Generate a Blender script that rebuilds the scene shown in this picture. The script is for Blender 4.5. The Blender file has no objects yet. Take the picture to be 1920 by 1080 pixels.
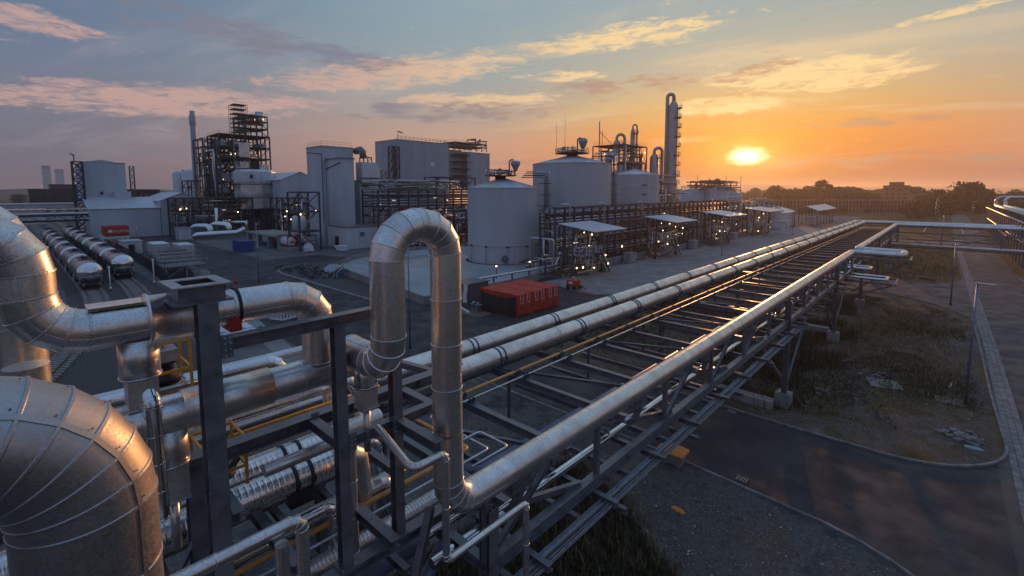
import bpy, math, random
from math import radians as R, sin, cos, tan, pi, hypot, sqrt, atan2
from mathutils import Vector as V, Matrix as M
random.seed(7)
S = bpy.context.scene
COL = S.collection

# ------------------------------------------------------------------ camera
HC = 14.3
cam = bpy.data.cameras.new('camera'); camo = bpy.data.objects.new('camera', cam); COL.objects.link(camo)
camo.location = (0, 0, HC)
camo.rotation_euler = (R(90) - math.atan(.0961), 0, R(42.8))
cam.sensor_width = 36; cam.lens = 36 * 880 / 1920
cam.shift_y = -97 / 1920
cam.clip_start = .05; cam.clip_end = 9000
S.camera = camo

# ------------------------------------------------------------------ light
SUN_AZ = R(16.5)      # left of +Y
SUN_EL = R(3.75)
sd = V((-sin(SUN_AZ) * cos(SUN_EL), cos(SUN_AZ) * cos(SUN_EL), sin(SUN_EL)))
sl = bpy.data.lights.new('sun', 'SUN'); so = bpy.data.objects.new('sun', sl); COL.objects.link(so)
sl.energy = 1.6; sl.angle = R(1.0); sl.color = (1, .42, .14)
so.rotation_euler = sd.to_track_quat('Z', 'Y').to_euler()
S.view_settings.view_transform = 'Standard'; S.view_settings.look = 'None'
S.view_settings.exposure = .2; S.view_settings.gamma = 1
S.view_settings.use_curve_mapping = False
S.render.engine = 'CYCLES'
S.cycles.max_bounces = 4; S.cycles.glossy_bounces = 3; S.cycles.diffuse_bounces = 2
S.cycles.transparent_max_bounces = 4; S.cycles.volume_bounces = 0

W = bpy.data.worlds.new('World'); S.world = W; W.use_nodes = True
nt = W.node_tree; nt.nodes.clear()
class NX:
    """tiny expression helper for a node tree"""
    def __init__(s, nt): s.nt = nt
    def n(s, t, **k):
        x = s.nt.nodes.new(t)
        for a, b in k.items(): setattr(x, a, b)
        return x
    def set(s, sock, v):
        if isinstance(v, bpy.types.NodeSocket): s.nt.links.new(v, sock)
        else: sock.default_value = v
    def m(s, op, a, b=0., c=0., clamp=False):
        x = s.n('ShaderNodeMath', operation=op, use_clamp=clamp)
        s.set(x.inputs[0], a); s.set(x.inputs[1], b)
        if op in ('MULTIPLY_ADD', 'SMOOTH_MIN', 'COMPARE'): s.set(x.inputs[2], c)
        return x.outputs[0]
    def mr(s, v, a, b, c=0., d=1., smooth=True):
        x = s.n('ShaderNodeMapRange', interpolation_type='SMOOTHSTEP' if smooth else 'LINEAR')
        s.set(x.inputs[0], v)
        for i, q in enumerate((a, b, c, d)): s.set(x.inputs[i + 1], q)
        return x.outputs[0]
    def mix(s, f, a, b, mode='MIX'):
        x = s.n('ShaderNodeMix', data_type='RGBA', blend_type=mode)
        s.set(x.inputs[0], f)
        for i, q in ((6, a), (7, b)):
            if isinstance(q, tuple): q = (*q, 1) if len(q) == 3 else q
            s.set(x.inputs[i], q)
        return x.outputs[2]
    def ramp(s, f, stops, interp='LINEAR'):
        x = s.n('ShaderNodeValToRGB'); cr = x.color_ramp; cr.interpolation = interp
        while len(cr.elements) > 1: cr.elements.remove(cr.elements[0])
        cr.elements[0].position = stops[0][0]; cr.elements[0].color = (*stops[0][1], 1)
        for p, c in stops[1:]:
            e = cr.elements.new(p); e.color = (*c, 1)
        s.set(x.inputs[0], f); return x.outputs[0]
    def noise(s, vec, scale, detail=4, rough=.5, dist=0.):
        x = s.n('ShaderNodeTexNoise'); s.set(x.inputs['Vector'], vec)
        x.inputs['Scale'].default_value = scale; x.inputs['Detail'].default_value = detail
        x.inputs['Roughness'].default_value = rough; x.inputs['Distortion'].default_value = dist
        return x.outputs[0]
    def comb(s, x_, y_, z_):
        x = s.n('ShaderNodeCombineXYZ')
        for i, q in enumerate((x_, y_, z_)): s.set(x.inputs[i], q)
        return x.outputs[0]
def srgb(*c):
    return tuple((v / 255 / 12.92) if v / 255 < .04045 else ((v / 255 + .055) / 1.055) ** 2.4 for v in c)

q = NX(nt)
tc = q.n('ShaderNodeTexCoord').outputs['Generated']
nrm = q.n('ShaderNodeVectorMath', operation='NORMALIZE'); q.set(nrm.inputs[0], tc)
sep = q.n('ShaderNodeSeparateXYZ'); q.set(sep.inputs[0], nrm.outputs[0])
dx, dy, dz = sep.outputs
el = q.m('MULTIPLY', q.m('ARCSINE', dz), 180 / pi)                 # elevation, degrees
rx = q.m('ADD', q.m('MULTIPLY', dx, -sin(SUN_AZ)), q.m('MULTIPLY', dy, cos(SUN_AZ)))   # toward the sun
ry = q.m('ADD', q.m('MULTIPLY', dx, cos(SUN_AZ)), q.m('MULTIPLY', dy, sin(SUN_AZ)))    # right of the sun
az = q.m('MULTIPLY', q.m('ARCTAN2', ry, rx), 180 / pi)             # degrees right of the sun
aa = q.m('ABSOLUTE', az)
e01 = q.m('DIVIDE', el, 90., clamp=True)
def st(*rows): return [(e / 90, srgb(*c)) for e, c in rows]
sunside = q.ramp(e01, st((0, (118, 74, 60)), (1.6, (150, 82, 50)), (3.2, (204, 108, 36)), (6, (220, 138, 50)), (9, (210, 166, 100)), (13, (184, 174, 148)), (18, (152, 166, 163)), (26, (142, 164, 176)), (50, (124, 150, 180)), (90, (112, 142, 182))))
midside = q.ramp(e01, st((0, (158, 122, 116)), (2.5, (188, 142, 124)), (5.5, (192, 152, 130)), (9, (170, 156, 146)), (13, (148, 158, 160)), (20, (136, 158, 168)), (30, (128, 154, 174)), (50, (118, 146, 180)), (90, (112, 142, 182))))
antiside = q.ramp(e01, st((0, (112, 104, 114)), (4, (114, 112, 126)), (8, (116, 118, 134)), (12, (106, 120, 142)), (18, (94, 118, 144)), (30, (98, 126, 164)), (50, (106, 136, 176)), (90, (112, 142, 182))))
backside = q.ramp(e01, st((0, (110, 110, 130)), (8, (112, 120, 146)), (20, (106, 126, 160)), (50, (106, 136, 176)), (90, (112, 142, 182))))
c = q.mix(q.mr(aa, 4., 34.), sunside, midside)
c = q.mix(q.mr(aa, 30., 72.), c, antiside)
c = q.mix(q.mr(aa, 75., 150.), c, backside)
# clouds lie on a far layer: coordinates on a plane overhead
pl = q.m('ADD', q.m('MAXIMUM', dz, 0.), .10)
cx = q.m('DIVIDE', ry, pl); cy = q.m('DIVIDE', rx, pl)
def band(vec, cen, hw):  # soft band
    return q.m('SUBTRACT', 1., q.mr(q.m('ABSOLUTE', q.m('SUBTRACT', vec, cen)), 0., hw))
# thin high streaks
v1 = q.comb(q.m('MULTIPLY', cx, .55), q.m('MULTIPLY', cy, 1.35), 2.)
n1 = q.noise(v1, 1.1, 5, .62, .5)
streak = q.m('MULTIPLY', q.mr(n1, .48, .74), q.mr(el, 1.5, 6.))
# puffed banks: fine noise in sky angles, gathered where the clouds of the evening stand
a2 = q.m('MULTIPLY', az, .06); e2 = q.m('MULTIPLY', el, .26)
v2 = q.comb(a2, q.m('ADD', e2, q.m('MULTIPLY', a2, -.15)), 5.3)
n2 = q.noise(v2, 5.6, 7, .72, .45)
def ell(ac, ec, hw, hh, tilt=0.):
    u = q.m('SUBTRACT', az, ac)
    w = q.m('DIVIDE', q.m('SUBTRACT', q.m('SUBTRACT', el, ec), q.m('MULTIPLY', u, tilt)), hh)
    return q.mr(q.m('ADD', q.m('POWER', q.m('DIVIDE', u, hw), 2.), q.m('POWER', w, 2.)), 0., 2.2, 1., 0.)
def anyof(L):
    o = L[0]
    for x_ in L[1:]: o = q.m('MAXIMUM', o, x_)
    return o
ML = anyof([ell(-14, 17.0, 11, 1.3, .07), ell(-40, 13.4, 14, 1.7, .13), ell(5, 11.6, 9, 1.7, -.04), ell(-2.5, 9.2, 6, 1.0), ell(-62, 8.6, 14, 1.5, .05), ell(-72, 14.2, 6, .9, -.1), ell(-31, 10.6, 10, .9, .02), ell(-20, 13.2, 5, .6), ell(17, 15.3, 5, .4, .1), ell(95, 12, 30, 2.5), ell(160, 14, 30, 3.), ell(-120, 13, 30, 3.)])
MD = anyof([ell(-33, 9.3, 12, 1.1, .03), ell(-16.6, 11.6, 5, 1.2), ell(-9.2, 12.2, 4.5, .9), ell(1, 12.4, 4.5, .8, .12), ell(11, 6.6, 7, .45), ell(10, 2.9, 9, .8), ell(-55, 15.5, 16, 1.6, -.1), ell(110, 9, 30, 2.), ell(-150, 10, 30, 2.)])
bank = q.mr(q.m('ADD', n2, q.m('MULTIPLY', ML, .30)), .60, .84)
v3 = q.comb(a2, q.m('ADD', q.m('ADD', e2, .10), q.m('MULTIPLY', a2, -.15)), 5.3)
n3 = q.noise(v3, 4.2, 6, .66, .3)
core = q.mr(q.m('ADD', n3, q.m('MULTIPLY', MD, .26)), .60, .84)
litc = q.mix(q.mr(aa, 8., 55.), srgb(246, 212, 152), srgb(196, 160, 150))
darkc = q.mix(q.mr(aa, 6., 50.), srgb(170, 138, 116), srgb(122, 122, 136))
strc = q.mix(q.mr(aa, 6., 60.), srgb(232, 202, 156), srgb(164, 154, 160))
c = q.mix(q.m('MULTIPLY', streak, .45), c, strc)
c = q.mix(q.m('MULTIPLY', bank, .85), c, litc)
c = q.mix(q.m('MULTIPLY', core, .82), c, darkc)
# horizon band of dull haze right of and below the sun
v4 = q.comb(q.m('MULTIPLY', az, .03), q.m('MULTIPLY', el, .55), 9.)
n4 = q.noise(v4, 1.6, 6, .55, .3)
lowb = q.m('MULTIPLY', q.mr(n4, .48, .62), q.m('SUBTRACT', 1., q.mr(el, 2.2, 5.2)))
c = q.mix(q.m('MULTIPLY', lowb, .45), c, q.mix(q.mr(aa, 4., 40.), srgb(170, 100, 66), srgb(146, 120, 124)))
# glow and disc of the sun
dotn = q.n('ShaderNodeVectorMath', operation='DOT_PRODUCT'); q.set(dotn.inputs[0], nrm.outputs[0]); dotn.inputs[1].default_value = sd
ang = q.m('MULTIPLY', q.m('ARCCOSINE', q.m('MINIMUM', dotn.outputs['Value'], 1.)), 180 / pi)
ang2 = q.m('SQRT', q.m('ADD', q.m('POWER', q.m('MULTIPLY', az, .72), 2.), q.m('POWER', q.m('MULTIPLY', q.m('SUBTRACT', el, 3.75), 1.35), 2.)))
front = q.mr(rx, .2, .5)
wob = q.m('ADD', ang2, q.m('MULTIPLY', q.m('SUBTRACT', q.noise(q.comb(q.m('MULTIPLY', az, .5), q.m('MULTIPLY', el, 1.1), 1.), 1.3, 5, .6), .5), 1.6))
g1 = q.m('MULTIPLY', q.m('POWER', 2.718, q.m('DIVIDE', wob, -2.1)), .95)
g2 = q.m('MULTIPLY', q.m('POWER', 2.718, q.m('DIVIDE', ang2, -9.)), .08)
disc = q.m('SUBTRACT', 1., q.mr(wob, .2, 1.8))
glow = q.n('ShaderNodeMix', data_type='RGBA', blend_type='ADD'); 
c = q.mix(q.m('MULTIPLY', g1, front), c, (1., .56, .08), 'ADD')
c = q.mix(q.m('MULTIPLY', g2, front), c, (1., .42, .08), 'ADD')
c = q.mix(q.m('MULTIPLY', disc, front), c, (2.2, 1.9, 1.15))
# below the horizon the far ground's tone
c = q.mix(q.mr(el, -1.2, -.1), srgb(62, 56, 56), c)
sky = q.n('ShaderNodeTexSky', sky_type='NISHITA', sun_disc=False, sun_elevation=SUN_EL, sun_rotation=-SUN_AZ, altitude=100., air_density=1., dust_density=3.)
bg1 = q.n('ShaderNodeBackground'); q.set(bg1.inputs[0], sky.outputs[0]); bg1.inputs[1].default_value = .05
bg2 = q.n('ShaderNodeBackground'); q.set(bg2.inputs[0], c); bg2.inputs[1].default_value = 1.0
mx = q.n('ShaderNodeMixShader'); mx.inputs[0].default_value = .93
nt.links.new(bg1.outputs[0], mx.inputs[1]); nt.links.new(bg2.outputs[0], mx.inputs[2])
wo = q.n('ShaderNodeOutputWorld'); nt.links.new(mx.outputs[0], wo.inputs[0])
W.cycles.sampling_method = 'MANUAL'; W.cycles.sample_map_resolution = 512

# ------------------------------------------------------------------ materials
MAT = {}
def mat(name, base, rough=.6, metal=0., var=.0, nscale=0., namt=.0, bump=0., bscale=20., emit=None, estr=0., col2=None, rvar=0., coords='Object', spec=.5, wave=None, stretch=None):
    m = bpy.data.materials.new(name); m.use_nodes = True; t = m.node_tree; t.nodes.clear(); x = NX(t)
    out = x.n('ShaderNodeOutputMaterial'); b = x.n('ShaderNodeBsdfPrincipled'); t.links.new(b.outputs[0], out.inputs[0])
    b.inputs['Metallic'].default_value = metal; b.inputs['Roughness'].default_value = rough
    b.inputs['Specular IOR Level'].default_value = spec
    cc = x.n('ShaderNodeRGB'); cc.outputs[0].default_value = (*base, 1); c = cc.outputs[0]
    vec = x.n('ShaderNodeTexCoord').outputs['Object'] if coords == 'Object' else x.n('ShaderNodeNewGeometry').outputs['Position']
    if stretch:
        mp = x.n('ShaderNodeMapping'); mp.inputs['Scale'].default_value = stretch; t.links.new(vec, mp.inputs[0]); vec = mp.outputs[0]
    if namt:
        n = x.noise(vec, nscale, 6, .6)
        f = x.mr(n, .32, .68)
        c = x.mix(f, tuple(v * (1 - namt) for v in base), col2 or tuple(min(1, v * (1 + namt)) for v in base))
        if rvar: x.set(b.inputs['Roughness'], x.m('MULTIPLY_ADD', f, rvar, rough - rvar / 2))
    if var:
        g = x.n('ShaderNodeNewGeometry').outputs['Random Per Island']
        oi = x.n('ShaderNodeObjectInfo').outputs['Random']
        rr = x.m('FRACT', x.m('ADD', g, oi))
        c = x.mix(1., c, x.ramp(rr, [(0, (1 - var,) * 3), (1, (1 + var * .4,) * 3)]), 'MULTIPLY')
    x.set(b.inputs['Base Color'], c)
    h = None
    if bump:
        h = x.noise(vec, bscale, 5, .6)
    if wave:
        w = x.n('ShaderNodeTexWave', wave_type='BANDS', bands_direction=wave[0]); w.inputs['Scale'].default_value = wave[1]
        x.set(w.inputs['Vector'], x.n('ShaderNodeTexCoord').outputs['Object'])
        bp0 = x.n('ShaderNodeBump'); bp0.inputs['Strength'].default_value = wave[2]; bp0.inputs['Distance'].default_value = wave[3]
        x.set(bp0.inputs['Height'], w.outputs['Fac'])
    if h is not None:
        bp = x.n('ShaderNodeBump'); bp.inputs['Strength'].default_value = bump; bp.inputs['Distance'].default_value = .02
        x.set(bp.inputs['Height'], h)
        if wave: t.links.new(bp0.outputs[0], bp.inputs['Normal'])
        t.links.new(bp.outputs[0], b.inputs['Normal'])
    elif wave: t.links.new(bp0.outputs[0], b.inputs['Normal'])
    if emit:
        b.inputs['Emission Color'].default_value = (*emit, 1); b.inputs['Emission Strength'].default_value = estr
        m.cycles.emission_sampling = 'NONE'
    MAT[name] = m; return m
# metal cladding: spangled sheet, dull
def cladding(name, base, rough, spangle=.18, var=.12, bump=.10, dirt=.25):
    m = bpy.data.materials.new(name); m.use_nodes = True; t = m.node_tree; t.nodes.clear(); x = NX(t)
    out = x.n('ShaderNodeOutputMaterial'); b = x.n('ShaderNodeBsdfPrincipled'); t.links.new(b.outputs[0], out.inputs[0])
    b.inputs['Metallic'].default_value = 1.
    pos = x.n('ShaderNodeTexCoord').outputs['Object']
    vo = x.n('ShaderNodeTexVoronoi'); vo.inputs['Scale'].default_value = 70.; x.set(vo.inputs['Vector'], pos)
    sv = x.n('ShaderNodeSeparateColor'); x.set(sv.inputs[0], vo.outputs['Color'])
    sp = x.mr(sv.outputs[0], 0., 1., 1 - spangle, 1 + spangle, False)
    big = x.noise(pos, 1.7, 6, .65)
    dm = x.mr(big, .35, .7, 1., 1 - dirt)
    g = x.n('ShaderNodeNewGeometry').outputs['Random Per Island']; oi = x.n('ShaderNodeObjectInfo').outputs['Random']
    rr = x.mr(x.m('FRACT', x.m('ADD', g, oi)), 0., 1., 1 - var, 1 + var * .5, False)
    mp = x.n('ShaderNodeMapping'); mp.inputs['Scale'].default_value = (9., 9., .8); x.set(mp.inputs[0], pos)
    stk = x.mr(x.noise(mp.outputs[0], 1.2, 4, .6), .55, .8, 1., 1 - dirt * .9)
    k = x.m('MULTIPLY', x.m('MULTIPLY', sp, x.m('MULTIPLY', dm, stk)), rr)
    cc = x.mix(1., base, x.comb(k, k, k), 'MULTIPLY')
    x.set(b.inputs['Base Color'], cc)
    rf = x.m('ADD', x.m('MULTIPLY', x.m('SUBTRACT', sv.outputs[1], .5), .12), x.mr(big, .3, .7, rough - .05, rough + .08))
    x.set(b.inputs['Roughness'], rf)
    bp = x.n('ShaderNodeBump'); bp.inputs['Strength'].default_value = bump * 1.6; bp.inputs['Distance'].default_value = .012
    x.set(bp.inputs['Height'], x.m('ADD', x.noise(pos, 5., 3, .5), x.m('MULTIPLY', sv.outputs[2], .03)))
    t.links.new(bp.outputs[0], b.inputs['Normal'])
    MAT[name] = m; return m
cladding('clad', (.80, .775, .74), .36)
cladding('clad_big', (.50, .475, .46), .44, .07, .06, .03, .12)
cladding('clad_rough', (.90, .87, .81), .40, .12, .08, .07)
cladding('clad_bright', (.80, .80, .80), .15, .05, .10, .12, .12)
cladding('clad_mid', (.78, .77, .75), .26, .04, .1, .02, .10)
cladding('clad_far', (.70, .69, .66), .34, .0, .15, .0, .15)
mat('lip', (.55, .54, .53), .30, 1.)
mat('steel', (.122, .127, .140), .36, .0, nscale=3., namt=.25, bump=.05, bscale=60, rvar=.2, spec=.7)
mat('steel_navy', (.028, .045, .085), .5, nscale=3., namt=.2)
mat('steel_black', (.022, .025, .032), .6)
mat('galv', (.55, .57, .60), .38, .9, nscale=6., namt=.15)
mat('galv_dull', (.36, .38, .40), .5, .5, nscale=6., namt=.2)
mat('blue_pipe', (.17, .21, .30), .36, .35, nscale=2., namt=.2)
mat('clamp', (.05, .085, .13), .5)
mat('yellow', (.62, .30, .03), .45, nscale=8., namt=.2)
mat('orange_pipe', (.70, .33, .08), .42, nscale=4., namt=.12)
mat('red', (.45, .03, .025), .5)
mat('black', (.012, .012, .013), .6)
mat('rubber', (.02, .02, .02), .8)
mat('white', (.75, .76, .78), .5)
mat('concrete', (.25, .245, .235), .85, nscale=.4, namt=.22, bump=.2, bscale=12., coords='pos')
mat('concrete_dark', (.13, .128, .125), .88, nscale=.25, namt=.3, bump=.2, bscale=12., coords='pos')
mat('slab', (.33, .36, .36), .55, nscale=.13, namt=.20, bump=.1, bscale=6., coords='pos', rvar=.3)
mat('kerb', (.22, .21, .20), .85, nscale=2., namt=.3, var=.15, coords='pos')
mat('tankpaint', (.54, .58, .64), .42, var=.05, nscale=1.3, namt=.12, stretch=(1, 1, .06), col2=(.50, .50, .50))
mat('tankroof', (.58, .62, .66), .4, .2, nscale=.6, namt=.1)
mat('panel_light', (.50, .54, .58), .5, nscale=.2, namt=.10, stretch=(1, 1, .15))
mat('panel_grey', (.37, .41, .46), .5, nscale=.2, namt=.10, stretch=(1, 1, .15))
mat('hull', (.62, .62, .62), .25, .9, nscale=.4, namt=.18)
mat('container', (.60, .055, .022), .5, nscale=1.2, namt=.22)
mat('paintwhite', (.62, .64, .66), .5, nscale=2., namt=.08)
mat('tarp', (.015, .015, .018), .45)
mat('sheet', (.70, .72, .76), .4)
mat('blue', (.02, .07, .22), .5, nscale=1., namt=.2)
mat('lamp_warm', (1, .7, .3), .5, emit=(1, .62, .25), estr=9.)
mat('lamp_white', (1, .95, .85), .5, emit=(1, .88, .68), estr=6.)
mat('lamp_strip', (1, .95, .85), .5, emit=(1, .86, .62), estr=1.6)
mat('rail', (.16, .10, .075), .45, .7)
mat('sleeper', (.30, .29, .27), .9, nscale=3., namt=.2)
mat('ballast', (.075, .07, .066), .95, nscale=9., namt=.5, bump=.8, bscale=18., coords='pos')
mat('bark', (.05, .04, .03), .9)
mat('leaf', (.035, .05, .018), .8, var=.5)
mat('leaf2', (.055, .06, .02), .8, var=.5)
mat('brick_far', (.16, .085, .07), .9, nscale=.3, namt=.2)
mat('facade', (.27, .19, .165), .8, nscale=.3, namt=.2)
mat('window', (.03, .035, .04), .15)
mat('orange_lid', (.85, .30, .05), .42)
mat('binbody', (.22, .22, .22), .6)
mat('green', (.05, .16, .04), .6)
mat('plank', (.16, .12, .09), .8, nscale=4., namt=.3)
mat('stone', (.22, .21, .20), .9, var=.5)
mat('grass_blade', (.085, .080, .034), .9, var=.55)
mat('grass_dry', (.26, .18, .085), .9, var=.5)
mat('hill', (.085, .08, .085), 1.)
def asphalt(name, base, dust, sc):
    m = bpy.data.materials.new(name); m.use_nodes = True; t = m.node_tree; t.nodes.clear(); x = NX(t)
    out = x.n('ShaderNodeOutputMaterial'); b = x.n('ShaderNodeBsdfPrincipled'); t.links.new(b.outputs[0], out.inputs[0])
    pos = x.n('ShaderNodeNewGeometry').outputs['Position']
    big = x.noise(pos, sc, 6, .6, .6); fine = x.noise(pos, 9., 5, .7)
    c = x.mix(x.mr(big, .42, .66), base, dust)
    k = x.mr(fine, .25, .75, .72, 1.28, False); c = x.mix(1., c, x.comb(k, k, k), 'MULTIPLY')
    vo = x.n('ShaderNodeTexVoronoi', feature='DISTANCE_TO_EDGE'); vo.inputs['Scale'].default_value = .16
    wv = x.n('ShaderNodeVectorMath', operation='ADD'); x.set(wv.inputs[0], pos)
    nv = x.n('ShaderNodeTexNoise'); nv.inputs['Scale'].default_value = .9; nv.inputs['Detail'].default_value = 6; x.set(nv.inputs['Vector'], pos)
    sc_ = x.n('ShaderNodeVectorMath', operation='SCALE'); x.set(sc_.inputs[0], nv.outputs['Color']); sc_.inputs['Scale'].default_value = 2.2
    x.set(wv.inputs[1], sc_.outputs[0]); x.set(vo.inputs['Vector'], wv.outputs[0])
    cr = x.m('MULTIPLY', x.m('SUBTRACT', 1., x.mr(vo.outputs['Distance'], .0, .006)), x.mr(big, .45, .55))
    c = x.mix(x.m('MULTIPLY', cr, .7), c, (.012, .011, .011))
    vp = x.n('ShaderNodeTexVoronoi'); vp.inputs['Scale'].default_value = 1.1; x.set(vp.inputs['Vector'], pos)
    sp = x.n('ShaderNodeSeparateColor'); x.set(sp.inputs[0], vp.outputs['Color'])
    fl = x.m('MULTIPLY', x.mr(sp.outputs[0], .93, .95), x.m('SUBTRACT', 1., x.mr(vp.outputs['Distance'], .02, .06)))
    c = x.mix(x.m('MULTIPLY', fl, .6), c, (.25, .24, .23))
    x.set(b.inputs['Base Color'], c); x.set(b.inputs['Roughness'], x.mr(x.noise(pos, .45, 5, .6), .35, .65, .52, .85))
    b.inputs['Specular IOR Level'].default_value = .4
    bp = x.n('ShaderNodeBump'); bp.inputs['Strength'].default_value = .35; bp.inputs['Distance'].default_value = .02
    x.set(bp.inputs['Height'], x.noise(pos, 30., 4, .6)); t.links.new(bp.outputs[0], b.inputs['Normal'])
    MAT[name] = m
asphalt('asphalt', (.034, .034, .038), (.050, .047, .048), .12)
asphalt('asphalt_old', (.058, .055, .059), (.088, .078, .078), .07)
# ground materials with mixed cover
def groundmat(name, cols, s1, s2, speck=0., speckcol=(.4, .39, .37), sscale=14., bump=.5):
    m = bpy.data.materials.new(name); m.use_nodes = True; t = m.node_tree; t.nodes.clear(); x = NX(t)
    out = x.n('ShaderNodeOutputMaterial'); b = x.n('ShaderNodeBsdfPrincipled'); t.links.new(b.outputs[0], out.inputs[0])
    b.inputs['Roughness'].default_value = .95; b.inputs['Specular IOR Level'].default_value = .2
    pos = x.n('ShaderNodeNewGeometry').outputs['Position']
    n1 = x.noise(pos, s1, 8, .62, .4); n2 = x.noise(pos, s2, 6, .65)
    c = x.ramp(x.m('ADD', x.m('MULTIPLY', n1, .8), x.m('MULTIPLY', n2, .2)), [(.40 + .20 * i / (len(cols) - 1), cc) for i, cc in enumerate(cols)])
    fine = x.noise(pos, 7., 6, .7)
    k = x.mr(fine, .25, .75, .55, 1.45, False)
    c = x.mix(1., c, x.comb(k, k, k), 'MULTIPLY')
    if speck:
        vo = x.n('ShaderNodeTexVoronoi'); vo.inputs['Scale'].default_value = sscale; x.set(vo.inputs['Vector'], pos)
        sv = x.n('ShaderNodeSeparateColor'); x.set(sv.inputs[0], vo.outputs['Color'])
        f = x.m('MULTIPLY', x.m('MULTIPLY', x.mr(sv.outputs[0], 1 - speck, 1 - speck + .04), x.mr(n2, .40, .60, .15, 1.)), x.m('SUBTRACT', 1., x.mr(vo.outputs['Distance'], .25, .45)))
        c = x.mix(f, c, speckcol)
    x.set(b.inputs['Base Color'], c)
    bp = x.n('ShaderNodeBump'); bp.inputs['Strength'].default_value = bump; bp.inputs['Distance'].default_value = .05
    x.set(bp.inputs['Height'], fine); t.links.new(bp.outputs[0], b.inputs['Normal'])
    MAT[name] = m
groundmat('g_field', [(.045, .045, .018), (.09, .075, .035), (.06, .06, .022), (.11, .085, .05)], .05, .5)
groundmat('g_rough', [(.062, .055, .024), (.12, .08, .042), (.125, .105, .09), (.10, .07, .038), (.16, .145, .13)], .13, 1.1, .12)
groundmat('g_gravel', [(.040, .044, .058), (.075, .075, .078), (.125, .118, .108), (.10, .088, .072), (.15, .14, .125)], .15, 1.5, .16, (.36, .35, .33), 13., .9)
groundmat('g_grassy', [(.045, .045, .016), (.09, .07, .028), (.13, .09, .045), (.07, .06, .025)], .5, 2., .04)

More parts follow.
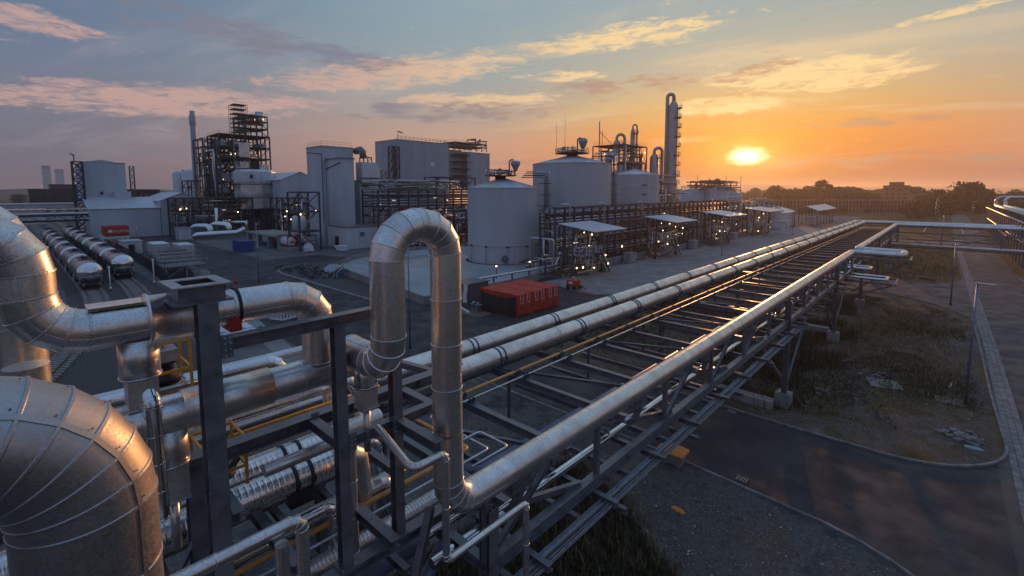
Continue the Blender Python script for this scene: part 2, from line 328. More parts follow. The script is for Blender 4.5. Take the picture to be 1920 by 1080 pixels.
# ------------------------------------------------------------------ mesh + object helpers
TRI = [0]
class MB:
    def __init__(s): s.v = []; s.f = []; s.sm = []
    def add(s, vs, fs, smooth=False):
        o = len(s.v); s.v += [tuple(p) for p in vs]; s.f += [tuple(o + i for i in f) for f in fs]; s.sm += [smooth] * len(fs); return s
    def box(s, x0, x1, y0, y1, z0, z1):
        x0, x1 = min(x0, x1), max(x0, x1); y0, y1 = min(y0, y1), max(y0, y1); z0, z1 = min(z0, z1), max(z0, z1)
        return s.add([(x0, y0, z0), (x1, y0, z0), (x1, y1, z0), (x0, y1, z0), (x0, y0, z1), (x1, y0, z1), (x1, y1, z1), (x0, y1, z1)],
                     [(0, 3, 2, 1), (4, 5, 6, 7), (0, 1, 5, 4), (1, 2, 6, 5), (2, 3, 7, 6), (3, 0, 4, 7)])
    def poly(s, pts, z0, z1):
        n = len(pts)
        return s.add([(x, y, z0) for x, y in pts] + [(x, y, z1) for x, y in pts],
                     [tuple(range(n - 1, -1, -1)), tuple(range(n, 2 * n))] + [(i, (i + 1) % n, n + (i + 1) % n, n + i) for i in range(n)])
    def flat(s, pts, z): return s.add([(x, y, z) for x, y in pts], [tuple(range(len(pts)))])
    def bar(s, p, q_, w, h=None, prof='box', up=V((0, 0, 1))):
        p = V(p); q_ = V(q_); h = h or w; d = q_ - p; L = d.length
        if L < 1e-6: return s
        d.normalize(); sd_ = d.cross(up)
        if sd_.length < .01: sd_ = d.cross(V((0, 1, 0)))
        sd_.normalize(); u = sd_.cross(d)
        def bx(a0, a1, b0, b1):
            vs = []
            for e in (p, q_):
                for a, b in ((a0, b0), (a1, b0), (a1, b1), (a0, b1)): vs.append(e + sd_ * a + u * b)
            s.add(vs, [(0, 1, 2, 3), (7, 6, 5, 4), (0, 4, 5, 1), (1, 5, 6, 2), (2, 6, 7, 3), (3, 7, 4, 0)])
        if prof == 'box': bx(-w / 2, w / 2, -h / 2, h / 2)
        elif prof == 'H':
            t = max(.012, h * .07)
            bx(-w / 2, w / 2, h / 2 - t, h / 2); bx(-w / 2, w / 2, -h / 2, -h / 2 + t); bx(-t / 2, t / 2, -h / 2 + t, h / 2 - t)
        elif prof == 'U':
            t = max(.012, h * .08)
            bx(-w / 2, w / 2, -h / 2, -h / 2 + t); bx(-w / 2, -w / 2 + t, -h / 2 + t, h / 2); bx(w / 2 - t, w / 2, -h / 2 + t, h / 2)
        return s
    def tube(s, pts, r, n=10, cap=True, smooth=True):
        pts = [V(p) for p in pts]; rs = r if isinstance(r, (list, tuple)) else [r] * len(pts)
        rings = rings_of(pts, rs, n); o = len(s.v)
        for rg in rings: s.v += [tuple(p) for p in rg]
        for i in range(len(rings) - 1):
            for j in range(n):
                a = o + i * n + j; b = o + i * n + (j + 1) % n
                s.f.append((a, b, b + n, a + n)); s.sm.append(smooth)
        if cap:
            s.f.append(tuple(o + j for j in range(n - 1, -1, -1))); s.sm.append(False)
            k = o + (len(rings) - 1) * n; s.f.append(tuple(k + j for j in range(n))); s.sm.append(False)
        return s
    def cyl(s, x, y, z0, z1, r, n=24, r1=None, smooth=True, cap=True):
        return s.tube([(x, y, z0), (x, y, z1)], [r, r if r1 is None else r1], n, cap, smooth)
    def lathe(s, prof, x=0, y=0, z=0, n=32, axis='Z', smooth=True):
        o = len(s.v)
        for r, h in prof:
            for j in range(n):
                a = 2 * pi * j / n
                if axis == 'Z': s.v.append((x + r * cos(a), y + r * sin(a), z + h))
                elif axis == 'X': s.v.append((x + h, y + r * cos(a), z + r * sin(a)))
                else: s.v.append((x + r * sin(a), y + h, z + r * cos(a)))
        for i in range(len(prof) - 1):
            for j in range(n):
                a = o + i * n + j; b = o + i * n + (j + 1) % n
                s.f.append((a, b, b + n, a + n)); s.sm.append(smooth)
        return s
    def mesh(s, name, m):
        me = bpy.data.meshes.new(name); me.from_pydata(s.v, [], s.f)
        me.polygons.foreach_set('use_smooth', s.sm)
        if m: me.materials.append(MAT[m] if isinstance(m, str) else m)
        me.update(); TRI[0] += sum(len(f) - 2 for f in s.f)
        return me
def rings_of(pts, rs, n):
    """rings along a polyline, each interior ring in the mitre plane"""
    N = len(pts); dirs = [(pts[i + 1] - pts[i]).normalized() for i in range(N - 1)]
    ref = V((0, 0, 1)) if abs(dirs[0].z) < .9 else V((1, 0, 0))
    a = dirs[0].cross(ref).normalized(); b = a.cross(dirs[0]).normalized() * -1
    out = []
    for i in range(N):
        d = dirs[min(i, N - 2)]
        if i > 0 and i < N - 1:
            d0, d1 = dirs[i - 1], dirs[i]; nrm_ = (d0 + d1)
            nrm_ = nrm_.normalized() if nrm_.length > 1e-5 else d1
            rg = []
            for j in range(n):
                t = 2 * pi * j / n; o = (a * cos(t) + b * sin(t)) * rs[i]
                k = o.dot(nrm_) / max(.2, d0.dot(nrm_)); rg.append(pts[i] + o - d0 * k)
            out.append(rg)
            rot = d0.rotation_difference(d1); a = rot @ a; b = rot @ b
        else:
            out.append([pts[i] + (a * cos(2 * pi * j / n) + b * sin(2 * pi * j / n)) * rs[i] for j in range(n)])
    return out
def route(pts, R_, nb=5):
    """rounded centreline of a pipe: corners replaced by nb-gore arcs. returns list of (point, is_bend)"""
    pts = [V(p) for p in pts]; out = [(pts[0], False)]
    for i in range(1, len(pts) - 1):
        d0 = (pts[i] - pts[i - 1]).normalized(); d1 = (pts[i + 1] - pts[i]).normalized()
        th = d0.angle(d1)
        if th < .02 or th > 3.: out.append((pts[i], False)); continue
        t = R_ * tan(th / 2); c_ = pts[i] - d0 * t; nn = (d1 - d0 * d0.dot(d1)).normalized(); cen = c_ + nn * R_
        for k in range(nb + 1):
            ph = th * k / nb
            out.append((cen - nn * R_ * cos(ph) + d0 * R_ * sin(ph), k < nb))
    out.append((pts[-1], False)); return out

WL = {}
def O(name, me, parent=None, loc=(0, 0, 0), rot=None, scale=None):
    """link an object. loc is the world place of the mesh origin"""
    o = bpy.data.objects.new(name, me); COL.objects.link(o)
    loc = V(loc); WL[o.name] = loc.copy()
    if parent is not None:
        o.parent = parent; o.location = loc - WL[parent.name]
    else: o.location = loc
    if rot is not None: o.rotation_euler = rot
    if scale is not None: o.scale = scale
    return o
def thing(name, label, cat, loc=(0, 0, 0), group=None):
    o = O(name, None, None, loc); o['label'] = label; o['category'] = cat
    if group: o['group'] = group
    o.empty_display_size = .5
    return o
def tag(o, label, cat, group=None):
    o['label'] = label; o['category'] = cat
    if group: o['group'] = group
    return o
def structure(name, mb, m):
    o = O(name, mb.mesh(name, m)); o['kind'] = 'structure'; return o
def part(name, mb, m, parent): return O(name, mb.mesh(name, m), parent)
def stuff(name, mb, m, parent=None):
    o = O(name, mb.mesh(name, m), parent); o['kind'] = 'stuff'; return o
def dup(root, loc, label=None, rotz=None):
    r = root.copy(); COL.objects.link(r); r.location = loc; WL[r.name] = V(loc)
    if rotz is not None: r.rotation_euler = (0, 0, rotz)
    if label: r['label'] = label
    for ch in list(root.children):
        c_ = ch.copy(); COL.objects.link(c_); c_.parent = r
        for g in list(ch.children):
            d = g.copy(); COL.objects.link(d); d.parent = c_
    return r
_bc = {}
def beam(p, q_, w, h, m, parent, name='beam', prof='H', roll=None):
    """a straight member as its own object, mesh shared between equal members"""
    p = V(p); q_ = V(q_); L = round((q_ - p).length, 2)
    key = (L, w, h, m, prof)
    if key not in _bc: _bc[key] = MB().bar((0, 0, 0), (0, L, 0), w, h, prof).mesh(name, m)
    d = (q_ - p).normalized()
    up = V((0, 0, 1)) if abs(d.z) < .98 else (roll or V((1, 0, 0)))
    x = d.cross(up).normalized(); z = x.cross(d)
    o = O(name, _bc[key], parent, p)
    o.rotation_euler = M((x, d, z)).transposed().to_euler()
    return o
_sh = {}
def shared(key, fn, m):
    if key not in _sh: _sh[key] = fn().mesh(key if isinstance(key, str) else key[0], m)
    return _sh[key]
def pipe(label, pts, r, m='clad', R_=None, nb=5, sheet=1.6, n=28, cat='pipe', name='insulated_pipe', group=None, lips=True, parts=True, parent=None, seam=False, lip=.012):
    """clad pipe: every sheet / gore its own part with a raised lip where it laps the next"""
    R_ = R_ or 1.5 * 2 * r
    rt = route(pts, R_, nb)
    P = [rt[0][0]]; 
    for (a, fb), (b, _) in zip(rt[:-1], rt[1:]):
        L = (b - a).length; k = 1 if fb else max(1, int(round(L / sheet)))
        for i in range(1, k + 1): P.append(a.lerp(b, i / k))
    P2 = [P[0]]
    for p in P[1:]:
        if (p - P2[-1]).length > 1e-3: P2.append(p)
    P = P2
    rings = rings_of(P, [r] * len(P), n)
    root = parent or thing(name, label, cat, P[0], group)
    jm = MB()
    for i in range(len(P) - 1):
        mb = MB() if parts else jm
        A, B = rings[i], rings[i + 1]; vs = list(A) + list(B); d = (P[i + 1] - P[i]).normalized()
        fs = [(j, (j + 1) % n, n + (j + 1) % n, n + j) for j in range(n)]
        mb.add(vs, fs, True)
        if lips:
            c0 = P[i + 1]; w = .03
            la = []; 
            for j in range(n):
                o = (B[j] - c0); oo = o.normalized()
                la.append((B[j] - d * w * .5, oo))
            vs = [p for p, _ in la] + [p + oo * lip + d * w * .2 for p, oo in la] + [p + oo * lip + d * w * .8 for p, oo in la] + [p + d * w for p, _ in la]
            fs = [(a_ * n + j, a_ * n + (j + 1) % n, (a_ + 1) * n + (j + 1) % n, (a_ + 1) * n + j) for a_ in range(3) for j in range(n)]
            mb.add(vs, fs, False)
        if seam:
            jj = int(n * seam) % n
            a0, b0 = A[jj], B[jj]; oo = ((A[jj] - P[i]).normalized()); t_ = d.cross(oo).normalized() * .018
            mb.add([a0 - t_, a0 + t_, b0 + t_, b0 - t_] + [q2 + oo * .008 for q2 in (a0 - t_, a0 + t_, b0 + t_, b0 - t_)],
                   [(4, 5, 6, 7), (0, 4, 7, 3), (1, 2, 6, 5)])
        if parts: part('cladding_sheet', mb, m, root)
    if not parts: part('cladding', jm, m, root)
    for c0, cr, dn in ((P[0], rings[0], 0), (P[-1], rings[-1], 1)): pass
    if r >= .29 and n >= 36:
        sc = MB()
        for i in range(1, len(P) - 1):
            rg = rings[i]; d = (P[i + 1] - P[i]).normalized()
            for j in range(0, n, max(3, n // 9)):
                o = (rg[j] - P[i]).normalized(); c0 = rg[j] - d * .045; tt_ = d.cross(o).normalized() * .006; dd = d * .006
                sc.add([c0 - tt_ - dd, c0 + tt_ - dd, c0 + tt_ + dd, c0 - tt_ + dd, c0 + o * .009], [(0, 1, 4), (1, 2, 4), (2, 3, 4), (3, 0, 4)])
        stuff('screw_heads', sc, 'steel', root)
    part('end_plate', MB().add(rings[0], [tuple(range(n - 1, -1, -1))]), m, root)
    part('end_plate', MB().add(rings[-1], [tuple(range(n))]), m, root)
    return root
def clamps(root, path_pts, r, m='clamp', pair=.22, w=.06, drop=.2, axis='Y', name='clamp'):
    """double strap clamps with feet round a straight pipe"""
    for (x, y, z) in path_pts:
        def mk():
            b = MB()
            for s_ in (-pair / 2, pair / 2):
                b.lathe([(r + .002, -w / 2), (r + .03, -w / 2), (r + .03, w / 2), (r + .002, w / 2)], 0, s_, 0, 24, axis, False)
                b.box(-r - .09, -r - .02, s_ - w / 2, s_ + w / 2, -.06, .06); b.box(r + .02, r + .09, s_ - w / 2, s_ + w / 2, -.06, .06)
            b.box(-.06, .06, -pair * .8, pair * .8, -r - drop, -r - .01); b.box(-.16, .16, -pair * .8, pair * .8, -r - drop - .02, -r - drop + .012)
            return b
        O(name, shared((name, r, pair, drop, axis), mk, m), root, (x, y, z))

# ------------------------------------------------------------------ the ground
def arc(cx, cy, r, a0, a1, n=8):
    return [(cx + r * cos(R(a0 + (a1 - a0) * i / n)), cy + r * sin(R(a0 + (a1 - a0) * i / n))) for i in range(n + 1)]
def sheetm(name, pts, z, m, cat=None):
    return structure(name, MB().flat(pts, z), m)
structure('ground', MB().flat([(-5000, -600), (5000, -600), (5000, 7000), (-5000, 7000)], 0), 'g_field')
sheetm('plant_ground', [(-460, -60), (-24, -60), (-24, 55), (-33, 60), (-33, 330), (-460, 330)], .004, 'concrete_dark')
sheetm('yard_asphalt', [(-330, 17.5), (-20, 17.5), (-20, 60), (-84, 62), (-84, 52), (-104, 47), (-104, 36), (-330, 36)], .008, 'asphalt')
sheetm('service_road', [(-60, 23.7)] + [(-11.5, 23.7), (-4.2, 23.2)] + arc(-4.2, 15.2, 8, 90, 20, 8) + [(3.4, 0), (3.4, 46)] + arc(-2.0, 37.0, 5.5, 5, -95, 10) + [(-11, 31.6), (-60, 31.6)], .012, 'asphalt')
sheetm('main_road', [(3.3, -60), (15, -60), (13.2, 60), (9.6, 108), (9.0, 185), (8.7, 400), (2.0, 400), (2.1, 170)], .016, 'asphalt_old')
sheetm('side_road', [(-34, 84.5), (-12, 84.3), (-4, 82.5), (0, 79), (2.9, 73), (2.6, 106), (.6, 99.5), (-3, 97), (-34, 96.5)], .012, 'asphalt_old')
sheetm('cross_road', [(-60, 172), (12, 172), (60, 176), (60, 190), (-60, 186)], .012, 'asphalt_old')
sheetm('east_road', [(9.2, 100), (70, 98), (70, 112), (9.2, 116)], .012, 'asphalt_old')
# fields between the roads
FD = []
isl = [(-33, 31.7), (-11, 31.7), (-7.3, 31.5)] + arc(-2.15, 37.0, 5.35, -95, 3, 10) + [(3.0, 60.4), (2.8, 73)] + [(0, 79), (-4, 82.4), (-12, 84.2), (-33, 84.4)]
sheetm('rough_field', isl, .020, 'g_rough')
sheetm('far_field', [(-33, 96.6), (-3, 97.1), (.5, 99.6), (2.4, 106), (2.2, 171.8), (-33, 171.8)], .020, 'g_grassy')
sheetm('gravel_field', [(-33, 2), (-33, 23.6), (-11.5, 23.6), (-4.25, 23.1)] + arc(-4.25, 15.2, 7.9, 90, 20, 8) + [(3.3, 0), (3.3, -20), (-33, -20)], .020, 'g_gravel')
sheetm('east_verge', [(9.7, 116), (14, 114), (70, 113), (70, 172), (9.2, 172)], .020, 'g_grassy')
# raised kerbs as single stones along the near edges
def kerb(label, pts, w=.13, h=.12, step=1.0, z0=0):
    t = thing('kerb', label, 'kerb', (*pts[0], 0), 'kerbs along the roads')
    P = [V((*p, 0)) for p in pts]; n = 0; big = MB()
    for a, b in zip(P[:-1], P[1:]):
        L = (b - a).length; k = max(1, int(round(L / step)))
        for i in range(k):
            p = a.lerp(b, (i + .01) / k); q2 = a.lerp(b, (i + .99) / k); mid = (p + q2) / 2
            if n < 90: part('kerb_stone', MB().bar(p + V((0, 0, h / 2 + random.uniform(-.004, .004))), q2 + V((0, 0, h / 2)), w, h), 'kerb', t); n += 1
            else: big.bar(p + V((0, 0, h / 2)), q2 + V((0, 0, h / 2)), w, h)
    if big.v: stuff('kerb_run', big, 'kerb', t)
    return t
kerb('concrete kerb round the rough field where the dark road bends into the main road', [(-30, 31.65), (-11, 31.65), (-7.3, 31.5)] + arc(-2.1, 37.0, 5.42, -95, 3, 10) + [(3.1, 46)])
kerb('long concrete kerb beside the gutter strip of the main road', [(3.1, 46), (3.05, 60.4), (2.85, 73), (0, 79.1), (-4, 82.5), (-12, 84.25), (-30, 84.4)], step=1.5)
kerb('concrete kerb between the gravel patch and the dark service road', [(-30, 23.65), (-11.5, 23.65), (-4.22, 23.15)] + arc(-4.22, 15.2, 7.95, 90, 20, 8))
kerb('pale kerb on the far side of the main road, curving off to the right', [(12.6, 62), (10.6, 92), (9.5, 112)], step=2)
# paved gutter strip: rows of setts
gs = thing('gutter_strip', 'pale paved gutter strip of long setts along the left edge of the main road', 'gutter', (3.6, 40, 0))
def gutx(y): return 3.25 if y < 60 else 3.25 - (y - 60) * .0098
n = 0; big = MB()
for i in range(0, 112):
    y0 = 14 + i * 1.5
    for k in range(3):
        x0 = gutx(y0) + .06 + k * .31
        b = MB() if n < 140 else big
        b.box(x0, x0 + .29, y0 + .02, y0 + 1.48, 0, .045 + random.uniform(-.004, .004))
        if n < 140: part('sett', b, 'kerb', gs)
        n += 1
stuff('sett_run', big, 'kerb', gs)
# cracks / worn patch, drain covers
def drain(x, y, lab):
    t = thing('drain_cover', lab, 'drain cover', (x, y, .02))
    part('frame', MB().box(x - .3, x + .3, y - .25, y + .25, .02, .032), 'steel_black', t)
    for k in range(5): part('grate_bar', MB().box(x - .26 + k * .11, x - .22 + k * .11, y - .22, y + .22, .032, .045), 'galv_dull', t)
drain(-9.4, 31.2, 'small dark drain grate in the asphalt against the field kerb')
drain(-6.6, 24.0, 'small dark drain grate in the asphalt beside the gravel kerb')
# manhole
mh = thing('manhole', 'pale concrete manhole slab with a greenish round lid in the rough field', 'manhole', (-2.5, 43.4, .02))
def gq(x, y, w, l, a, z0, z1):
    c_, s_ = cos(a), sin(a)
    return MB().poly([(x + c_ * u - s_ * v, y + s_ * u + c_ * v) for u, v in ((-w, -l), (w, -l), (w, l), (-w, l))], z0, z1)
part('slab', gq(-2.6, 43.5, .95, .9, .3, .0, .10), 'concrete', mh)
part('rim', MB().cyl(-2.5, 43.3, .1, .13, .46), 'steel_black', mh); part('lid', MB().cyl(-2.5, 43.3, .13, .15, .36), 'green', mh)
tag(O('concrete_plate', gq(.95, 42.9, .75, .7, .1, .02, .09).mesh('concrete_plate', 'plank')), 'flat tan board lying by the foot of the near lamp post', 'board')
# curbs of concrete under the rack columns
for (x0, x1, y0, y1, lab) in ((-11.5, -7.6, 33.2, 34.0, 'low pale concrete footing wall running into the near rack column'), (-12, -8, 55.4, 56.2, 'low concrete footing wall at the second rack column')):
    tag(O('footing_wall', MB().box(x0, x1, y0, y1, 0, .55).mesh('footing_wall', 'concrete')), lab, 'low wall')

# ------------------------------------------------------------------ the main pipe bridge
TX = -7.2; IX = -15.9
BAY = 18.4; Y0 = 34.5
colY = [Y0 - 27.5, Y0, Y0 + BAY, Y0 + 2 * BAY, Y0 + 3 * BAY, Y0 + 4 * BAY, 126.6]
rack = thing('pipe_bridge', 'long dark grey steel pipe bridge running away to the upper right, on tall columns', 'pipe bridge', (-11.5, 7, 0))
for Y in colY:
    for X in (TX, IX):
        zt = 7.15 if X == TX else 6.2
        beam((X, Y, .95), (X, Y, zt), .3, .34, 'steel', rack, 'column', roll=V((1, 0, 0)))
        beam((X, Y, .95), (X, Y, .99), .55, .55, 'steel', rack, 'base_plate', 'box')
        part('plinth', MB().box(X - .45, X + .45, Y - .45, Y + .45, 0, .95), 'concrete', rack)
    beam((IX, Y, 5.68), (TX, Y, 5.68), .24, .28, 'steel', rack, 'cross_beam'); beam((IX, Y, 3.7), (TX, Y, 3.7), .2, .24, 'steel', rack, 'cross_beam')
node = 4.6
for X in (TX, IX):
    ys = []
    y = Y0 - 6 * node
    while y < 126.7: ys.append(y); y += node
    for a, b in zip(ys[:-1], ys[1:]):
        beam((X, a, 5.72), (X, b, 5.72), .26, .34, 'steel', rack, 'bottom_chord', 'H')
    for i, y in enumerate(ys):
        if X == TX and y not in colY: beam((X, y, 5.85), (X, y, 7.44), .15, .15, 'steel', rack, 'truss_post', 'box')
        if X == TX and i + 1 < len(ys):
            if i % 4 != 1: beam((X, y, 5.85), (X, y + node * .52, 7.3), .12, .14, 'steel', rack, 'diagonal', 'H')
# deck beams
nb_ = 0; y = 8.15
while y < 124:
    stub = nb_ % 2 == 0
    xe = -7.62 if stub else -8.0
    beam((IX - .1, y, 6.36), (xe, y, 6.36), .22, .27, 'steel', rack, 'deck_beam')
    if y < 75 and nb_ % 2 == 0:
        beam((IX, y, 6.2), (-8.6, y + 3.07, 6.2), .12, .12, 'steel', rack, 'plan_brace'); beam((-7.7, y + .1, 6.3), (-7.25, y + 2.6, 5.9), .14, .16, 'steel', rack, 'knee_brace')
    if y < 75:
        beam((IX, y, 4.35), (TX - .3, y, 4.35), .18, .2, 'steel', rack, 'lower_beam')
        if stub:
            beam((-11.2, y, 4.4), (-8.0, y, 6.2), .08, .08, 'steel', rack, 'hanger_brace', 'box'); beam((-13.4, y, 4.4), (-13.4, y, 6.2), .1, .1, 'steel', rack, 'hanger')
        beam((-8.9, y, 5.45), (TX + .9, y, 5.45), .17, .16, 'steel', rack, 'bracket_arm')
    nb_ += 1; y += 3.07
for (a, b) in (((-7.2, 34.5, 1.0), (-7.2, 41, 5.5)), ((-7.2, 52.9, 1.0), (-7.2, 46, 5.5)), ((-7.2, 52.9, 1.0), (-7.2, 60, 5.5)), ((-7.2, 34.5, 1.6), (-9.9, 34.5, 5.4)), ((-7.2, 7, 1.0), (-12, 7, 5.5))):
    beam(a, b, .12, .12, 'steel', rack, 'column_brace', 'box')
# cable trays on the outside
for (x, z, w) in ((-6.74, 5.38, .17), (-6.50, 5.38, .10)):
    tr = MB(); tr.bar((x, 3.5, z), (x, 34.6, z), w, .10, 'U'); part('cable_tray', tr, 'galv_dull', rack)
for y in (11.4, 16.7, 21.8, 26.8): beam((-7.3, y, 5.24), (-6.12, y, 5.24), .16, .17, 'steel', rack, 'tray_bracket')

# long corrugated pipes on the deck
def ribbed(mb, p0, p1, r, pitch, amp, n=24):
    p0 = V(p0); p1 = V(p1); L = (p1 - p0).length; k = int(L / pitch); pts = []; rs = []
    for i in range(k):
        a = i / k; w = pitch * .16 / L
        for t_, rr in ((0, r), (w, r + amp), (2.2 * w, r + amp), (3.2 * w, r)):
            pts.append(p0.lerp(p1, min(1, a + t_))); rs.append(rr)
    pts.append(p1); rs.append(r)
    return mb.tube(pts, rs, n, True, False)
P1Y, P2Y = 137.4, 139.2
for X, YE, lab in ((-15.85, P2Y, 'left of the two long cream metal pipes strapped side by side along the bridge'), (-14.1, P1Y, 'right of the two long cream metal pipes strapped side by side along the bridge')):
    z = 7.06; r = .40
    t = thing('insulated_pipe', lab, 'pipe', (X, 10, z), 'twin strapped pipes on the bridge')
    segs = []; y = -3.
    ends = [-3., 1.2, 4.4] if X < -15 else [-3., 2.2]
    ys = [-3 + i * 6.14 for i in range(0, 24)]
    y = -3.
    k = 0
    while y < YE - .6:
        y2 = min(YE - .6, y + 3.07)
        b = MB()
        if 8 < y < 34 and k % 5 != 3: ribbed(b, (X, y + .01, z), (X, y2 - .01, z), r, .15 if y < 22 else .30, .008)
        else:
            b.tube([(X, y, z), (X, y2, z)], r, 26, False)
        b.lathe([(r, -.03), (r + .012, -.03), (r + .012, .03), (r, .03)], X, y2, z, 26, 'Y', False)
        part('cladding_sheet', b, 'clad_rough' if y > 7.5 else 'clad_mid', t)
        y = y2; k += 1
    pipe('', [(X, YE - .6, z), (X, YE, z), (60, YE, z)], r, 'clad_far', .6, 4, 4, 20, parent=t, lips=True)
    clamps(t, [(X, 8.15 + 3.07 * 2 * i, z) for i in range(0, 21)], r, 'clamp', .30, .07, .18)
# right hand pipe with its expansion loop, from the riser
rp = thing('insulated_pipe', 'grey clad pipe from the foot of the tall loop along the right edge', 'pipe', (-7.2, 6, 7.75))
pipe('', [(-7.2, 5.84, 9.4), (-7.2, 5.84, 7.75), (-7.2, 61.9, 7.75), (-3.0, 61.9, 7.75), (-3.0, 65.4, 7.75), (-7.2, 65.4, 7.75), (-7.2, 119, 7.75), (60, 119, 7.75)], .315, 'clad', .62, 5, 1.15, 26, parent=rp, lip=.006)
for i in range(0, 9):
    y = 8.15 + 6.14 * i
    part('pipe_shoe', MB().box(-7.62, -7.2, y - .35, y + .35, 7.0, 7.44).bar((-7.45, y, 6.5), (-7.25, y, 7.02), .18, .18), 'steel', rp)
    part('slide_strip', MB().tube([(-7.52, y - .55, 6.58), (-7.52, y + .35, 6.58)], .055, 10), 'clad_bright', rp)
# slim pipes
OY = 8.85
op = thing('orange_pipe', 'slim orange gas pipe beside the twin pipes, stepping sideways and ending bottom left', 'pipe', (-12.95, 12, 6.7))
pts = [(-12.95, 126, 6.7), (-12.95, OY, 6.7), (-9.95, OY, 6.7), (-9.95, -2, 6.7)]
rt = [p for p, _ in route(pts, .16, 5)]
part('tube', MB().tube(rt, .062, 14), 'orange_pipe', op)
lb = MB()
for i, yy in enumerate((13.0, 13.06, 13.12)): lb.box(-12.89, -12.875, yy, yy + .03, 6.60, 6.66)
clamps(op, [(-12.95, 8.15 + 3.07 * i, 6.7) for i in range(1, 20)], .062, 'clamp', .16, .04, .16)
gp = thing('grey_pipe', 'slim pale grey pipe running close beside the orange gas pipe', 'pipe', (-12.45, 12, 6.66))
pts = [(-12.45, 126, 6.66), (-12.45, 9.3, 6.66), (-9.55, 9.3, 6.66), (-9.55, -2, 6.66)]
part('tube', MB().tube([p for p, _ in route(pts, .14, 5)], .038, 12), 'galv', gp)
clamps(gp, [(-12.45, 8.15 + 3.07 * i, 6.66) for i in range(1, 20)], .038, 'clamp', .16, .04, .14)
# bright twin slim lines below the right pipe
for X, z, r, lab, ex in ((-8.9, 5.92, .17, 'upper of two bright slim pipes right under the right hand pipe', (62.8, -5.7, 64.6)), (-8.3, 5.62, .135, 'lower of two bright slim pipes under the right hand pipe, inside the truss', (58.2, -3.9, 60.2))):
    y1, xe, y2 = ex
    pipe(lab, [(X, 6.2, z), (X, y1, z), (xe, y1, z), (xe, y2, z), (X, y2, z), (X, 118, z)], r, 'clad_bright', .26, 3, 3.0, 16, group='bright slim pipes under the deck', lip=.006)
    root = [o for o in COL.objects if o.name.startswith('insulated_pipe') and o.type == 'EMPTY'][-1]
# blue grey lower pipes under the deck
for pts, r, lab in (
    ([(-15.0, 10.4, 4.6), (-11.35, 10.4, 4.6), (-11.35, 70, 4.6)], .17, 'dark blue grey pipe below the deck turning left near its end'),
    ([(-14.5, 7.9, 4.6), (-9.75, 7.9, 4.6), (-9.75, 6.4, 3.2), (-9.75, 5.9, .8)], .20, 'dark blue grey pipe below the deck bending downward'),
    ([(-10.6, -3, 5.2), (-10.6, 7.6, 5.2)], .20, 'thick dark blue pipe at the bottom behind the lower frame beam'),
    ([(-9.7, -3, 5.1), (-9.7, 7.0, 5.1)], .26, 'thickest dark blue pipe at the bottom, nearest the frame beam')):
    t = thing('painted_pipe', lab, 'pipe', pts[0], 'dark blue grey pipes under the deck')
    part('tube', MB().tube([p for p, _ in route(pts, .35, 6)], r, 18), 'blue_pipe', t)
    for i in range(3):
        a, b = V(pts[-2]), V(pts[-1]); c_ = a.lerp(b, .2 + .3 * i); d = (b - a).normalized()
        part('weld_ring', MB().tube([c_ - d * .015, c_ + d * .015], r + .012, 18, False), 'steel_navy', t)

# ------------------------------------------------------------------ foreground pipework
GP = 'clad'
pipe('tall inverted U loop of grey clad pipe rising in the middle of the picture',
     [(-7.2, 5.84, 9.45), (-7.2, 5.84, 13.68), (-7.2, 4.52, 13.68), (-7.2, 4.52, 11.12), (-8.62, 4.52, 11.12)], .305, GP, .60, 4, 1.0, 36, seam=.22, name='loop_pipe')
# lower run with T piece
tr_ = pipe('stout grey clad run behind the steel frame, level, with risers and stubs on it', [(-9, 4.9, 10.72), (-9, -2.5, 10.72)], .30, GP, None, 4, 1.3, 36, seam=.1, name='run_pipe')
part('repair_sleeve', MB().lathe([(.30, 0), (.335, 0), (.335, 1.35), (.30, 1.35)], -9, 1.75, 10.72, 36, 'Y'), 'clad', tr_)
# upper duct from the left elbow over to the riser
ud = pipe('upper grey clad duct from the left elbow, turning down into the run below', [(-9.0, -5.0, 13.78), (-9.0, .12, 13.78), (-9.0, .12, 12.3), (-9, 4.05, 12.3), (-9, 4.05, 10.95)], .30, GP, .58, 4, .8, 40, seam=.05, name='duct_pipe')
part('flange_sleeve', MB().lathe([(.30, 0), (.42, 0), (.42, .04), (.385, .06), (.385, .52), (.40, .54), (.40, .58), (.30, .58)], -9, 1.36, 12.3, 40, 'Y'), 'clad', ud)
part('access_panel', MB().poly([(-9.28, .70), (-8.84, .70), (-8.84, 1.36), (-9.28, 1.36)], 12.585, 12.63), 'clad_bright', ud)
for y in (2.62, 1.95): part('strap_ring', MB().lathe([(.30, -.02), (.335, -.02), (.335, .02), (.30, .02)], -9, y, 12.3, 40, 'Y', False), 'black', ud)
for y in (2.0, 2.5): part('red_pad', MB().box(-9.3, -8.72, y - .06, y + .12, 11.93, 12.22), 'red', ud)
# elbow above: continuing out of frame
pipe('curved grey clad bend at the far left edge above the elbow', [(-11, -5.5, 14.02), (-11, .0, 14.02), (-11, .0, 11.0)], .34, GP, .8, 5, 1.0, 36, name='bend_pipe')
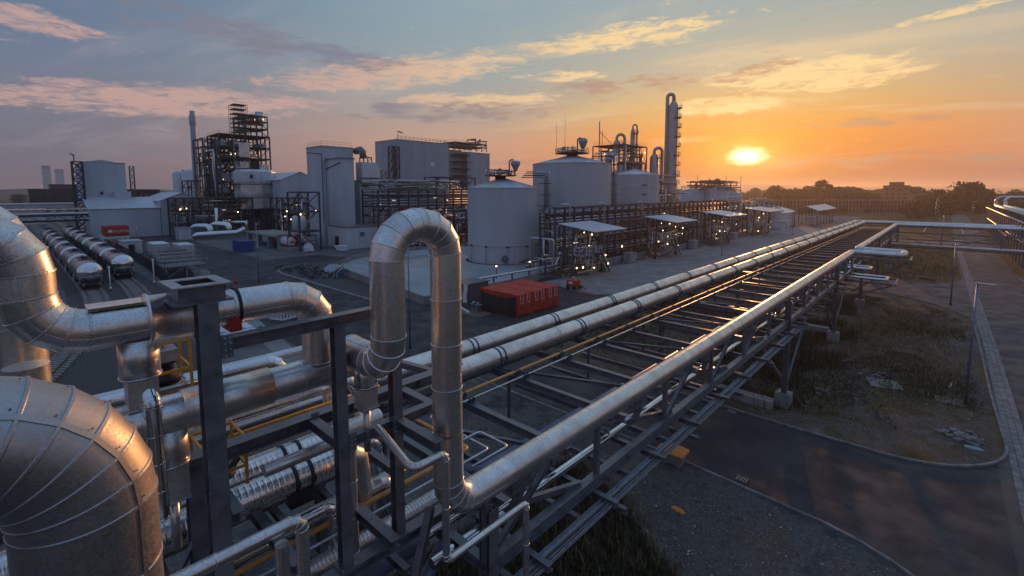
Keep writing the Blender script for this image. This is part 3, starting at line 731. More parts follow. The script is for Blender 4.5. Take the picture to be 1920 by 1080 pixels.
# drop stubs under the ducts: cones, square duct
def drop(label, x, y, ztop, r, zc, zb, sq):
    t = thing('drop_duct', label, 'duct', (x, y, zb), 'drop ducts under the clad pipes')
    part('collar', MB().cyl(x, y, zc, ztop, r, 32), 'clad', t)
    part('collar_ring', MB().lathe([(r, 0), (r + .015, 0), (r + .015, .03), (r, .03)], x, y, zc, 32), 'lip', t)
    part('square_duct', MB().box(x - sq, x + sq, y - sq, y + sq, zb, zc), 'clad', t)
    part('bottom_lip', MB().box(x - sq - .012, x + sq + .012, y - sq - .012, y + sq + .012, zb, zb + .03), 'lip', t)
    part('spindle', MB().cyl(x, y, zb - .9, zb, .07, 16), 'clad', t)
drop('round collar and duct under the upper left duct, with a bright side pipe', -9.0, 1.25, 12.05, .26, 11.45, 10.95, .19)
drop('collar and square duct under the elbow of the tall loop', -8.25, 4.63, 10.9, .22, 10.45, 10.0, .165)
drop('collar under the stout run beside the left column', -9.0, 1.55, 10.5, .25, 9.9, 9.3, .2)
# bright side pipe branch
pipe('short bright pipe curving off the drop duct at left', [(-8.98, 1.3, 11.3), (-8.78, 1.33, 11.05), (-8.74, 1.33, 9.2)], .12, 'clad_bright', .2, 3, .5, 24, lip=.008)
# chrome pipe behind
pipe('bright silver pipe behind the stout run, elbowing down at its right end', [(-11.3, 0.2, 10.0), (-11.3, .4, 10.35), (-11.3, 4.05, 10.35), (-11.2, 4.35, 9.6)], .17, 'clad_bright', .3, 3, .9, 28, lip=.01)
# giant elbow nearest the camera
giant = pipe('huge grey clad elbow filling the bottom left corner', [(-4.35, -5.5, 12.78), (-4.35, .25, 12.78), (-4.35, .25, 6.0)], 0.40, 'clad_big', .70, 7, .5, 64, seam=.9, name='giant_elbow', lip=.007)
pipe('brownish vertical clad pipe at the left edge under the elbow', [(-9.2, .05, 11.9), (-9.2, .05, 7.5)], .24, GP, None, 4, 1.2, 32, name='riser_pipe')
# smaller loop pipes in front
pipe('slim grey hairpin riser pair in front of the left column', [(-6.1, -2.0, 9.93), (-6.1, 2.42, 9.93), (-6.1, 2.42, 5.0)], .085, 'clad', .16, 3, .9, 24, lip=.008)
pipe('slim vertical pipe standing just left of the hairpin riser', [(-6.0, 2.12, 9.78), (-6.0, 2.12, 5.0)], .085, 'clad', .16, 3, 1.1, 24, lip=.008)
pipe('slim bright pipe stepping out and down in front of the tall loop', [(-8.05, 4.75, 9.6), (-6.6, 4.55, 9.42), (-6.6, 5.28, 9.42), (-6.6, 5.28, 7.24), (-6.6, 7.6, 7.24), (-6.6, 7.6, 4.5)], .075, 'clad', .14, 3, 1.0, 22, lip=.008)
pipe('thick grey pipe with a bright elbow near the middle bottom, dropping down', [(-9.2, 3.0, 9.0), (-9.2, 4.75, 9.0), (-9.2, 4.75, 5.5)], .12, 'clad', .2, 3, .8, 24, lip=.008)
pipe('shiny pipe stub pointing right at the bottom left, brightly banded', [(-6.4, -1.5, 8.05), (-6.4, 1.75, 8.05), (-6.95, 1.95, 7.8), (-8.2, 2.0, 7.2)], .21, 'clad_bright', .28, 4, .42, 32, lip=.012)
pipe('small shiny bend at the bottom middle', [(-7.6, 3.6, 6.4), (-7.2, 4.3, 6.5), (-7.25, 4.4, 5.0)], .13, 'clad_bright', .2, 4, .4, 24, lip=.01)
# corrugated pair
for X, z, y1, lab, hi in ((-11.1, 8.0, 5.5, 'left of two corrugated bright pipes strapped together behind the frame', 0), (-10.2, 8.0, 5.35, 'right of two corrugated bright pipes strapped together behind the frame', 1)):
    t = thing('corrugated_pipe', lab, 'pipe', (X, 0, z), 'corrugated pipes behind the frame')
    part('ribbed_cladding', ribbed(MB(), (X, -3, z), (X, y1 - .6, z), .30, .115, .009, 72), 'clad_mid', t)
    part('smooth_end', MB().tube([(X, y1 - .6, z), (X, y1 - .2, z), (X, y1 + .1, z - .2), (X, y1 + .2, z - 1), (X, y1 + .2, z - 3)], [.30, .29, .24, .24, .24], 32), 'clad', t)
    clamps(t, [(X, y1 - 1.3, z)], .30, 'steel_black', .34, .08, .3)
    clamps(t, [(X, y1 - 4.4, z)], .30, 'steel_black', .34, .08, .3)
for X, z, lab in ((-12.6, 7.3, 'thin corrugated pipe running under the long wide beam'), (-9.6, 6.1, 'dark ribbed pipe low behind the yellow pipe'), (-11.6, 5.9, 'dull ribbed pipe lowest between the clad pipes')):
    t = thing('corrugated_pipe', lab, 'pipe', (X, 0, z), 'corrugated pipes behind the frame')
    part('ribbed_cladding', ribbed(MB(), (X, -3, z), (X, 7.5, z), .24 if X < -12 else .2, .09, .008, 56), 'clad_rough' if X < -12 else 'clad', t)
# steel frame
fr = thing('steel_frame', 'dark grey steel frame of columns and beams carrying the clad pipes in front', 'steel frame', (-8.2, 3, 6.8))
FX = -8.2
beam((FX, 1.98, 3.0), (FX, 1.98, 12.62), .27, .27, 'steel', fr, 'column', roll=V((1, 0, 0)))
beam((FX, 4.06, 7.0), (FX, 4.06, 11.86), .21, .21, 'steel', fr, 'column', roll=V((1, 0, 0)))
beam((FX, 5.27, 7.0), (FX, 5.27, 10.9), .21, .21, 'steel', fr, 'column', roll=V((1, 0, 0)))
for y in (4.06, 5.27): part('base_plate', MB().box(FX - .17, FX + .17, y - .17, y + .17, 6.97, 7.0), 'steel', fr)
beam((FX, 2.05, 11.92), (FX, 4.78, 11.92), .24, .2, 'steel', fr, 'top_beam')
beam((FX, -2, 6.86), (FX, 7.1, 6.86), .30, .22, 'steel', fr, 'base_beam')
beam((FX, 4.17, 9.5), (FX, 6.3, 9.5), .2, .2, 'steel', fr, 'mid_beam'); beam((FX + .11, 5.27, 9.5), (-6.72, 5.27, 9.5), .2, .2, 'steel', fr, 'outrigger')
beam((-9.55, -1, 9.5), (-9.55, 8.2, 9.5), .32, .24, 'steel', fr, 'long_beam')
beam((-9.44, 4.06, 9.49), (FX - .1, 4.06, 9.49), .2, .2, 'steel', fr, 'cross_tie'); beam((-9.44, 6.2, 9.49), (FX - .1, 6.2, 9.49), .2, .2, 'steel', fr, 'cross_tie')
beam((-9.3, 4.9, 7.2), (-7.72, 4.9, 7.2), .22, .2, 'steel', fr, 'outrigger'); beam((-13, 3.2, 7.4), (-8.3, 3.2, 7.4), .2, .2, 'steel', fr, 'cross_tie')
beam((-10.4, 3.0, 9.0), (-8.9, .9, 7.0), .09, .09, 'steel', fr, 'brace'); beam((-7.9, 5.9, 7.4), (-7.3, 4.3, 4.2), .16, .16, 'steel', fr, 'brace')
beam((-14.5, 6.2, 7.3), (-9.6, 6.2, 7.3), .2, .2, 'steel', fr, 'cross_tie'); beam((-11.8, 2.3, 8.9), (-8.3, 2.3, 8.9), .18, .18, 'steel', fr, 'cross_tie')
beam((-12.0, 7.6, 9.2), (-9.66, 7.6, 9.42), .18, .18, 'steel', fr, 'cross_tie')
beam((-13.5, 2.05, 5.5), (-13.5, 2.05, 9.5), .22, .22, 'steel', fr, 'column'); beam((-9.6, 1.98, 5.0), (-9.6, 1.98, 9.4), .26, .26, 'steel', fr, 'column')
# pale wooden / tag strip on the loop
part('bracket', MB().box(-7.62, -7.5, 4.55, 4.65, 11.55, 11.9), 'orange_pipe', fr)
# box frame over the upper duct
bx = thing('box_frame', 'open square grey steel box frame with a wide flange standing on the left column', 'steel box', (-8.55, 1.95, 12.62))
bxx, bxy, hw = -8.62, 1.96, .37
for (a, b) in (((-1, -1), (1, -1)), ((1, -1), (1, 1)), ((1, 1), (-1, 1)), ((-1, 1), (-1, -1))):
    p = V((bxx + a[0] * hw, bxy + a[1] * hw * .8, 0)); q2 = V((bxx + b[0] * hw, bxy + b[1] * hw * .8, 0))
    beam(p + V((0, 0, 12.75)), q2 + V((0, 0, 12.75)), .03, .22, 'steel', bx, 'side_plate', 'box')
fl = MB(); o_, i_ = hw + .09, hw - .10
for sx in (-1, 1): fl.box(bxx + sx * i_, bxx + sx * o_, bxy - o_ * .85, bxy + o_ * .85, 12.865, 12.885)
for sy in (-1, 1): fl.box(bxx - i_, bxx + i_, bxy + sy * i_ * .85, bxy + sy * o_ * .85, 12.865, 12.885)
part('top_flange', fl, 'galv_dull', bx); part('bottom_flange', MB().box(bxx - o_, bxx + o_, bxy - o_ * .85, bxy + o_ * .85, 12.60, 12.635), 'steel', bx)
part('red_liner', MB().box(bxx - .28, bxx + .28, bxy + .08, bxy + .24, 12.64, 12.80), 'red', bx)
# valves with yellow cages
def valve(x, y, z, lab, s_=1.):
    t = thing('valve', lab, 'valve', (x, y, z), 'box actuated valves in yellow cages')
    part('body', MB().lathe([(.0, -.35), (.28, -.35), (.28, -.28), (.16, -.26), (.16, -.02), (.26, 0), (.26, .05), (0, .05)], x, y, z, 24), 'steel_black', t)
    part('actuator', MB().box(x - .26 * s_, x + .26 * s_, y - .2 * s_, y + .2 * s_, z + .06, z + .28), 'galv_dull', t)
    part('handwheel', MB().tube([V((x + .18 * cos(a * pi / 8), y + .18 * sin(a * pi / 8), z + .40)) for a in range(17)], .016, 8), 'black', t)
    part('spindle', MB().cyl(x, y, z + .28, z + .42, .03, 10), 'galv', t)
    for sx, sy in ((-1, -1), (1, -1), (1, 1), (-1, 1)):
        part('cage_post', MB().bar((x + sx * .42, y + sy * .36, z - .5), (x + sx * .42, y + sy * .36, z + .5), .05, .05), 'yellow', t)
    for zz in (-.1, .48):
        for a, b in (((-1, -1), (1, -1)), ((1, -1), (1, 1)), ((1, 1), (-1, 1)), ((-1, 1), (-1, -1))):
            part('cage_rail', MB().bar((x + a[0] * .42, y + a[1] * .36, z + zz), (x + b[0] * .42, y + b[1] * .36, z + zz), .04, .05), 'yellow', t)
valve(-11.3, 1.95, 10.9, 'grey boxed valve in a yellow cage behind the flange of the upper duct')
valve(-10.3, 2.55, 9.0, 'grey boxed valve in a yellow frame under the stout run beside the left column')
tag(O('yellow_beam', MB().bar((-12.5, .2, 8.9), (-10.3, 2.6, 8.9), .10, .16).mesh('yellow_beam', 'yellow')), 'short yellow beam low behind the left column', 'beam')
tag(O('yellow_beam', MB().bar((-6.5, -1.2, 9.2), (-8.0, .2, 9.2), .10, .2).mesh('yellow_beam', 'yellow')), 'yellow beam end showing at the left edge below the huge elbow', 'beam')
yh = thing('handrail', 'yellow handrail strip between pipes right of the tall loop base', 'handrail', (-12, 7.5, 8))
part('rail', MB().bar((-11.8, 6.2, 8.2), (-11.8, 8.6, 8.2), .05, .16), 'yellow', yh)
gh = thing('pipe_hoop', 'small grey pipe hoop just right of the tall loop base', 'pipe', (-8, 8, 7))
part('tube', MB().tube([p for p, _ in route([(-9.2, 7.3, 7.6), (-9.2, 8.6, 7.6), (-8.1, 8.6, 7.6), (-8.1, 7.3, 7.6)], .12, 4)], .035, 10), 'galv', gh)

# bolted plates and gussets on the frame
def bolts(t, pts, m='galv_dull'):
    for p, q2 in pts:
        b = MB().tube([V(p), V(q2)], .016, 6); part('bolt', b, m, t)
for y in (4.06, 5.27):
    bolts(fr, [((FX + sx * .135, y + sy * .135, 7.0), (FX + sx * .135, y + sy * .135, 7.045)) for sx in (-1, 1) for sy in (-1, 1)])
for (x, y, z) in ((FX + .11, 4.17, 9.5), (FX + .11, 5.15, 9.5), (-9.44, 4.06, 9.5), (FX + .13, 2.14, 11.9)):
    part('gusset', MB().box(x - .012, x + .012, y - .02, y + .14, z - .18, z + .18), 'steel', fr)
    bolts(fr, [((x + .01, y + .03 + .07 * k, z + dz_), (x + .04, y + .03 + .07 * k, z + dz_)) for k in (0, 1) for dz_ in (-.14, -.05, .05, .14)])
for y in (1.6, 3.0, 4.6, 6.1): part('stiffener', MB().box(FX - .14, FX + .14, y - .008, y + .008, 6.76, 6.95), 'steel', fr)
for y in (2.5, 3.6, 5.0, 6.8): part('stiffener', MB().box(-9.65, -9.45, y - .008, y + .008, 9.4, 9.6), 'steel', fr)
# lower piping running under and behind the frame
rl = random.Random(21)
for x, z, r, y1, m_, lab in ((-12.3, 9.1, .14, 6.0, 'clad_bright', 'bright slim clad pipe high behind the stout run'), (-13.0, 8.6, .19, 7.0, 'clad_mid', 'silver clad pipe behind the corrugated pair, left side'), (-9.75, 7.25, .11, 4.6, 'clad_bright', 'bright slim pipe just below the corrugated pair'),
                             (-10.3, 6.75, .16, 6.5, 'clad', 'dull clad pipe below the corrugated pair'), (-8.9, 6.3, .13, 4.2, 'clad_mid', 'silver clad pipe under the base beam'), (-11.9, 7.0, .10, 7.0, 'galv', 'thin galvanised line behind the yellow pipe'), (-12.7, 6.1, .20, 7.6, 'clad', 'grey clad pipe low between the frame and the deck'),
                             (-13.8, 9.6, .13, 6.4, 'clad_mid', 'silver pipe highest at the back left'), (-7.5, 6.2, .11, 3.2, 'clad_bright', 'bright slim pipe under the outrigger at the bottom')):
    pipe(lab, [(x, -2.5, z), (x, y1, z), (x, y1 + .01, z - 2.2)], r, m_, r * 2.6, 4, .9, 24, cat='pipe', lip=.007, name='clad_line', group='parallel clad lines under the frame')
for x, z, y1, l in ((-10.75, 6.45, 9.0, 'longer'), (-13.4, 7.9, 8.0, 'higher')):
    t = thing('yellow_line', l + ' yellow gas line among the lower pipes at left', 'pipe', (x, 0, z)); part('tube', MB().tube([(x, -2, z), (x, y1, z)], .045, 10), 'yellow', t)
for k in range(5):
    y = .6 + k * 1.25; beam((-14.3, y, 5.75), (-8.4, y, 5.75), .16, .18, 'steel', fr, 'pipe_support')
#MIDGROUND
rnd = random.Random(11)
# ------------------------------------------------------------------ generators
def frame(name, label, cat, x0, x1, y0, y1, zs, nx, ny, m='steel_navy', w=.3, diag=.4, deck=None, rail_=False, group=None, topz=None, parent=None):
    """braced steel frame: columns, floor beams, diagonals, gratings - one object each"""
    t = parent or thing(name, label, cat, ((x0 + x1) / 2, (y0 + y1) / 2, zs[0] if zs[0] < .5 else 0), group)
    X = [x0 + (x1 - x0) * i / nx for i in range(nx + 1)]; Y = [y0 + (y1 - y0) * i / ny for i in range(ny + 1)]
    for i, x in enumerate(X):
        for j, y in enumerate(Y):
            beam((x, y, zs[0]), (x, y, zs[-1]), w, w, m, t, 'column', 'box')
    for z in zs[1:]:
        for x in X: beam((x, y0, z), (x, y1, z), w * .7, w * .9, m, t, 'floor_beam', 'box')
        for y in Y: beam((x0, y, z), (x1, y, z), w * .7, w * .9, m, t, 'floor_beam', 'box')
        if deck and rnd.random() < deck:
            part('grating', MB().box(x0 + .1, x1 - .1, y0 + .1, y1 - .1, z + w * .45, z + w * .45 + .06), 'steel_black', t)
            if rail_:
                for zz in (.55, 1.1):
                    part('handrail', MB().bar((x1, y0, z + zz), (x1, y1, z + zz), .06, .06).bar((x0, y0, z + zz), (x1, y0, z + zz), .06, .06), 'galv_dull', t)
    for k in range(len(zs) - 1):
        for j in range(ny):
            if rnd.random() < diag:
                a, b = (Y[j], Y[j + 1]) if rnd.random() < .5 else (Y[j + 1], Y[j])
                beam((x1, a, zs[k]), (x1, b, zs[k + 1]), w * .5, w * .5, m, t, 'diagonal', 'box')
        for i in range(nx):
            if rnd.random() < diag:
                a, b = (X[i], X[i + 1]) if rnd.random() < .5 else (X[i + 1], X[i])
                beam((a, y0, zs[k]), (b, y0, zs[k + 1]), w * .5, w * .5, m, t, 'diagonal', 'box')
    return t
def lattice(name, label, cat, x, y, z0, z1, w, n, m='steel_navy', th=.25, wy=None, group=None):
    t = thing(name, label, cat, (x, y, z0), group); wy = wy or w
    for sx in (-1, 1):
        for sy in (-1, 1): beam((x + sx * w / 2, y + sy * wy / 2, z0), (x + sx * w / 2, y + sy * wy / 2, z1), th, th, m, t, 'leg', 'box')
    h = (z1 - z0) / n
    for k in range(n):
        za, zb = z0 + k * h, z0 + (k + 1) * h
        for sx in (-1, 1):
            beam((x + sx * w / 2, y - wy / 2, zb), (x + sx * w / 2, y + wy / 2, zb), th * .6, th * .6, m, t, 'strut', 'box')
            beam((x + sx * w / 2, y - wy / 2, za), (x + sx * w / 2, y + wy / 2, zb), th * .5, th * .5, m, t, 'diagonal', 'box')
            beam((x + sx * w / 2, y + wy / 2, za), (x + sx * w / 2, y - wy / 2, zb), th * .5, th * .5, m, t, 'diagonal', 'box')
        for sy in (-1, 1):
            beam((x - w / 2, y + sy * wy / 2, zb), (x + w / 2, y + sy * wy / 2, zb), th * .6, th * .6, m, t, 'strut', 'box')
            beam((x - w / 2, y + sy * wy / 2, za), (x + w / 2, y + sy * wy / 2, zb), th * .5, th * .5, m, t, 'diagonal', 'box')
    return t
def pipes_in(t, x0, x1, y0, y1, z0, z1, n, r=(.08, .22), ms=('clad_far', 'galv', 'steel_black', 'clad_far', 'galv_dull'), legs=3, name='pipe_run'):
    """random but orthogonal process piping inside a box"""
    for _ in range(n):
        p = [rnd.uniform(x0, x1), rnd.uniform(y0, y1), rnd.uniform(z0, z1)]; P = [tuple(p)]; last = -1
        for k in range(rnd.randint(2, legs + 1)):
            ax = rnd.choice([a for a in (0, 1, 1, 2) if a != last]); last = ax
            lo, hi = ((x0, x1), (y0, y1), (z0, z1))[ax]
            nv = rnd.uniform(lo, hi)
            if abs(nv - p[ax]) < .9: nv = min(hi, max(lo, p[ax] + rnd.choice((-1, 1)) * .9))
            if abs(nv - p[ax]) < .3 or (len(P) > 1 and P[-1][ax] != P[-2][ax]): continue
            p[ax] = nv; P.append(tuple(p))
        if len(P) < 2: continue
        rr = rnd.uniform(*r)
        try: pts = [q2 for q2, _ in route(P, min(.4, rr * 2.2), 3)]
        except Exception: pts = P
        Q = [V(pts[0])]
        for q2 in pts[1:]:
            if (V(q2) - Q[-1]).length > .02: Q.append(V(q2))
        if len(Q) > 1: part(name, MB().tube(Q, rr, 8), rnd.choice(ms), t)
def vessel(t, x, y, z, r, h, m='clad_far', axis='Z', name='vessel'):
    b = MB(); pr_ = [(0, 0), (r * .6, r * .12), (r, r * .4), (r, h - r * .4), (r * .6, h - r * .12), (0, h)]
    b.lathe(pr_, x, y, z, 18, axis); part(name, b, m, t)
NL = [0]
def lampm(r): return shared(('bulb', r), lambda: MB().lathe([(0, -r), (r * .7, -r * .7), (r, 0), (r * .7, r * .7), (0, r)], 0, 0, 0, 8), 'lamp_warm')
def lampw(r): return shared(('bulbw', r), lambda: MB().lathe([(0, -r), (r * .7, -r * .7), (r, 0), (r * .7, r * .7), (0, r)], 0, 0, 0, 8), 'lamp_white')
def tubem(L): return shared(('strip', L), lambda: MB().box(-.04, .04, -L / 2, L / 2, -.03, .03), 'lamp_strip')
def lamps_in(t, x0, x1, y0, y1, z0, z1, n, warm=.5, r=(.06, .10), strip=.4):
    for _ in range(n):
        p = (rnd.uniform(x0, x1), rnd.uniform(y0, y1), rnd.uniform(z0, z1))
        if rnd.random() < strip: O('strip_light', tubem(1.1), t, p)
        else: O('light_bulb', lampm(round(rnd.uniform(*r), 2)) if rnd.random() < warm else lampw(round(rnd.uniform(*r), 2)), t, p)
def flood(x, y, z, label, r=.2):
    t = thing('floodlight', label, 'floodlight', (x, y, z), 'lit floodlights around the plant')
    O('housing', shared(('fl', r), lambda: MB().box(-r, r, -r * 1.6, r * .2, -r, r).box(-.04, .04, -.04, .04, -r - .5, -r), 'steel_black'), t, (x, y, z))
    O('lens', lampm(r), t, (x + r * .8, y - r * .4, z))
def railing(t, pts, z, h=1.1, step=1.6, m='galv_dull', th=.05, name='railing'):
    b = MB()
    for a, c_ in zip(pts[:-1], pts[1:]):
        a = V((*a, z)); c_ = V((*c_, z)); L = (c_ - a).length; k = max(1, int(L / step))
        for zz in (h, h * .5): b.bar(a + V((0, 0, zz)), c_ + V((0, 0, zz)), th, th)
        for i in range(k + 1): p = a.lerp(c_, i / k); b.bar(p, p + V((0, 0, h)), th, th)
    part(name, b, m, t)
def panelled(name, label, cat, x0, x1, y0, y1, z0, z1, m='panel_light', group=None, slope=0, pitch=3., parent=None, pn='wall_panel'):
    """building clad in separate upright panels with recessed joints on the two faces seen, flat core behind"""
    t = parent or thing(name, label, cat, ((x0 + x1) / 2, (y0 + y1) / 2, z0), group)
    part('core', MB().box(x0 + .1, x1 - .1, y0 + .1, y1 - .1, z0, z1 - .1), 'steel_black', t)
    ny = max(1, int((y1 - y0) / pitch)); nx = max(1, int((x1 - x0) / pitch)); g = .025
    for i in range(ny):
        a = y0 + (y1 - y0) * i / ny; b = y0 + (y1 - y0) * (i + 1) / ny
        mb = MB().box(x1 - .1, x1, a + g, b - g, z0, z1)
        for k in range(1, int((b - a) / .9)): mb.box(x1, x1 + .035, a + k * .9 - .04, a + k * .9 + .04, z0, z1)
        part(pn, mb, m, t)
    for i in range(nx):
        a = x0 + (x1 - x0) * i / nx; b = x0 + (x1 - x0) * (i + 1) / nx
        mb = MB().box(a + g, b - g, y0, y0 + .1, z0, z1)
        for k in range(1, int((b - a) / .9)): mb.box(a + k * .9 - .04, a + k * .9 + .04, y0 - .035, y0, z0, z1)
        part(pn, mb, m, t)
    part('parapet', MB().box(x0 - .1, x1 + .1, y0 - .1, y1 + .1, z1, z1 + .25), 'galv_dull', t)
    return t
def hall(name, label, x0, x1, y0, y1, h, ridge, m='panel_light', roof='tankroof', ax='X', group=None, cat='hall'):
    """gabled hall; ridge runs along ax"""
    t = thing(name, label, cat, ((x0 + x1) / 2, (y0 + y1) / 2, 0), group)
    if ax == 'Y':
        xm = (x0 + x1) / 2
        part('walls', MB().add([(x0, y0, 0), (x1, y0, 0), (x1, y0, h), (xm, y0, ridge), (x0, y0, h), (x0, y1, 0), (x1, y1, 0), (x1, y1, h), (xm, y1, ridge), (x0, y1, h)],
             [(0, 1, 2, 3, 4), (9, 8, 7, 6, 5), (1, 6, 7, 2), (0, 4, 9, 5)]), m, t)
        for sx, xe in ((1, x1 + .4), (-1, x0 - .4)):
            he = h - (ridge - h) * .4 / ((x1 - x0) / 2)
            n = max(2, int((y1 - y0) / 6))
            for i in range(n):
                a = y0 - .4 + (y1 - y0 + .8) * i / n; b = y0 - .4 + (y1 - y0 + .8) * (i + 1) / n - .03
                part('roof_sheet', MB().add([(xm, a, ridge + .15), (xe, a, he + .15), (xe, b, he + .15), (xm, b, ridge + .15), (xm, a, ridge + .03), (xe, a, he + .03), (xe, b, he + .03), (xm, b, ridge + .03)],
                     [(0, 1, 2, 3), (7, 6, 5, 4), (0, 4, 5, 1), (1, 5, 6, 2), (2, 6, 7, 3), (3, 7, 4, 0)]), roof, t)
    else:
        ym = (y0 + y1) / 2
        part('walls', MB().add([(x1, y0, 0), (x1, y1, 0), (x1, y1, h), (x1, ym, ridge), (x1, y0, h), (x0, y0, 0), (x0, y1, 0), (x0, y1, h), (x0, ym, ridge), (x0, y0, h)],
             [(0, 1, 2, 3, 4), (9, 8, 7, 6, 5), (1, 6, 7, 2), (0, 4, 9, 5)]), m, t)
        for ye in (y0 - .4, y1 + .4):
            he = h - (ridge - h) * .4 / ((y1 - y0) / 2); n = max(2, int((x1 - x0) / 6))
            for i in range(n):
                a = x0 - .4 + (x1 - x0 + .8) * i / n; b = x0 - .4 + (x1 - x0 + .8) * (i + 1) / n - .03
                part('roof_sheet', MB().add([(a, ym, ridge + .15), (a, ye, he + .15), (b, ye, he + .15), (b, ym, ridge + .15), (a, ym, ridge + .03), (a, ye, he + .03), (b, ye, he + .03), (b, ym, ridge + .03)],
                     [(0, 1, 2, 3), (7, 6, 5, 4), (0, 4, 5, 1), (1, 5, 6, 2), (2, 6, 7, 3), (3, 7, 4, 0)]), roof, t)
    return t

# ------------------------------------------------------------------ storage tanks
def tank(label, x, y, r, h, apex, m='tankpaint', sheets=40, z0=.3, hoops=0):
    t = thing('storage_tank', label, 'storage tank', (x, y, 0), 'big round storage tanks')
    part('foundation', MB().cyl(x, y, 0, z0, r + .5, 48), 'concrete', t)
    for i in range(sheets):
        a0 = 2 * pi * i / sheets; a1 = 2 * pi * (i + 1) / sheets - .0035
        vs = []; K = 3
        for k in range(K + 1):
            a = a0 + (a1 - a0) * k / K; vs += [(x + r * cos(a), y + r * sin(a), z0), (x + r * cos(a), y + r * sin(a), h)]
        fs = [(2 * k, 2 * k + 2, 2 * k + 3, 2 * k + 1) for k in range(K)]
        b = MB().add(vs, fs, True)
        part('shell_sheet', b, m, t)
        ca = a0
        p = V((x + (r + .02) * cos(ca), y + (r + .02) * sin(ca), z0)); 
        vs = [(x, y, apex), (x + r * 1.02 * cos(a0), y + r * 1.02 * sin(a0), h + .02), (x + r * 1.02 * cos(a1), y + r * 1.02 * sin(a1), h + .02)]
        part('roof_sheet', MB().add(vs, [(0, 1, 2)]), 'tankroof', t)
    sm_ = MB()
    for i in range(sheets):
        a = 2 * pi * i / sheets
        sm_.bar((x + (r + .015) * cos(a), y + (r + .015) * sin(a), z0), (x + (r + .015) * cos(a), y + (r + .015) * sin(a), h), .05, .04)
        sm_.bar((x + .3 * cos(a), y + .3 * sin(a), apex + .02), (x + (r + .1) * cos(a), y + (r + .1) * sin(a), h + .06), .05, .05)
    stuff('seams', sm_, m, t)
    part('core', MB().cyl(x, y, z0, h - .1, r - .06, 40), 'steel_black', t)
    part('rim', MB().lathe([(r, h - .12), (r + .12, h - .12), (r + .12, h + .06), (r, h + .06)], x, y, 0, 48, 'Z', False), 'tankroof', t)
    for k in range(hoops):
        zz = h * (k + 1) / (hoops + 1); part('hoop', MB().lathe([(r, 0), (r + .05, 0), (r + .05, .12), (r, .12)], x, y, zz, 48, 'Z', False), 'galv_dull', t)
    return t
def tank_top(t, x, y, z, r, n=7):
    part('platform', MB().lathe([(r * .3, -.08), (r, -.08), (r, .04), (r * .3, .04)], x, y, z, 24, 'Z', False), 'steel_black', t)
    part('nozzle', MB().cyl(x, y, z - 1.4, z, r * .35, 16), 'steel_black', t)
    pts = [(x + r * cos(2 * pi * i / 16), y + r * sin(2 * pi * i / 16)) for i in range(17)]
    railing(t, pts, z, 1.1, 1.1, 'steel', .06)
    pipes_in(t, x - r * .8, x + r * .8, y - r * .8, y + r * .8, z + .2, z + 1.3, n, (.07, .14), ('galv', 'steel_black', 'clad_far', 'steel'))
    for i in range(5):
        a = rnd.uniform(0, 6); part('vent', MB().cyl(x + r * .6 * cos(a), y + r * .6 * sin(a), z, z + rnd.uniform(.8, 1.7), .09, 8).cyl(x + r * .6 * cos(a), y + r * .6 * sin(a), z + 1.2, z + 1.4, .2, 8), 'galv_dull', t)
T1 = (-66.6, 69.3); 
t1 = tank('nearest big pale blue grey round tank with a ring pipe low on its side', *T1, 7.2, 14.95, 16.9, sheets=48)
tank_top(t1, T1[0] - .6, T1[1] - .2, 17.4, 3.1, 18)
a1 = []
for i in range(40):
    a = R(-75 + 250 * i / 39 - 55); a1.append((T1[0] + 7.5 * cos(a), T1[1] + 7.5 * sin(a), 3.9))
part('ring_pipe', MB().tube(a1, .09, 8), 'galv', t1)
for i in (4, 9, 14, 19, 24, 29):
    part('ring_pipe_bracket', MB().box(a1[i][0] - .2, a1[i][0] + .2, a1[i][1] - .2, a1[i][1] + .2, 3.55, 3.75), 'steel_black', t1)
    part('riser', MB().cyl(a1[i][0], a1[i][1], .4, 3.9, .06, 8), 'galv_dull', t1)
mw_ = part('manway', MB().lathe([(0, 0), (.65, 0), (.65, .25), (.55, .3), (0, .3)], 0, 0, 0, 16, 'X'), 'steel', t1)
mw_.location = V((5.25, -5.1, 1.45)); mw_.rotation_euler = (0, 0, R(-44))
# hood on the roof
for (tt, x, y, z) in ((t1, T1[0] + 1.0, T1[1] + 2.6, 17.4),):
    part('fan_hood', MB().lathe([(.35, 1.0), (.5, 1.5), (.95, 2.3), (1.0, 2.9), (.6, 3.1), (0, 3.15)], x, y, z, 18), 'galv_dull', tt)
    part('vent_pipe', MB().tube([(x - .9, y - .9, z), (x - .9, y - .9, z + 3.0), (x - .7, y - .6, z + 3.3), (x - .3, y - .2, z + 3.3)], .14, 8), 'steel', tt)
T2 = (-69.6, 87.7)
t2 = tank('tallest and widest pale round tank, behind the nearest tank', -65.2, 91.1, 9.1, 20.5, 22.7, sheets=52)
tank_top(t2, -65.2, 91.1, 23.1, 3.9, 20)
part('fan_hood', MB().lathe([(.35, 1.0), (.6, 1.5), (1.05, 2.6), (1.0, 3.2), (.5, 3.5), (0, 3.55)], -63.2, 92.6, 23.1, 18), 'galv_dull', t2)
part('vent_pipe', MB().tube([(-64.2, 91.8, 23.1), (-64.2, 91.8, 26.2), (-63.9, 92.1, 26.6), (-63.5, 92.4, 26.6)], .16, 8), 'steel', t2)
for dx_, h_ in ((-2.6, 30), (-1.2, 31)): part('lightning_rod', MB().cyl(-65.2 + dx_, 91.1 + dx_, 22.5, h_, .045, 6), 'galv', t2)
t3 = tank('round tank with hoops, right of the tallest tank', -62.6, 116.2, 6.5, 18.6, 20.2, sheets=36, hoops=4)
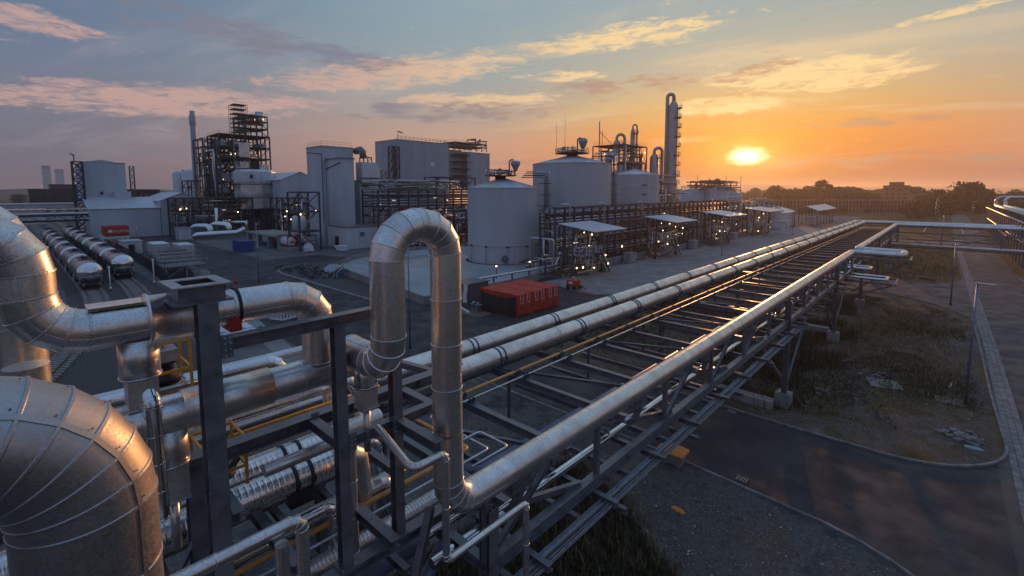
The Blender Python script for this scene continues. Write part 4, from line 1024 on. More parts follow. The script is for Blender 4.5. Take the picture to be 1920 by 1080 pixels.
# pipe risers with brackets at the tank edges
def riser(label, x, y, z1, n, dxy=(.0, .45), run=None, m='steel'):
    t = thing('riser_pipes', label, 'pipes', (x, y, 0), 'pipe risers beside the tanks')
    for i in range(n):
        px_, py_ = x + dxy[0] * i, y + dxy[1] * i; pts = [(px_, py_, .3), (px_, py_, z1 - .5 * (n - 1 - i) * .8)]
        if run: pts.append((px_ + run[0], py_ + run[1], pts[-1][2]))
        part('pipe', MB().tube([q2 for q2, _ in route(pts, .5, 4)], .13 if i % 2 else .10, 8), (m, 'steel_black')[i % 2] if i < 3 else 'galv', t)
    z = 2.
    while z < z1 - 1: part('bracket', MB().box(x - .8, x + dxy[0] * n + .1, y - .8, y + dxy[1] * n, z, z + .14), 'steel_black', t); z += 2.3
    return t
riser('black pipe risers and brackets on the right side of the nearest tank', -60.6, 75.2, 18.3, 4, (.1, .42), (-4.5, -2.0))
riser('tall pipe risers between the tallest tank and the hooped tank', -57.6, 96.4, 23.1, 4, (.1, .45), (-4., -3.), 'galv')
riser('pipe risers on the right of the hooped tank', -57.5, 112.5, 18.6, 4, (.1, .5), None, 'galv_dull')

# bund with its wall and slab
BP = [(-80.8, 39.6), (-47.6, 35.2), (-47.3, 52), (-49.2, 67.5), (-52, 80), (-92, 80), (-92.6, 54.8), (-89.1, 48.2)]
structure('tank_slab', MB().flat(BP, .30), 'slab')
bw = thing('bund_wall', 'pale concrete wall round the tank slab', 'low wall', (-70, 38, 0))
for a, b in zip(BP, BP[1:] + BP[:1]):
    L = hypot(b[0] - a[0], b[1] - a[1]); k = max(1, int(L / 5))
    for i in range(k):
        p = V((a[0] + (b[0] - a[0]) * (i + .003) / k, a[1] + (b[1] - a[1]) * (i + .003) / k, .55)); q2 = V((a[0] + (b[0] - a[0]) * (i + .997) / k, a[1] + (b[1] - a[1]) * (i + .997) / k, .55))
        part('wall_section', MB().bar(p, q2, .25, 1.1), 'concrete', bw)
structure('gravel_bank', MB().flat([(-90, 33.5), (-84, 32.2), (-60, 32), (-47, 32.2), (-47.3, 35), (-80.8, 39.4), (-88.5, 47), (-93, 50), (-92, 40)], .014), 'ballast')
kerb('pale kerb of the bank in front of the tank slab', [(-92, 40), (-90, 34.5), (-87.5, 32.6), (-84, 31.9), (-47, 31.9)], .5, .12, 1.6)
structure('concrete_strip', MB().flat([(-46, 57)] + [(-38.5, 55.1), (-35, 54.9), (-33.6, 56.5), (-33, 60), (-33, 215), (-45.5, 215)], .022), 'concrete')
kerb('curved kerb at the near end of the concrete strip by the small red generator', [(-45.8, 56.8), (-38.5, 54.95), (-34.9, 54.75), (-33.4, 56.4), (-32.85, 60), (-32.85, 90)], .2, .1, 1.5)
tag(O('orange_kerb', MB().bar((-37.5, 54.2, .07), (-34.6, 54.0, .07), .2, .12).mesh('orange_kerb', 'container')), 'orange painted kerb length near the small red generator', 'kerb')
# steps on the bund
st_ = thing('access_stairs', 'blue framed stair with white rails over the tank slab wall', 'stairs', (-73, 37.5, 0))
for i in range(6): part('tread', MB().box(-73.4, -72.4, 36.2 + i * .28, 36.45 + i * .28, .2 + i * .2, .24 + i * .2), 'blue', st_)
for x in (-73.4, -72.4):
    part('stringer', MB().bar((x, 36.1, .05), (x, 38, 1.4), .06, .25), 'blue', st_)
    part('handrail', MB().bar((x, 36.1, 1.1), (x, 38, 2.4), .06, .06).bar((x, 36.1, .1), (x, 36.1, 1.1), .05, .05).bar((x, 38, 1.3), (x, 38, 2.4), .05, .05), 'white', st_)
ro = thing('tarp_heap', 'grey tarpaulin draped over the corner of the bund wall', 'tarpaulin', (-80, 39.5, 0))
b = MB(); 
for i in range(9):
    for j in range(5): b.v.append((-81.5 + i * .45 + rnd.uniform(-.1, .1), 37.8 + j * .7 + rnd.uniform(-.1, .1), max(.1, 1.35 - abs(j - 2.4) * .5 + rnd.uniform(-.12, .12))))
for i in range(8):
    for j in range(4): b.f.append((i * 5 + j, i * 5 + j + 1, i * 5 + 5 + j + 1, i * 5 + 5 + j)); b.sm.append(False)
part('tarpaulin', b, 'galv_dull', ro)
for i in range(26):
    pass
db = MB()
for i in range(90):
    x, y = rnd.uniform(-91, -74), rnd.uniform(33, 38.5); a = rnd.uniform(0, 3.1); L = rnd.uniform(.3, 1.4)
    db.bar((x, y, .1 + rnd.random() * .3), (x + L * cos(a), y + L * sin(a), .1 + rnd.random() * .3), rnd.uniform(.05, .3), rnd.uniform(.05, .2))
o = stuff('site_debris', db, 'steel_black'); o['label'] = 'dark heap of site scrap on the bank before the tank slab'; o['category'] = 'scrap'

# ------------------------------------------------------------------ shelters along the strip
def shelter(label, Ys, L):
    t = thing('shelter', label, 'shelter', (-44, Ys, 0), 'pump shelters with flat roofs along the concrete strip')
    x0, x1 = -47.2, -40.0; n = 6
    for i in range(n):
        a = Ys + L * i / n; b = Ys + L * (i + 1) / n - .03
        part('roof_sheet', MB().add([(x0, a, 9.0), (x1, a, 8.0), (x1, b, 8.0), (x0, b, 9.0), (x0, a, 8.85), (x1, a, 7.85), (x1, b, 7.85), (x0, b, 8.85)],
             [(0, 1, 2, 3), (7, 6, 5, 4), (0, 4, 5, 1), (1, 5, 6, 2), (2, 6, 7, 3), (3, 7, 4, 0)]), 'tankroof', t)
    for x in (-46.6, -44.6, -41.2):
        for i in range(3):
            y = Ys + .5 + (L - 1) * i / 2
            if x > -42 and i == 1: continue
            xx = -44.5 if x > -42 else x
            beam((xx, y, .4), (xx, y, 8.0 + (-40 - xx) * .125), .22, .22, 'steel_navy', t, 'post', 'box')
            part('footing', MB().box(xx - .35, xx + .35, y - .35, y + .35, 0, .42), 'concrete', t)
            part('yellow_edge', MB().box(xx - .36, xx + .36, y - .36, y + .36, .30, .44), 'yellow', t)
    for y in (Ys + .3, Ys + L - .3): beam((-47, y, 8.75), (-40.2, y, 7.8), .15, .25, 'steel_navy', t, 'rafter', 'box')
    for x, z in ((-47, 8.6), (-40.4, 7.7), (-44, 8.2)): beam((x, Ys, z), (x, Ys + L, z), .15, .2, 'steel_navy', t, 'purlin', 'box')
    for i in range(8): beam((-40.4, Ys + L * i / 8, 7.0), (-40.4, Ys + L * (i + 1) / 8, 7.65) if i % 2 else (-40.4, Ys + L * (i + 1) / 8, 7.65), .07, .07, 'steel_navy', t, 'bracing', 'box')
    # cage platform and stair
    part('platform', MB().box(-44.2, -42.2, Ys + .3, Ys + 2.6, 3.8, 3.9), 'galv_dull', t)
    railing(t, [(-44.2, Ys + .3), (-42.2, Ys + .3), (-42.2, Ys + 2.6), (-44.2, Ys + 2.6)], 3.9, 1.4, .7, 'white', .05)
    part('landing', MB().box(-44.2, -42.6, Ys + 4.5, Ys + 6.2, 4.0, 4.1), 'galv_dull', t); railing(t, [(-42.6, Ys + 4.5), (-42.6, Ys + 6.2)], 4.1, 1.1, .7, 'white', .05)
    for s_ in (-43.9, -43.0):
        part('stringer', MB().bar((s_, Ys + 6.2, 4.0), (s_, Ys + 9.6, .2), .08, .3), 'steel_black', t)
        part('stair_rail', MB().bar((s_, Ys + 6.2, 5.0), (s_, Ys + 9.6, 1.2), .05, .05).bar((s_, Ys + 9.6, .2), (s_, Ys + 9.6, 1.2), .05, .05).bar((s_, Ys + 7.9, 2.1), (s_, Ys + 7.9, 3.1), .05, .05), 'white', t)
    for i in range(14): part('tread', MB().box(-43.9, -43.0, Ys + 6.3 + i * .24, Ys + 6.5 + i * .24, 3.75 - i * .265, 3.79 - i * .265), 'galv_dull', t)
    pipes_in(t, -47, -43.6, Ys + .5, Ys + L - .5, .6, 7.0, 44, (.05, .13), ('galv', 'clad_bright', 'steel_black', 'galv_dull', 'clad_far', 'yellow'), 4)
    for i in range(4): vessel(t, rnd.uniform(-46.5, -44), rnd.uniform(Ys + 1, Ys + L - 1), rnd.uniform(.4, 3.4), rnd.uniform(.25, .5), rnd.uniform(1, 2.2), 'clad_far')
    lamps_in(t, -46, -43, Ys, Ys + L, 1.2, 7.4, 9, .9, (.07, .12), .15)
    return t
for lab, Ys, L in (('nearest flat roofed pump shelter with a stair, beside the nearest tank', 62.3, 9.8), ('second flat roofed pump shelter along the concrete strip', 92.3, 11.2), ('third flat roofed pump shelter along the concrete strip', 124., 14.), ('fourth and farthest flat roofed pump shelter along the strip', 160., 18.)):
    shelter(lab, Ys, L)
for i, y in enumerate((63.6, 76., 95., 126.)):
    flood(-43.2, y, (1.9, 4.3, 3.2, 4.0)[i], ('lit floodlight low at the first shelter', 'lit floodlight between the first and second shelters', 'lit floodlight at the second shelter', 'lit floodlight at the third shelter')[i], .17)
lw = thing('low_wall', 'low pale concrete wall running behind the shelters', 'low wall', (-47, 100, 0))
for i in range(20): part('wall_section', MB().box(-47.6, -47.35, 74 + i * 6.02, 79.95 + i * 6.02, 0, 1.35), 'concrete', lw)
for x, y, l in ((-46.1, 84.6, 'grey electrical cabinet against the low wall between first and second shelters'), (-46.1, 116.5, 'grey electrical cabinet against the low wall past the second shelter'), (-46.1, 147, 'grey electrical cabinet against the low wall past the third shelter')):
    t = thing('cabinet', l, 'cabinet', (x, y, 0), 'cabinets along the low wall')
    part('body', MB().box(x - .7, x + .7, y - 1.3, y + 1.3, .1, 2.0), 'galv_dull', t); part('roof', MB().box(x - .8, x + .8, y - 1.4, y + 1.4, 2.0, 2.1), 'galv', t)
    for k in range(3): part('door', MB().box(x + .7, x + .73, y - 1.25 + k * .85, y - .45 + k * .85, .15, 1.95), 'galv_dull', t)
# long rack behind the shelters
def bigrack(label, X0, X1, Ya, Yb, zc, ztop, bay, rows, m='steel_navy', lower=10, vis=1):
    t = thing('pipe_rack', label, 'pipe rack', ((X0 + X1) / 2, (Ya + Yb) / 2, 0), 'pipe racks in the plant')
    n = int((Yb - Ya) / bay)
    for i in range(n + 1):
        y = Ya + i * bay
        for x in (X0, X1): beam((x, y, 0), (x, y, ztop), .32, .32, m, t, 'column', 'box')
        for z in [zc] + [zc + (ztop - zc) * k / rows for k in range(1, rows + 1)]: beam((X0, y, z), (X1, y, z), .16, .2, m, t, 'cross_beam', 'box')
        if i % 2 == 0: beam((X0, y, zc - 2.4), (X1, y, zc - 2.4), .16, .2, m, t, 'cross_beam', 'box')
        if i < n:
            y2 = y + bay
            for z in (zc, ztop): beam((X1, y, z), (X1, y2, z), .2, .28, m, t, 'rail_beam', 'box')
            if i % 3 == 0: beam((X1, y, 1), (X1, y2, zc), .14, .14, m, t, 'bracing', 'box')
    for k in range(rows):
        z = zc + .3 + (ztop - zc) * k / rows
        for j in range(3):
            x = X0 + (X1 - X0) * (j + .5) / 3 + rnd.uniform(-.3, .3); r = rnd.uniform(.08, .2)
            part('pipe', MB().tube([(x, Ya - .5, z + r), (x, Yb + .5, z + r)], r, 8), rnd.choice(('clad_far', 'galv', 'steel_black', 'clad_far')), t)
    pipes_in(t, X0, X1, Ya, Yb, .5, zc, lower, (.08, .22), legs=4)
    return t
br = bigrack('long dark rack of many stacked pipes behind the pump shelters', -55.3, -51.8, 67.4, 160, 8.3, 11.2, 3.0, 5, lower=90)
lamps_in(br, -56, -51.6, 68, 160, 1.5, 9, 26, .8, (.07, .14), .35)
for y in (71., 83., 99, 121, 143): part('drop_pipe', MB().tube([q2 for q2, _ in route([(-51.2, y - 2.5, 11.9), (-51.2, y, 11.9), (-51.2, y, .5)], .6, 4)], .17, 10), 'galv', br)
# column towers
def column_tower(label, x, y, r, z1, n, pipe_side=(-1.4, -1.0), group=None):
    t = thing('column_tower', label, 'distillation column', (x, y, 0), group)
    part('shell', MB().lathe([(r * 1.25, 0), (r * 1.25, z1 * .12), (r, z1 * .16), (r, z1 * .93), (r * .88, z1 * .965), (r * .5, z1 * .99), (0, z1)], x, y, 0, 24), 'galv_dull', t)
    for k in range(5): part('band', MB().lathe([(r, 0), (r + .05, 0), (r + .05, .2), (r, .2)], x, y, z1 * (.2 + .17 * k), 24, 'Z', False), 'galv', t)
    rr = r * .36; px_, py_ = x + pipe_side[0] * r, y + pipe_side[1] * r
    part('overhead_pipe', MB().tube([q2 for q2, _ in route([(x, y, z1 - .5), (x, y, z1 + r * 1.3), (px_, py_, z1 + r * 1.3), (px_, py_, z1 * .16), (x, y, z1 * .13)], hypot(px_ - x, py_ - y) * .49, 7)], rr, 12), 'galv_dull', t)
    for k in range(n):
        z = z1 * (.18 + .76 * k / (n - 1)); a0 = -50 + (k % 2) * 25
        pts = [(x + (r + 1.0) * cos(R(a0 + 130 * i / 8)), y + (r + 1.0) * sin(R(a0 + 130 * i / 8))) for i in range(9)]
        ptsi = [(x + r * cos(R(a0 + 130 * i / 8)), y + r * sin(R(a0 + 130 * i / 8))) for i in range(9)]
        b = MB(); 
        for i in range(8): b.add([(*ptsi[i], z), (*pts[i], z), (*pts[i + 1], z), (*ptsi[i + 1], z), (*ptsi[i], z + .12), (*pts[i], z + .12), (*pts[i + 1], z + .12), (*ptsi[i + 1], z + .12)], [(0, 1, 2, 3), (7, 6, 5, 4), (0, 4, 5, 1), (1, 5, 6, 2), (2, 6, 7, 3), (3, 7, 4, 0)])
        part('platform', b, 'steel_black', t); railing(t, pts, z + .1, 1.1, .9, 'steel', .06)
    part('ladder', MB().bar((x + r + .5, y + .3, z1 * .1), (x + r + .5, y + .3, z1 * .95), .06, .06).bar((x + r + .5, y - .3, z1 * .1), (x + r + .5, y - .3, z1 * .95), .06, .06), 'steel', t)
    return t
column_tower('tallest slender grey column with a side pipe over its top, left of the sun', -64.8, 144.4, 1.5, 42.5, 12, (-1.15, -.5))
column_tower('thinner second column standing on the steel structure', -76.5, 140.4, .75, 34.8, 7, (1.1, 1.6))
column_tower('short bulbous column with a looped top pipe on the steel platform', -75.4, 128.6, 1.2, 30.0, 3, (1.3, 1.6))
column_tower('short column with railed top just left of the tallest column', -67.9, 138.5, 1.3, 26.0, 4, (1.2, 1.6))
ps = frame('process_structure', 'open steel structure crowded with vessels between the hooped tank and the tallest column', 'steel structure', -82.5, -71.5, 126.4, 140.5, [0, 6, 12, 18, 23, 28.2], 2, 3, 'steel', .28, .5, .8, True)
pipes_in(ps, -82, -71, 126, 141, 16, 28, 46, (.1, .3), ('galv', 'clad_far', 'steel', 'galv_dull'))
for x, y, z, r, h in ((-73, 128, 18, 1.2, 4.6), (-75, 132, 18.5, 1.1, 5), (-73, 136, 18, 1.3, 4), (-79, 130, 20, 1.2, 6)): vessel(ps, x, y, z, r, h, 'galv_dull')
lamps_in(ps, -82, -71, 126, 141, 12, 29, 8, .5, (.1, .15), .2)
ms_ = thing('mast', 'thin lattice mast with a raking stay rising above the steel structure', 'mast', (-81.7, 128.7, 28))
part('pole', MB().bar((-81.7, 128.7, 20), (-81.7, 128.7, 36), .22, .22), 'steel', ms_)
part('stay', MB().bar((-81.7, 128.7, 33), (-78, 131.5, 28.2), .15, .15), 'steel', ms_); part('stay', MB().bar((-80.9, 129.2, 33.4), (-80.9, 129.2, 28.2), .1, .1), 'steel', ms_)
for k in range(6): part('rung', MB().bar((-81.7, 128.7, 28.5 + k * .9), (-80.9, 129.2, 28.5 + k * .9), .08, .08), 'steel', ms_)
sk = frame('process_structure', 'low steel skid of pipes between the hooped tank and the tallest column', 'steel structure', -74, -64, 128, 146, [0, 5, 10, 14], 2, 3, 'steel', .26, .4, .6, True)
pipes_in(sk, -74, -62, 126, 150, 1, 20, 60, (.1, .28), ('galv', 'clad_far', 'steel', 'galv_dull'))
lamps_in(sk, -74, -62, 126, 150, 1, 16, 14, .7, (.1, .15), .3)
# plant on the right of the column, near the sun
rp2 = thing('process_unit', 'low process unit with round vats and railings left of the sun', 'process unit', (-86, 234, 0))
for x, y, r, h in ((-92, 229, 6, 14.5), (-84, 236, 7, 15.6), (-78, 243, 5, 13)):
    part('vat', MB().cyl(x, y, 0, h, r, 28), 'panel_grey', rp2); part('vat_roof', MB().cyl(x, y, h, h + 1.2, r, 28, .5), 'tankroof', rp2)
    railing(rp2, [(x + (r - 1) * cos(k * pi / 8), y + (r - 1) * sin(k * pi / 8)) for k in range(17)], h + .8, 1.4, 2, 'steel', .12)
pipes_in(rp2, -95, -74, 224, 246, 15, 19.5, 40, (.14, .3), ('steel', 'steel_black'))
part('hopper', MB().lathe([(.5, 0), (1.4, 1.5), (1.4, 2.6), (0, 3)], -83, 237, 17.5, 12), 'steel', rp2)
for x, y in ((-90, 230), (-80, 240), (-75, 246)): part('rod', MB().cyl(x, y, 14, 22, .12, 6), 'steel', rp2)
for lab, xa, xb, ya, yb, z, n in (('crowded pipe skid seen right of the tallest column', -62, -50, 152, 178, 11, 70), ('far pipe skid behind the third shelter', -66, -50, 182, 215, 10, 70), ('dense pipework behind the long rack near the nearest tank', -66, -57, 102, 108.5, 8, 40)):
    t = frame('pipe_skid', lab, 'pipe skid', xa, xb, ya, yb, [0, z * .45, z], 2, 5, 'steel_navy', .26, .3, .4, False, group='pipe skids in the plant')
    pipes_in(t, xa, xb, ya, yb, .5, z, n, (.08, .24)); lamps_in(t, xa, xb, ya, yb, 1, z, 16, .8, (.08, .15), .3)
    for k in range(4): part('goose_neck', MB().tube([q2 for q2, _ in route([(xb, ya + 5 * k + 2, z - 3), (xb, ya + 5 * k + 2, z + 1.5), (xb - 2.5, ya + 5 * k, z + 1.5), (xb - 2.5, ya + 5 * k, z)], .7, 4)], .16, 8), 'galv', t)

# ------------------------------------------------------------------ containers, generator and yard things
def corrug(mb, axis, a0, a1, fixed, z0, z1, out, pitch=.28, d=.035):
    k = int(abs(a1 - a0) / pitch); s_ = 1 if a1 > a0 else -1
    for i in range(k):
        u = a0 + s_ * (i + .5) * pitch
        if axis == 'X': mb.box(u - .07, u + .07, fixed, fixed + out * d, z0, z1)
        else: mb.box(fixed, fixed + out * d, u - .07, u + .07, z0, z1)
def container(label, x0, x1, y0, y1, h=2.59, m='container', group=None, z=0, doors='X'):
    t = thing('shipping_container', label, 'shipping container', ((x0 + x1) / 2, (y0 + y1) / 2, z), group)
    part('body', MB().box(x0 + .04, x1 - .06, y0 + .04, y1 - .04, z + .1, z + h - .04), m, t)
    b = MB(); corrug(b, 'X', x0 + .2, x1 - .2, y0 + .04, z + .2, z + h - .2, -1); part('side_ribs', b, m, t)
    b = MB()
    for i in range(int((x1 - x0) / .4)): b.box(x0 + .2 + i * .4, x0 + .35 + i * .4, y0 + .1, y1 - .1, z + h - .04, z + h - .015)
    part('roof_ribs', b, m, t)
    for sx in (x0, x1 - .12):
        for sy in (y0, y1 - .12): part('corner_post', MB().box(sx, sx + .12, sy, sy + .12, z, z + h), m, t)
    for sy in (y0, y1 - .1):
        for zz in (z, z + h - .12): part('side_rail', MB().box(x0 + .12, x1 - .12, sy, sy + .1, zz, zz + .12), m, t)
    ym = (y0 + y1) / 2
    for s_ in (0, 1):
        a, b_ = (y0 + .14, ym - .02) if s_ == 0 else (ym + .02, y1 - .14)
        d = part('door', MB().box(x1 - .06, x1 - .01, a, b_, z + .14, z + h - .14), m, t)
        for k in range(4): O('door_panel', MB().box(x1 - .01, x1 + .012, a + .08, b_ - .08, z + .25 + k * .56, z + .68 + k * .56).mesh('door_panel', m), d)
        for k in (.28, .72): O('lock_rod', MB().cyl(x1 + .035, a + (b_ - a) * k, z + .1, z + h - .1, .022, 6).mesh('lock_rod', 'galv'), d)
        for k in range(2): O('marking', MB().box(x1 + .012, x1 + .016, a + .3 + k * .25, a + .4 + k * .3, z + 1.9 - .5 * k, z + 2.1 - .5 * k).mesh('marking', 'white'), d)
    return t
for i, lab in enumerate(('nearest of three orange red shipping containers side by side, a dark tarp on its side', 'middle of three orange red shipping containers side by side', 'farthest of three orange red shipping containers side by side')):
    container(lab, -41.2, -35.0, 38.75 + i * 2.6, 38.75 + i * 2.6 + 2.5, m='container', group='orange red containers in the yard')
tp = thing('tarpaulin', 'black tarp hung along the side of the nearest orange container', 'tarpaulin', (-38, 38.5, 0))
b = MB(); n_ = 28
for i in range(n_ + 1):
    u = i / n_; sag = .10 + .55 * (4 * u * (1 - u)) ** .8 * .8
    for k in range(6): b.v.append((-41.0 + 5.8 * u, 38.66 - .05 * sin(i * 1.9 + k) - .03 * k, 2.5 - sag * .9 - (2.4 - sag) * k / 5))
for i in range(n_):
    for k in range(5): b.f.append((i * 6 + k, i * 6 + k + 1, i * 6 + 6 + k + 1, i * 6 + 6 + k)); b.sm.append(True)
part('cloth', b, 'tarp', tp)
for i in range(5): part('cord', MB().tube([(-41 + i * 1.45, 38.5, 2.4), (-41 + i * 1.45 + .2, 38.45, 1.2), (-41 + i * 1.45, 38.45, .1)], .02, 6), 'steel', tp)
wt = thing('covered_shed', 'small dark shed with pale sheets hung at both sides, left of the orange containers', 'shed', (-46, 40.5, 0))
part('walls', MB().box(-47.5, -44.6, 39.6, 43.5, 0, 2.3), 'steel', wt); part('roof', MB().box(-47.7, -44.4, 39.4, 43.7, 2.3, 2.4), 'steel', wt)
for x0_, w_ in ((-47.9, 1.5), (-44.9, .8)):
    b = MB()
    for i in range(9):
        for k in range(7): b.v.append((x0_ + w_ * i / 8 + .05 * sin(k * 1.3), 39.35 - .12 * sin(i * 1.7) - .1 * k * .3 - .04 * sin(k * 2 + i), 2.42 - 2.35 * k / 6))
    for i in range(8):
        for k in range(6): b.f.append((i * 7 + k, i * 7 + k + 1, i * 7 + 8 + k, i * 7 + 7 + k)); b.sm.append(True)
    part('hanging_sheet', b, 'sheet', wt)
bn = thing('work_bench', 'messy work bench on boards in front of the tarp', 'work bench', (-40.3, 37.4, 0))
part('top', MB().box(-41.3, -39.6, 37.0, 37.8, .85, .92), 'steel', bn)
for x in (-41.2, -39.7):
    for y in (37.1, 37.7): part('leg', MB().box(x - .03, x + .03, y - .03, y + .03, 0, .85), 'steel_black', bn)
part('tool', MB().box(-41, -40.6, 37.2, 37.5, .92, 1.15), 'galv', bn); part('tool', MB().cyl(-40.1, 37.4, .92, 1.2, .1, 10), 'galv_dull', bn)
tag(O('board', MB().box(-41.6, -38.2, 35.6, 37.9, .02, .06).mesh('board', 'plank')), 'brown boards laid on the asphalt in front of the tarp', 'boards')
tag(O('white_beam', MB().bar((-43.5, 37.3, .12), (-40.4, 36.2, .12), .2, .16).mesh('white_beam', 'white')), 'white bar lying on the asphalt by the work bench', 'bar')
# generator
g_ = thing('generator', 'small red trailer generator on wheels at the start of the concrete strip', 'generator', (-39.4, 55.9, 0))
part('hood', MB().poly([(-40.3, 55.3), (-38.7, 55.3), (-38.5, 55.7), (-38.5, 56.2), (-38.7, 56.6), (-40.3, 56.6)], .6, 1.35), 'container', g_)
part('panel', MB().box(-39.9, -39.2, 55.27, 55.3, .85, 1.15), 'white', g_); part('chassis', MB().box(-40.5, -38.2, 55.4, 56.5, .45, .6), 'steel_black', g_)
part('exhaust', MB().cyl(-39.9, 56.2, 1.35, 1.75, .06, 8), 'galv', g_); part('lifting_arch', MB().bar((-40.1, 55.9, 1.3), (-39.6, 55.9, 1.9), .05, .05).bar((-39.6, 55.9, 1.9), (-39.0, 55.9, 1.35), .05, .05), 'white', g_)
for x in (-40.0, -38.9):
    for y in (55.2, 56.6): part('wheel', MB().lathe([(0, -.1), (.3, -.1), (.33, 0), (.3, .1), (0, .1)], x, y, .33, 16, 'Y'), 'rubber', g_)
part('drawbar', MB().bar((-38.2, 55.95, .5), (-37.2, 55.9, .3), .08, .08), 'steel_black', g_)
# pipe tray on bund edge with lamps
pt = thing('low_pipe_run', 'bright horizontal pipe on low posts behind the orange containers', 'pipe', (-47, 52, 0))
part('pipe', MB().tube([q2 for q2, _ in route([(-48.5, 38, 1.9), (-47.6, 62, 1.9), (-48.5, 64, 2.8), (-49, 66, 2.8)], .4, 4)], .16, 10), 'clad_bright', pt)
for y in range(40, 64, 4): part('post', MB().box(-48.3, -48.1, y, y + .15, .3, 1.8), 'steel_black', pt)
pipes_in(pt, -50.5, -46.5, 56, 67, .5, 3.2, 26, (.06, .12), ('galv', 'clad_bright', 'steel_black'))
for x, y, z, l in ((-52.5, 53.0, 2.2, 'lit lamp on a short post on the tank slab, nearer the containers'), (-51.5, 60.0, 2.2, 'lit lamp on a short post on the tank slab, by the pipe loop')):
    t = thing('post_lamp', l, 'lamp', (x, y, .3), 'short lamps on the tank slab')
    part('post', MB().cyl(x, y, .3, z, .07, 8), 'steel_black', t); O('bulb', lampm(.12), t, (x, y, z + .1))
t = thing('barrel', 'blue barrel lying on the tank slab wall left of the containers', 'barrel', (-47.5, 42.5, 1.1))
part('drum', MB().lathe([(0, -.8), (.4, -.8), (.4, -.3), (.43, -.27), (.4, -.24), (.4, .24), (.43, .27), (.4, .3), (.4, .8), (0, .8)], -47.6, 44.0, 1.55, 18, 'Y'), 'blue', t)
# pipe loop frame left of shelter 1
pl_ = thing('pipe_portal', 'grey pipe portal standing left of the first shelter', 'pipe', (-49, 60, 0))
part('pipe', MB().tube([q2 for q2, _ in route([(-53.5, 62.5, .5), (-53.5, 62.5, 6.2), (-48, 62.2, 6.2), (-48, 62.2, .5)], .5, 4)], .16, 10), 'galv', pl_)
beam((-51, 62.3, .3), (-51, 62.3, 8), .3, .3, 'steel_navy', pl_, 'post', 'box')
cab = thing('black_cable', 'thick black cable humped along the deck left of the twin pipes', 'cable', (-17, 20, 6.7))
pts = []
for i in range(70):
    y = 17.5 + i * .34; pts.append((-16.75 + .10 * sin(i * .9), y, 6.62 + .12 * abs(sin(i * .33)) + (.22 if i % 17 in (8, 9) else 0)))
part('cable', MB().tube(pts, .05, 8), 'black', cab)

# yard lamp posts
def lamp_post(x, y, h, label, arm=1, first=[None]):
    t = thing('street_lamp', label, 'street lamp', (x, y, 0), 'tall slim lamp posts')
    part('base', MB().cyl(x, y, 0, .35, .11, 12), 'black', t)
    part('pole', MB().cyl(x, y, .35, h, .085, 12, .05), 'blue_pipe', t)
    part('head', MB().poly([(x - .15, y - .1), (x + .85, y - .13), (x + .9, y), (x + .85, y + .13), (x - .15, y + .1)], h, h + .09), 'galv', t)
    part('glass', MB().box(x + .2, x + .8, y - .09, y + .09, h - .03, h), 'paintwhite', t)
    return t
for x, y, h, l in ((1.79, 43.2, 8.2, 'nearest grey lamp post on the rough field beside the main road'), (1.1, 80.3, 8.1, 'second lamp post up the kerb of the main road'), (-35.97, 107.2, 8.3, 'lamp post on the concrete strip seen over the twin pipes'), (-35.2, 24.3, 9.6, 'tall lamp post seen between the legs of the tall loop'),
                   (-78.5, 26.3, 9.2, 'lone lamp post in the middle of the yard'), (-124.1, 25.5, 9.0, 'lamp post left of the white boxes in the yard'), (-142.7, 21.1, 9.6, 'lamp post by the small white cabin'), (-200, 25.2, 6.5, 'far lamp post behind the red container'),
                   (-37., 176, 7.4, 'lamp post at the far end of the concrete strip'), (-27.4, 253, 6.0, 'lamp post far off before the long facade'), (-2.5, 257.7, 9.9, 'far lamp post left of the dark trees'), (7.8, 265.4, 10.1, 'far lamp post before the dark trees'), (-.6, 205, 7.5, 'far lamp beside the cross road')):
    lamp_post(x, y, h, l)
for i in range(6):
    lamp_post(-3.2 - i * .3, 250 + i * 22, 10.5, ('first', 'second', 'third', 'fourth', 'fifth', 'sixth')[i] + ' lamp of the far row running up behind the crossing pipes')

# ------------------------------------------------------------------ tank wagons and tracks
def track(label, pts, w=1.43):
    t = thing('railway_track', label, 'railway track', (pts[0][0], pts[0][1], 0), 'railway tracks')
    P = [V((x, y, 0)) for x, y in pts]
    for s_ in (-1, 1):
        rp_ = []
        for i, p in enumerate(P):
            d = (P[min(i + 1, len(P) - 1)] - P[max(i - 1, 0)]).normalized(); nn = V((-d.y, d.x, 0)); rp_.append(p + nn * s_ * w / 2 + V((0, 0, .29)))
        b = MB()
        for a, c_ in zip(rp_[:-1], rp_[1:]): b.bar(a, c_, .075, .15)
        part('rail', b, 'rail', t)
    acc = 0; n = 0; big = MB()
    for a, c_ in zip(P[:-1], P[1:]):
        L = (c_ - a).length; d = (c_ - a).normalized(); nn = V((-d.y, d.x, 0)); s_ = -acc
        while s_ < L:
            if s_ >= 0:
                c0 = a + d * s_ + V((0, 0, .14)); b = MB() if n < 110 else big; b.bar(c0 - nn * 1.25, c0 + nn * 1.25, .25, .16)
                if n < 110: part('sleeper', b, 'sleeper', t)
                n += 1
            s_ += .62
        acc = L - (s_ - .62)
    stuff('far_sleepers', big, 'sleeper', t)
def lane(pts): return pts
tr1 = [(-26, 5.4), (-32, 5.3), (-40, 4.8), (-48, 4.6), (-58, 5.0), (-68, 6.0), (-78, 7.2), (-88, 7.6), (-100, 7.7), (-130, 7.7), (-200, 7.7), (-330, 7.7)]
tr1 = [(-28, -5.5), (-40, -2.6), (-50, .9), (-58, 3.2), (-68, 5.6), (-76, 7.0), (-84, 7.55), (-95, 7.7), (-130, 7.7), (-200, 7.7), (-330, 7.7)]
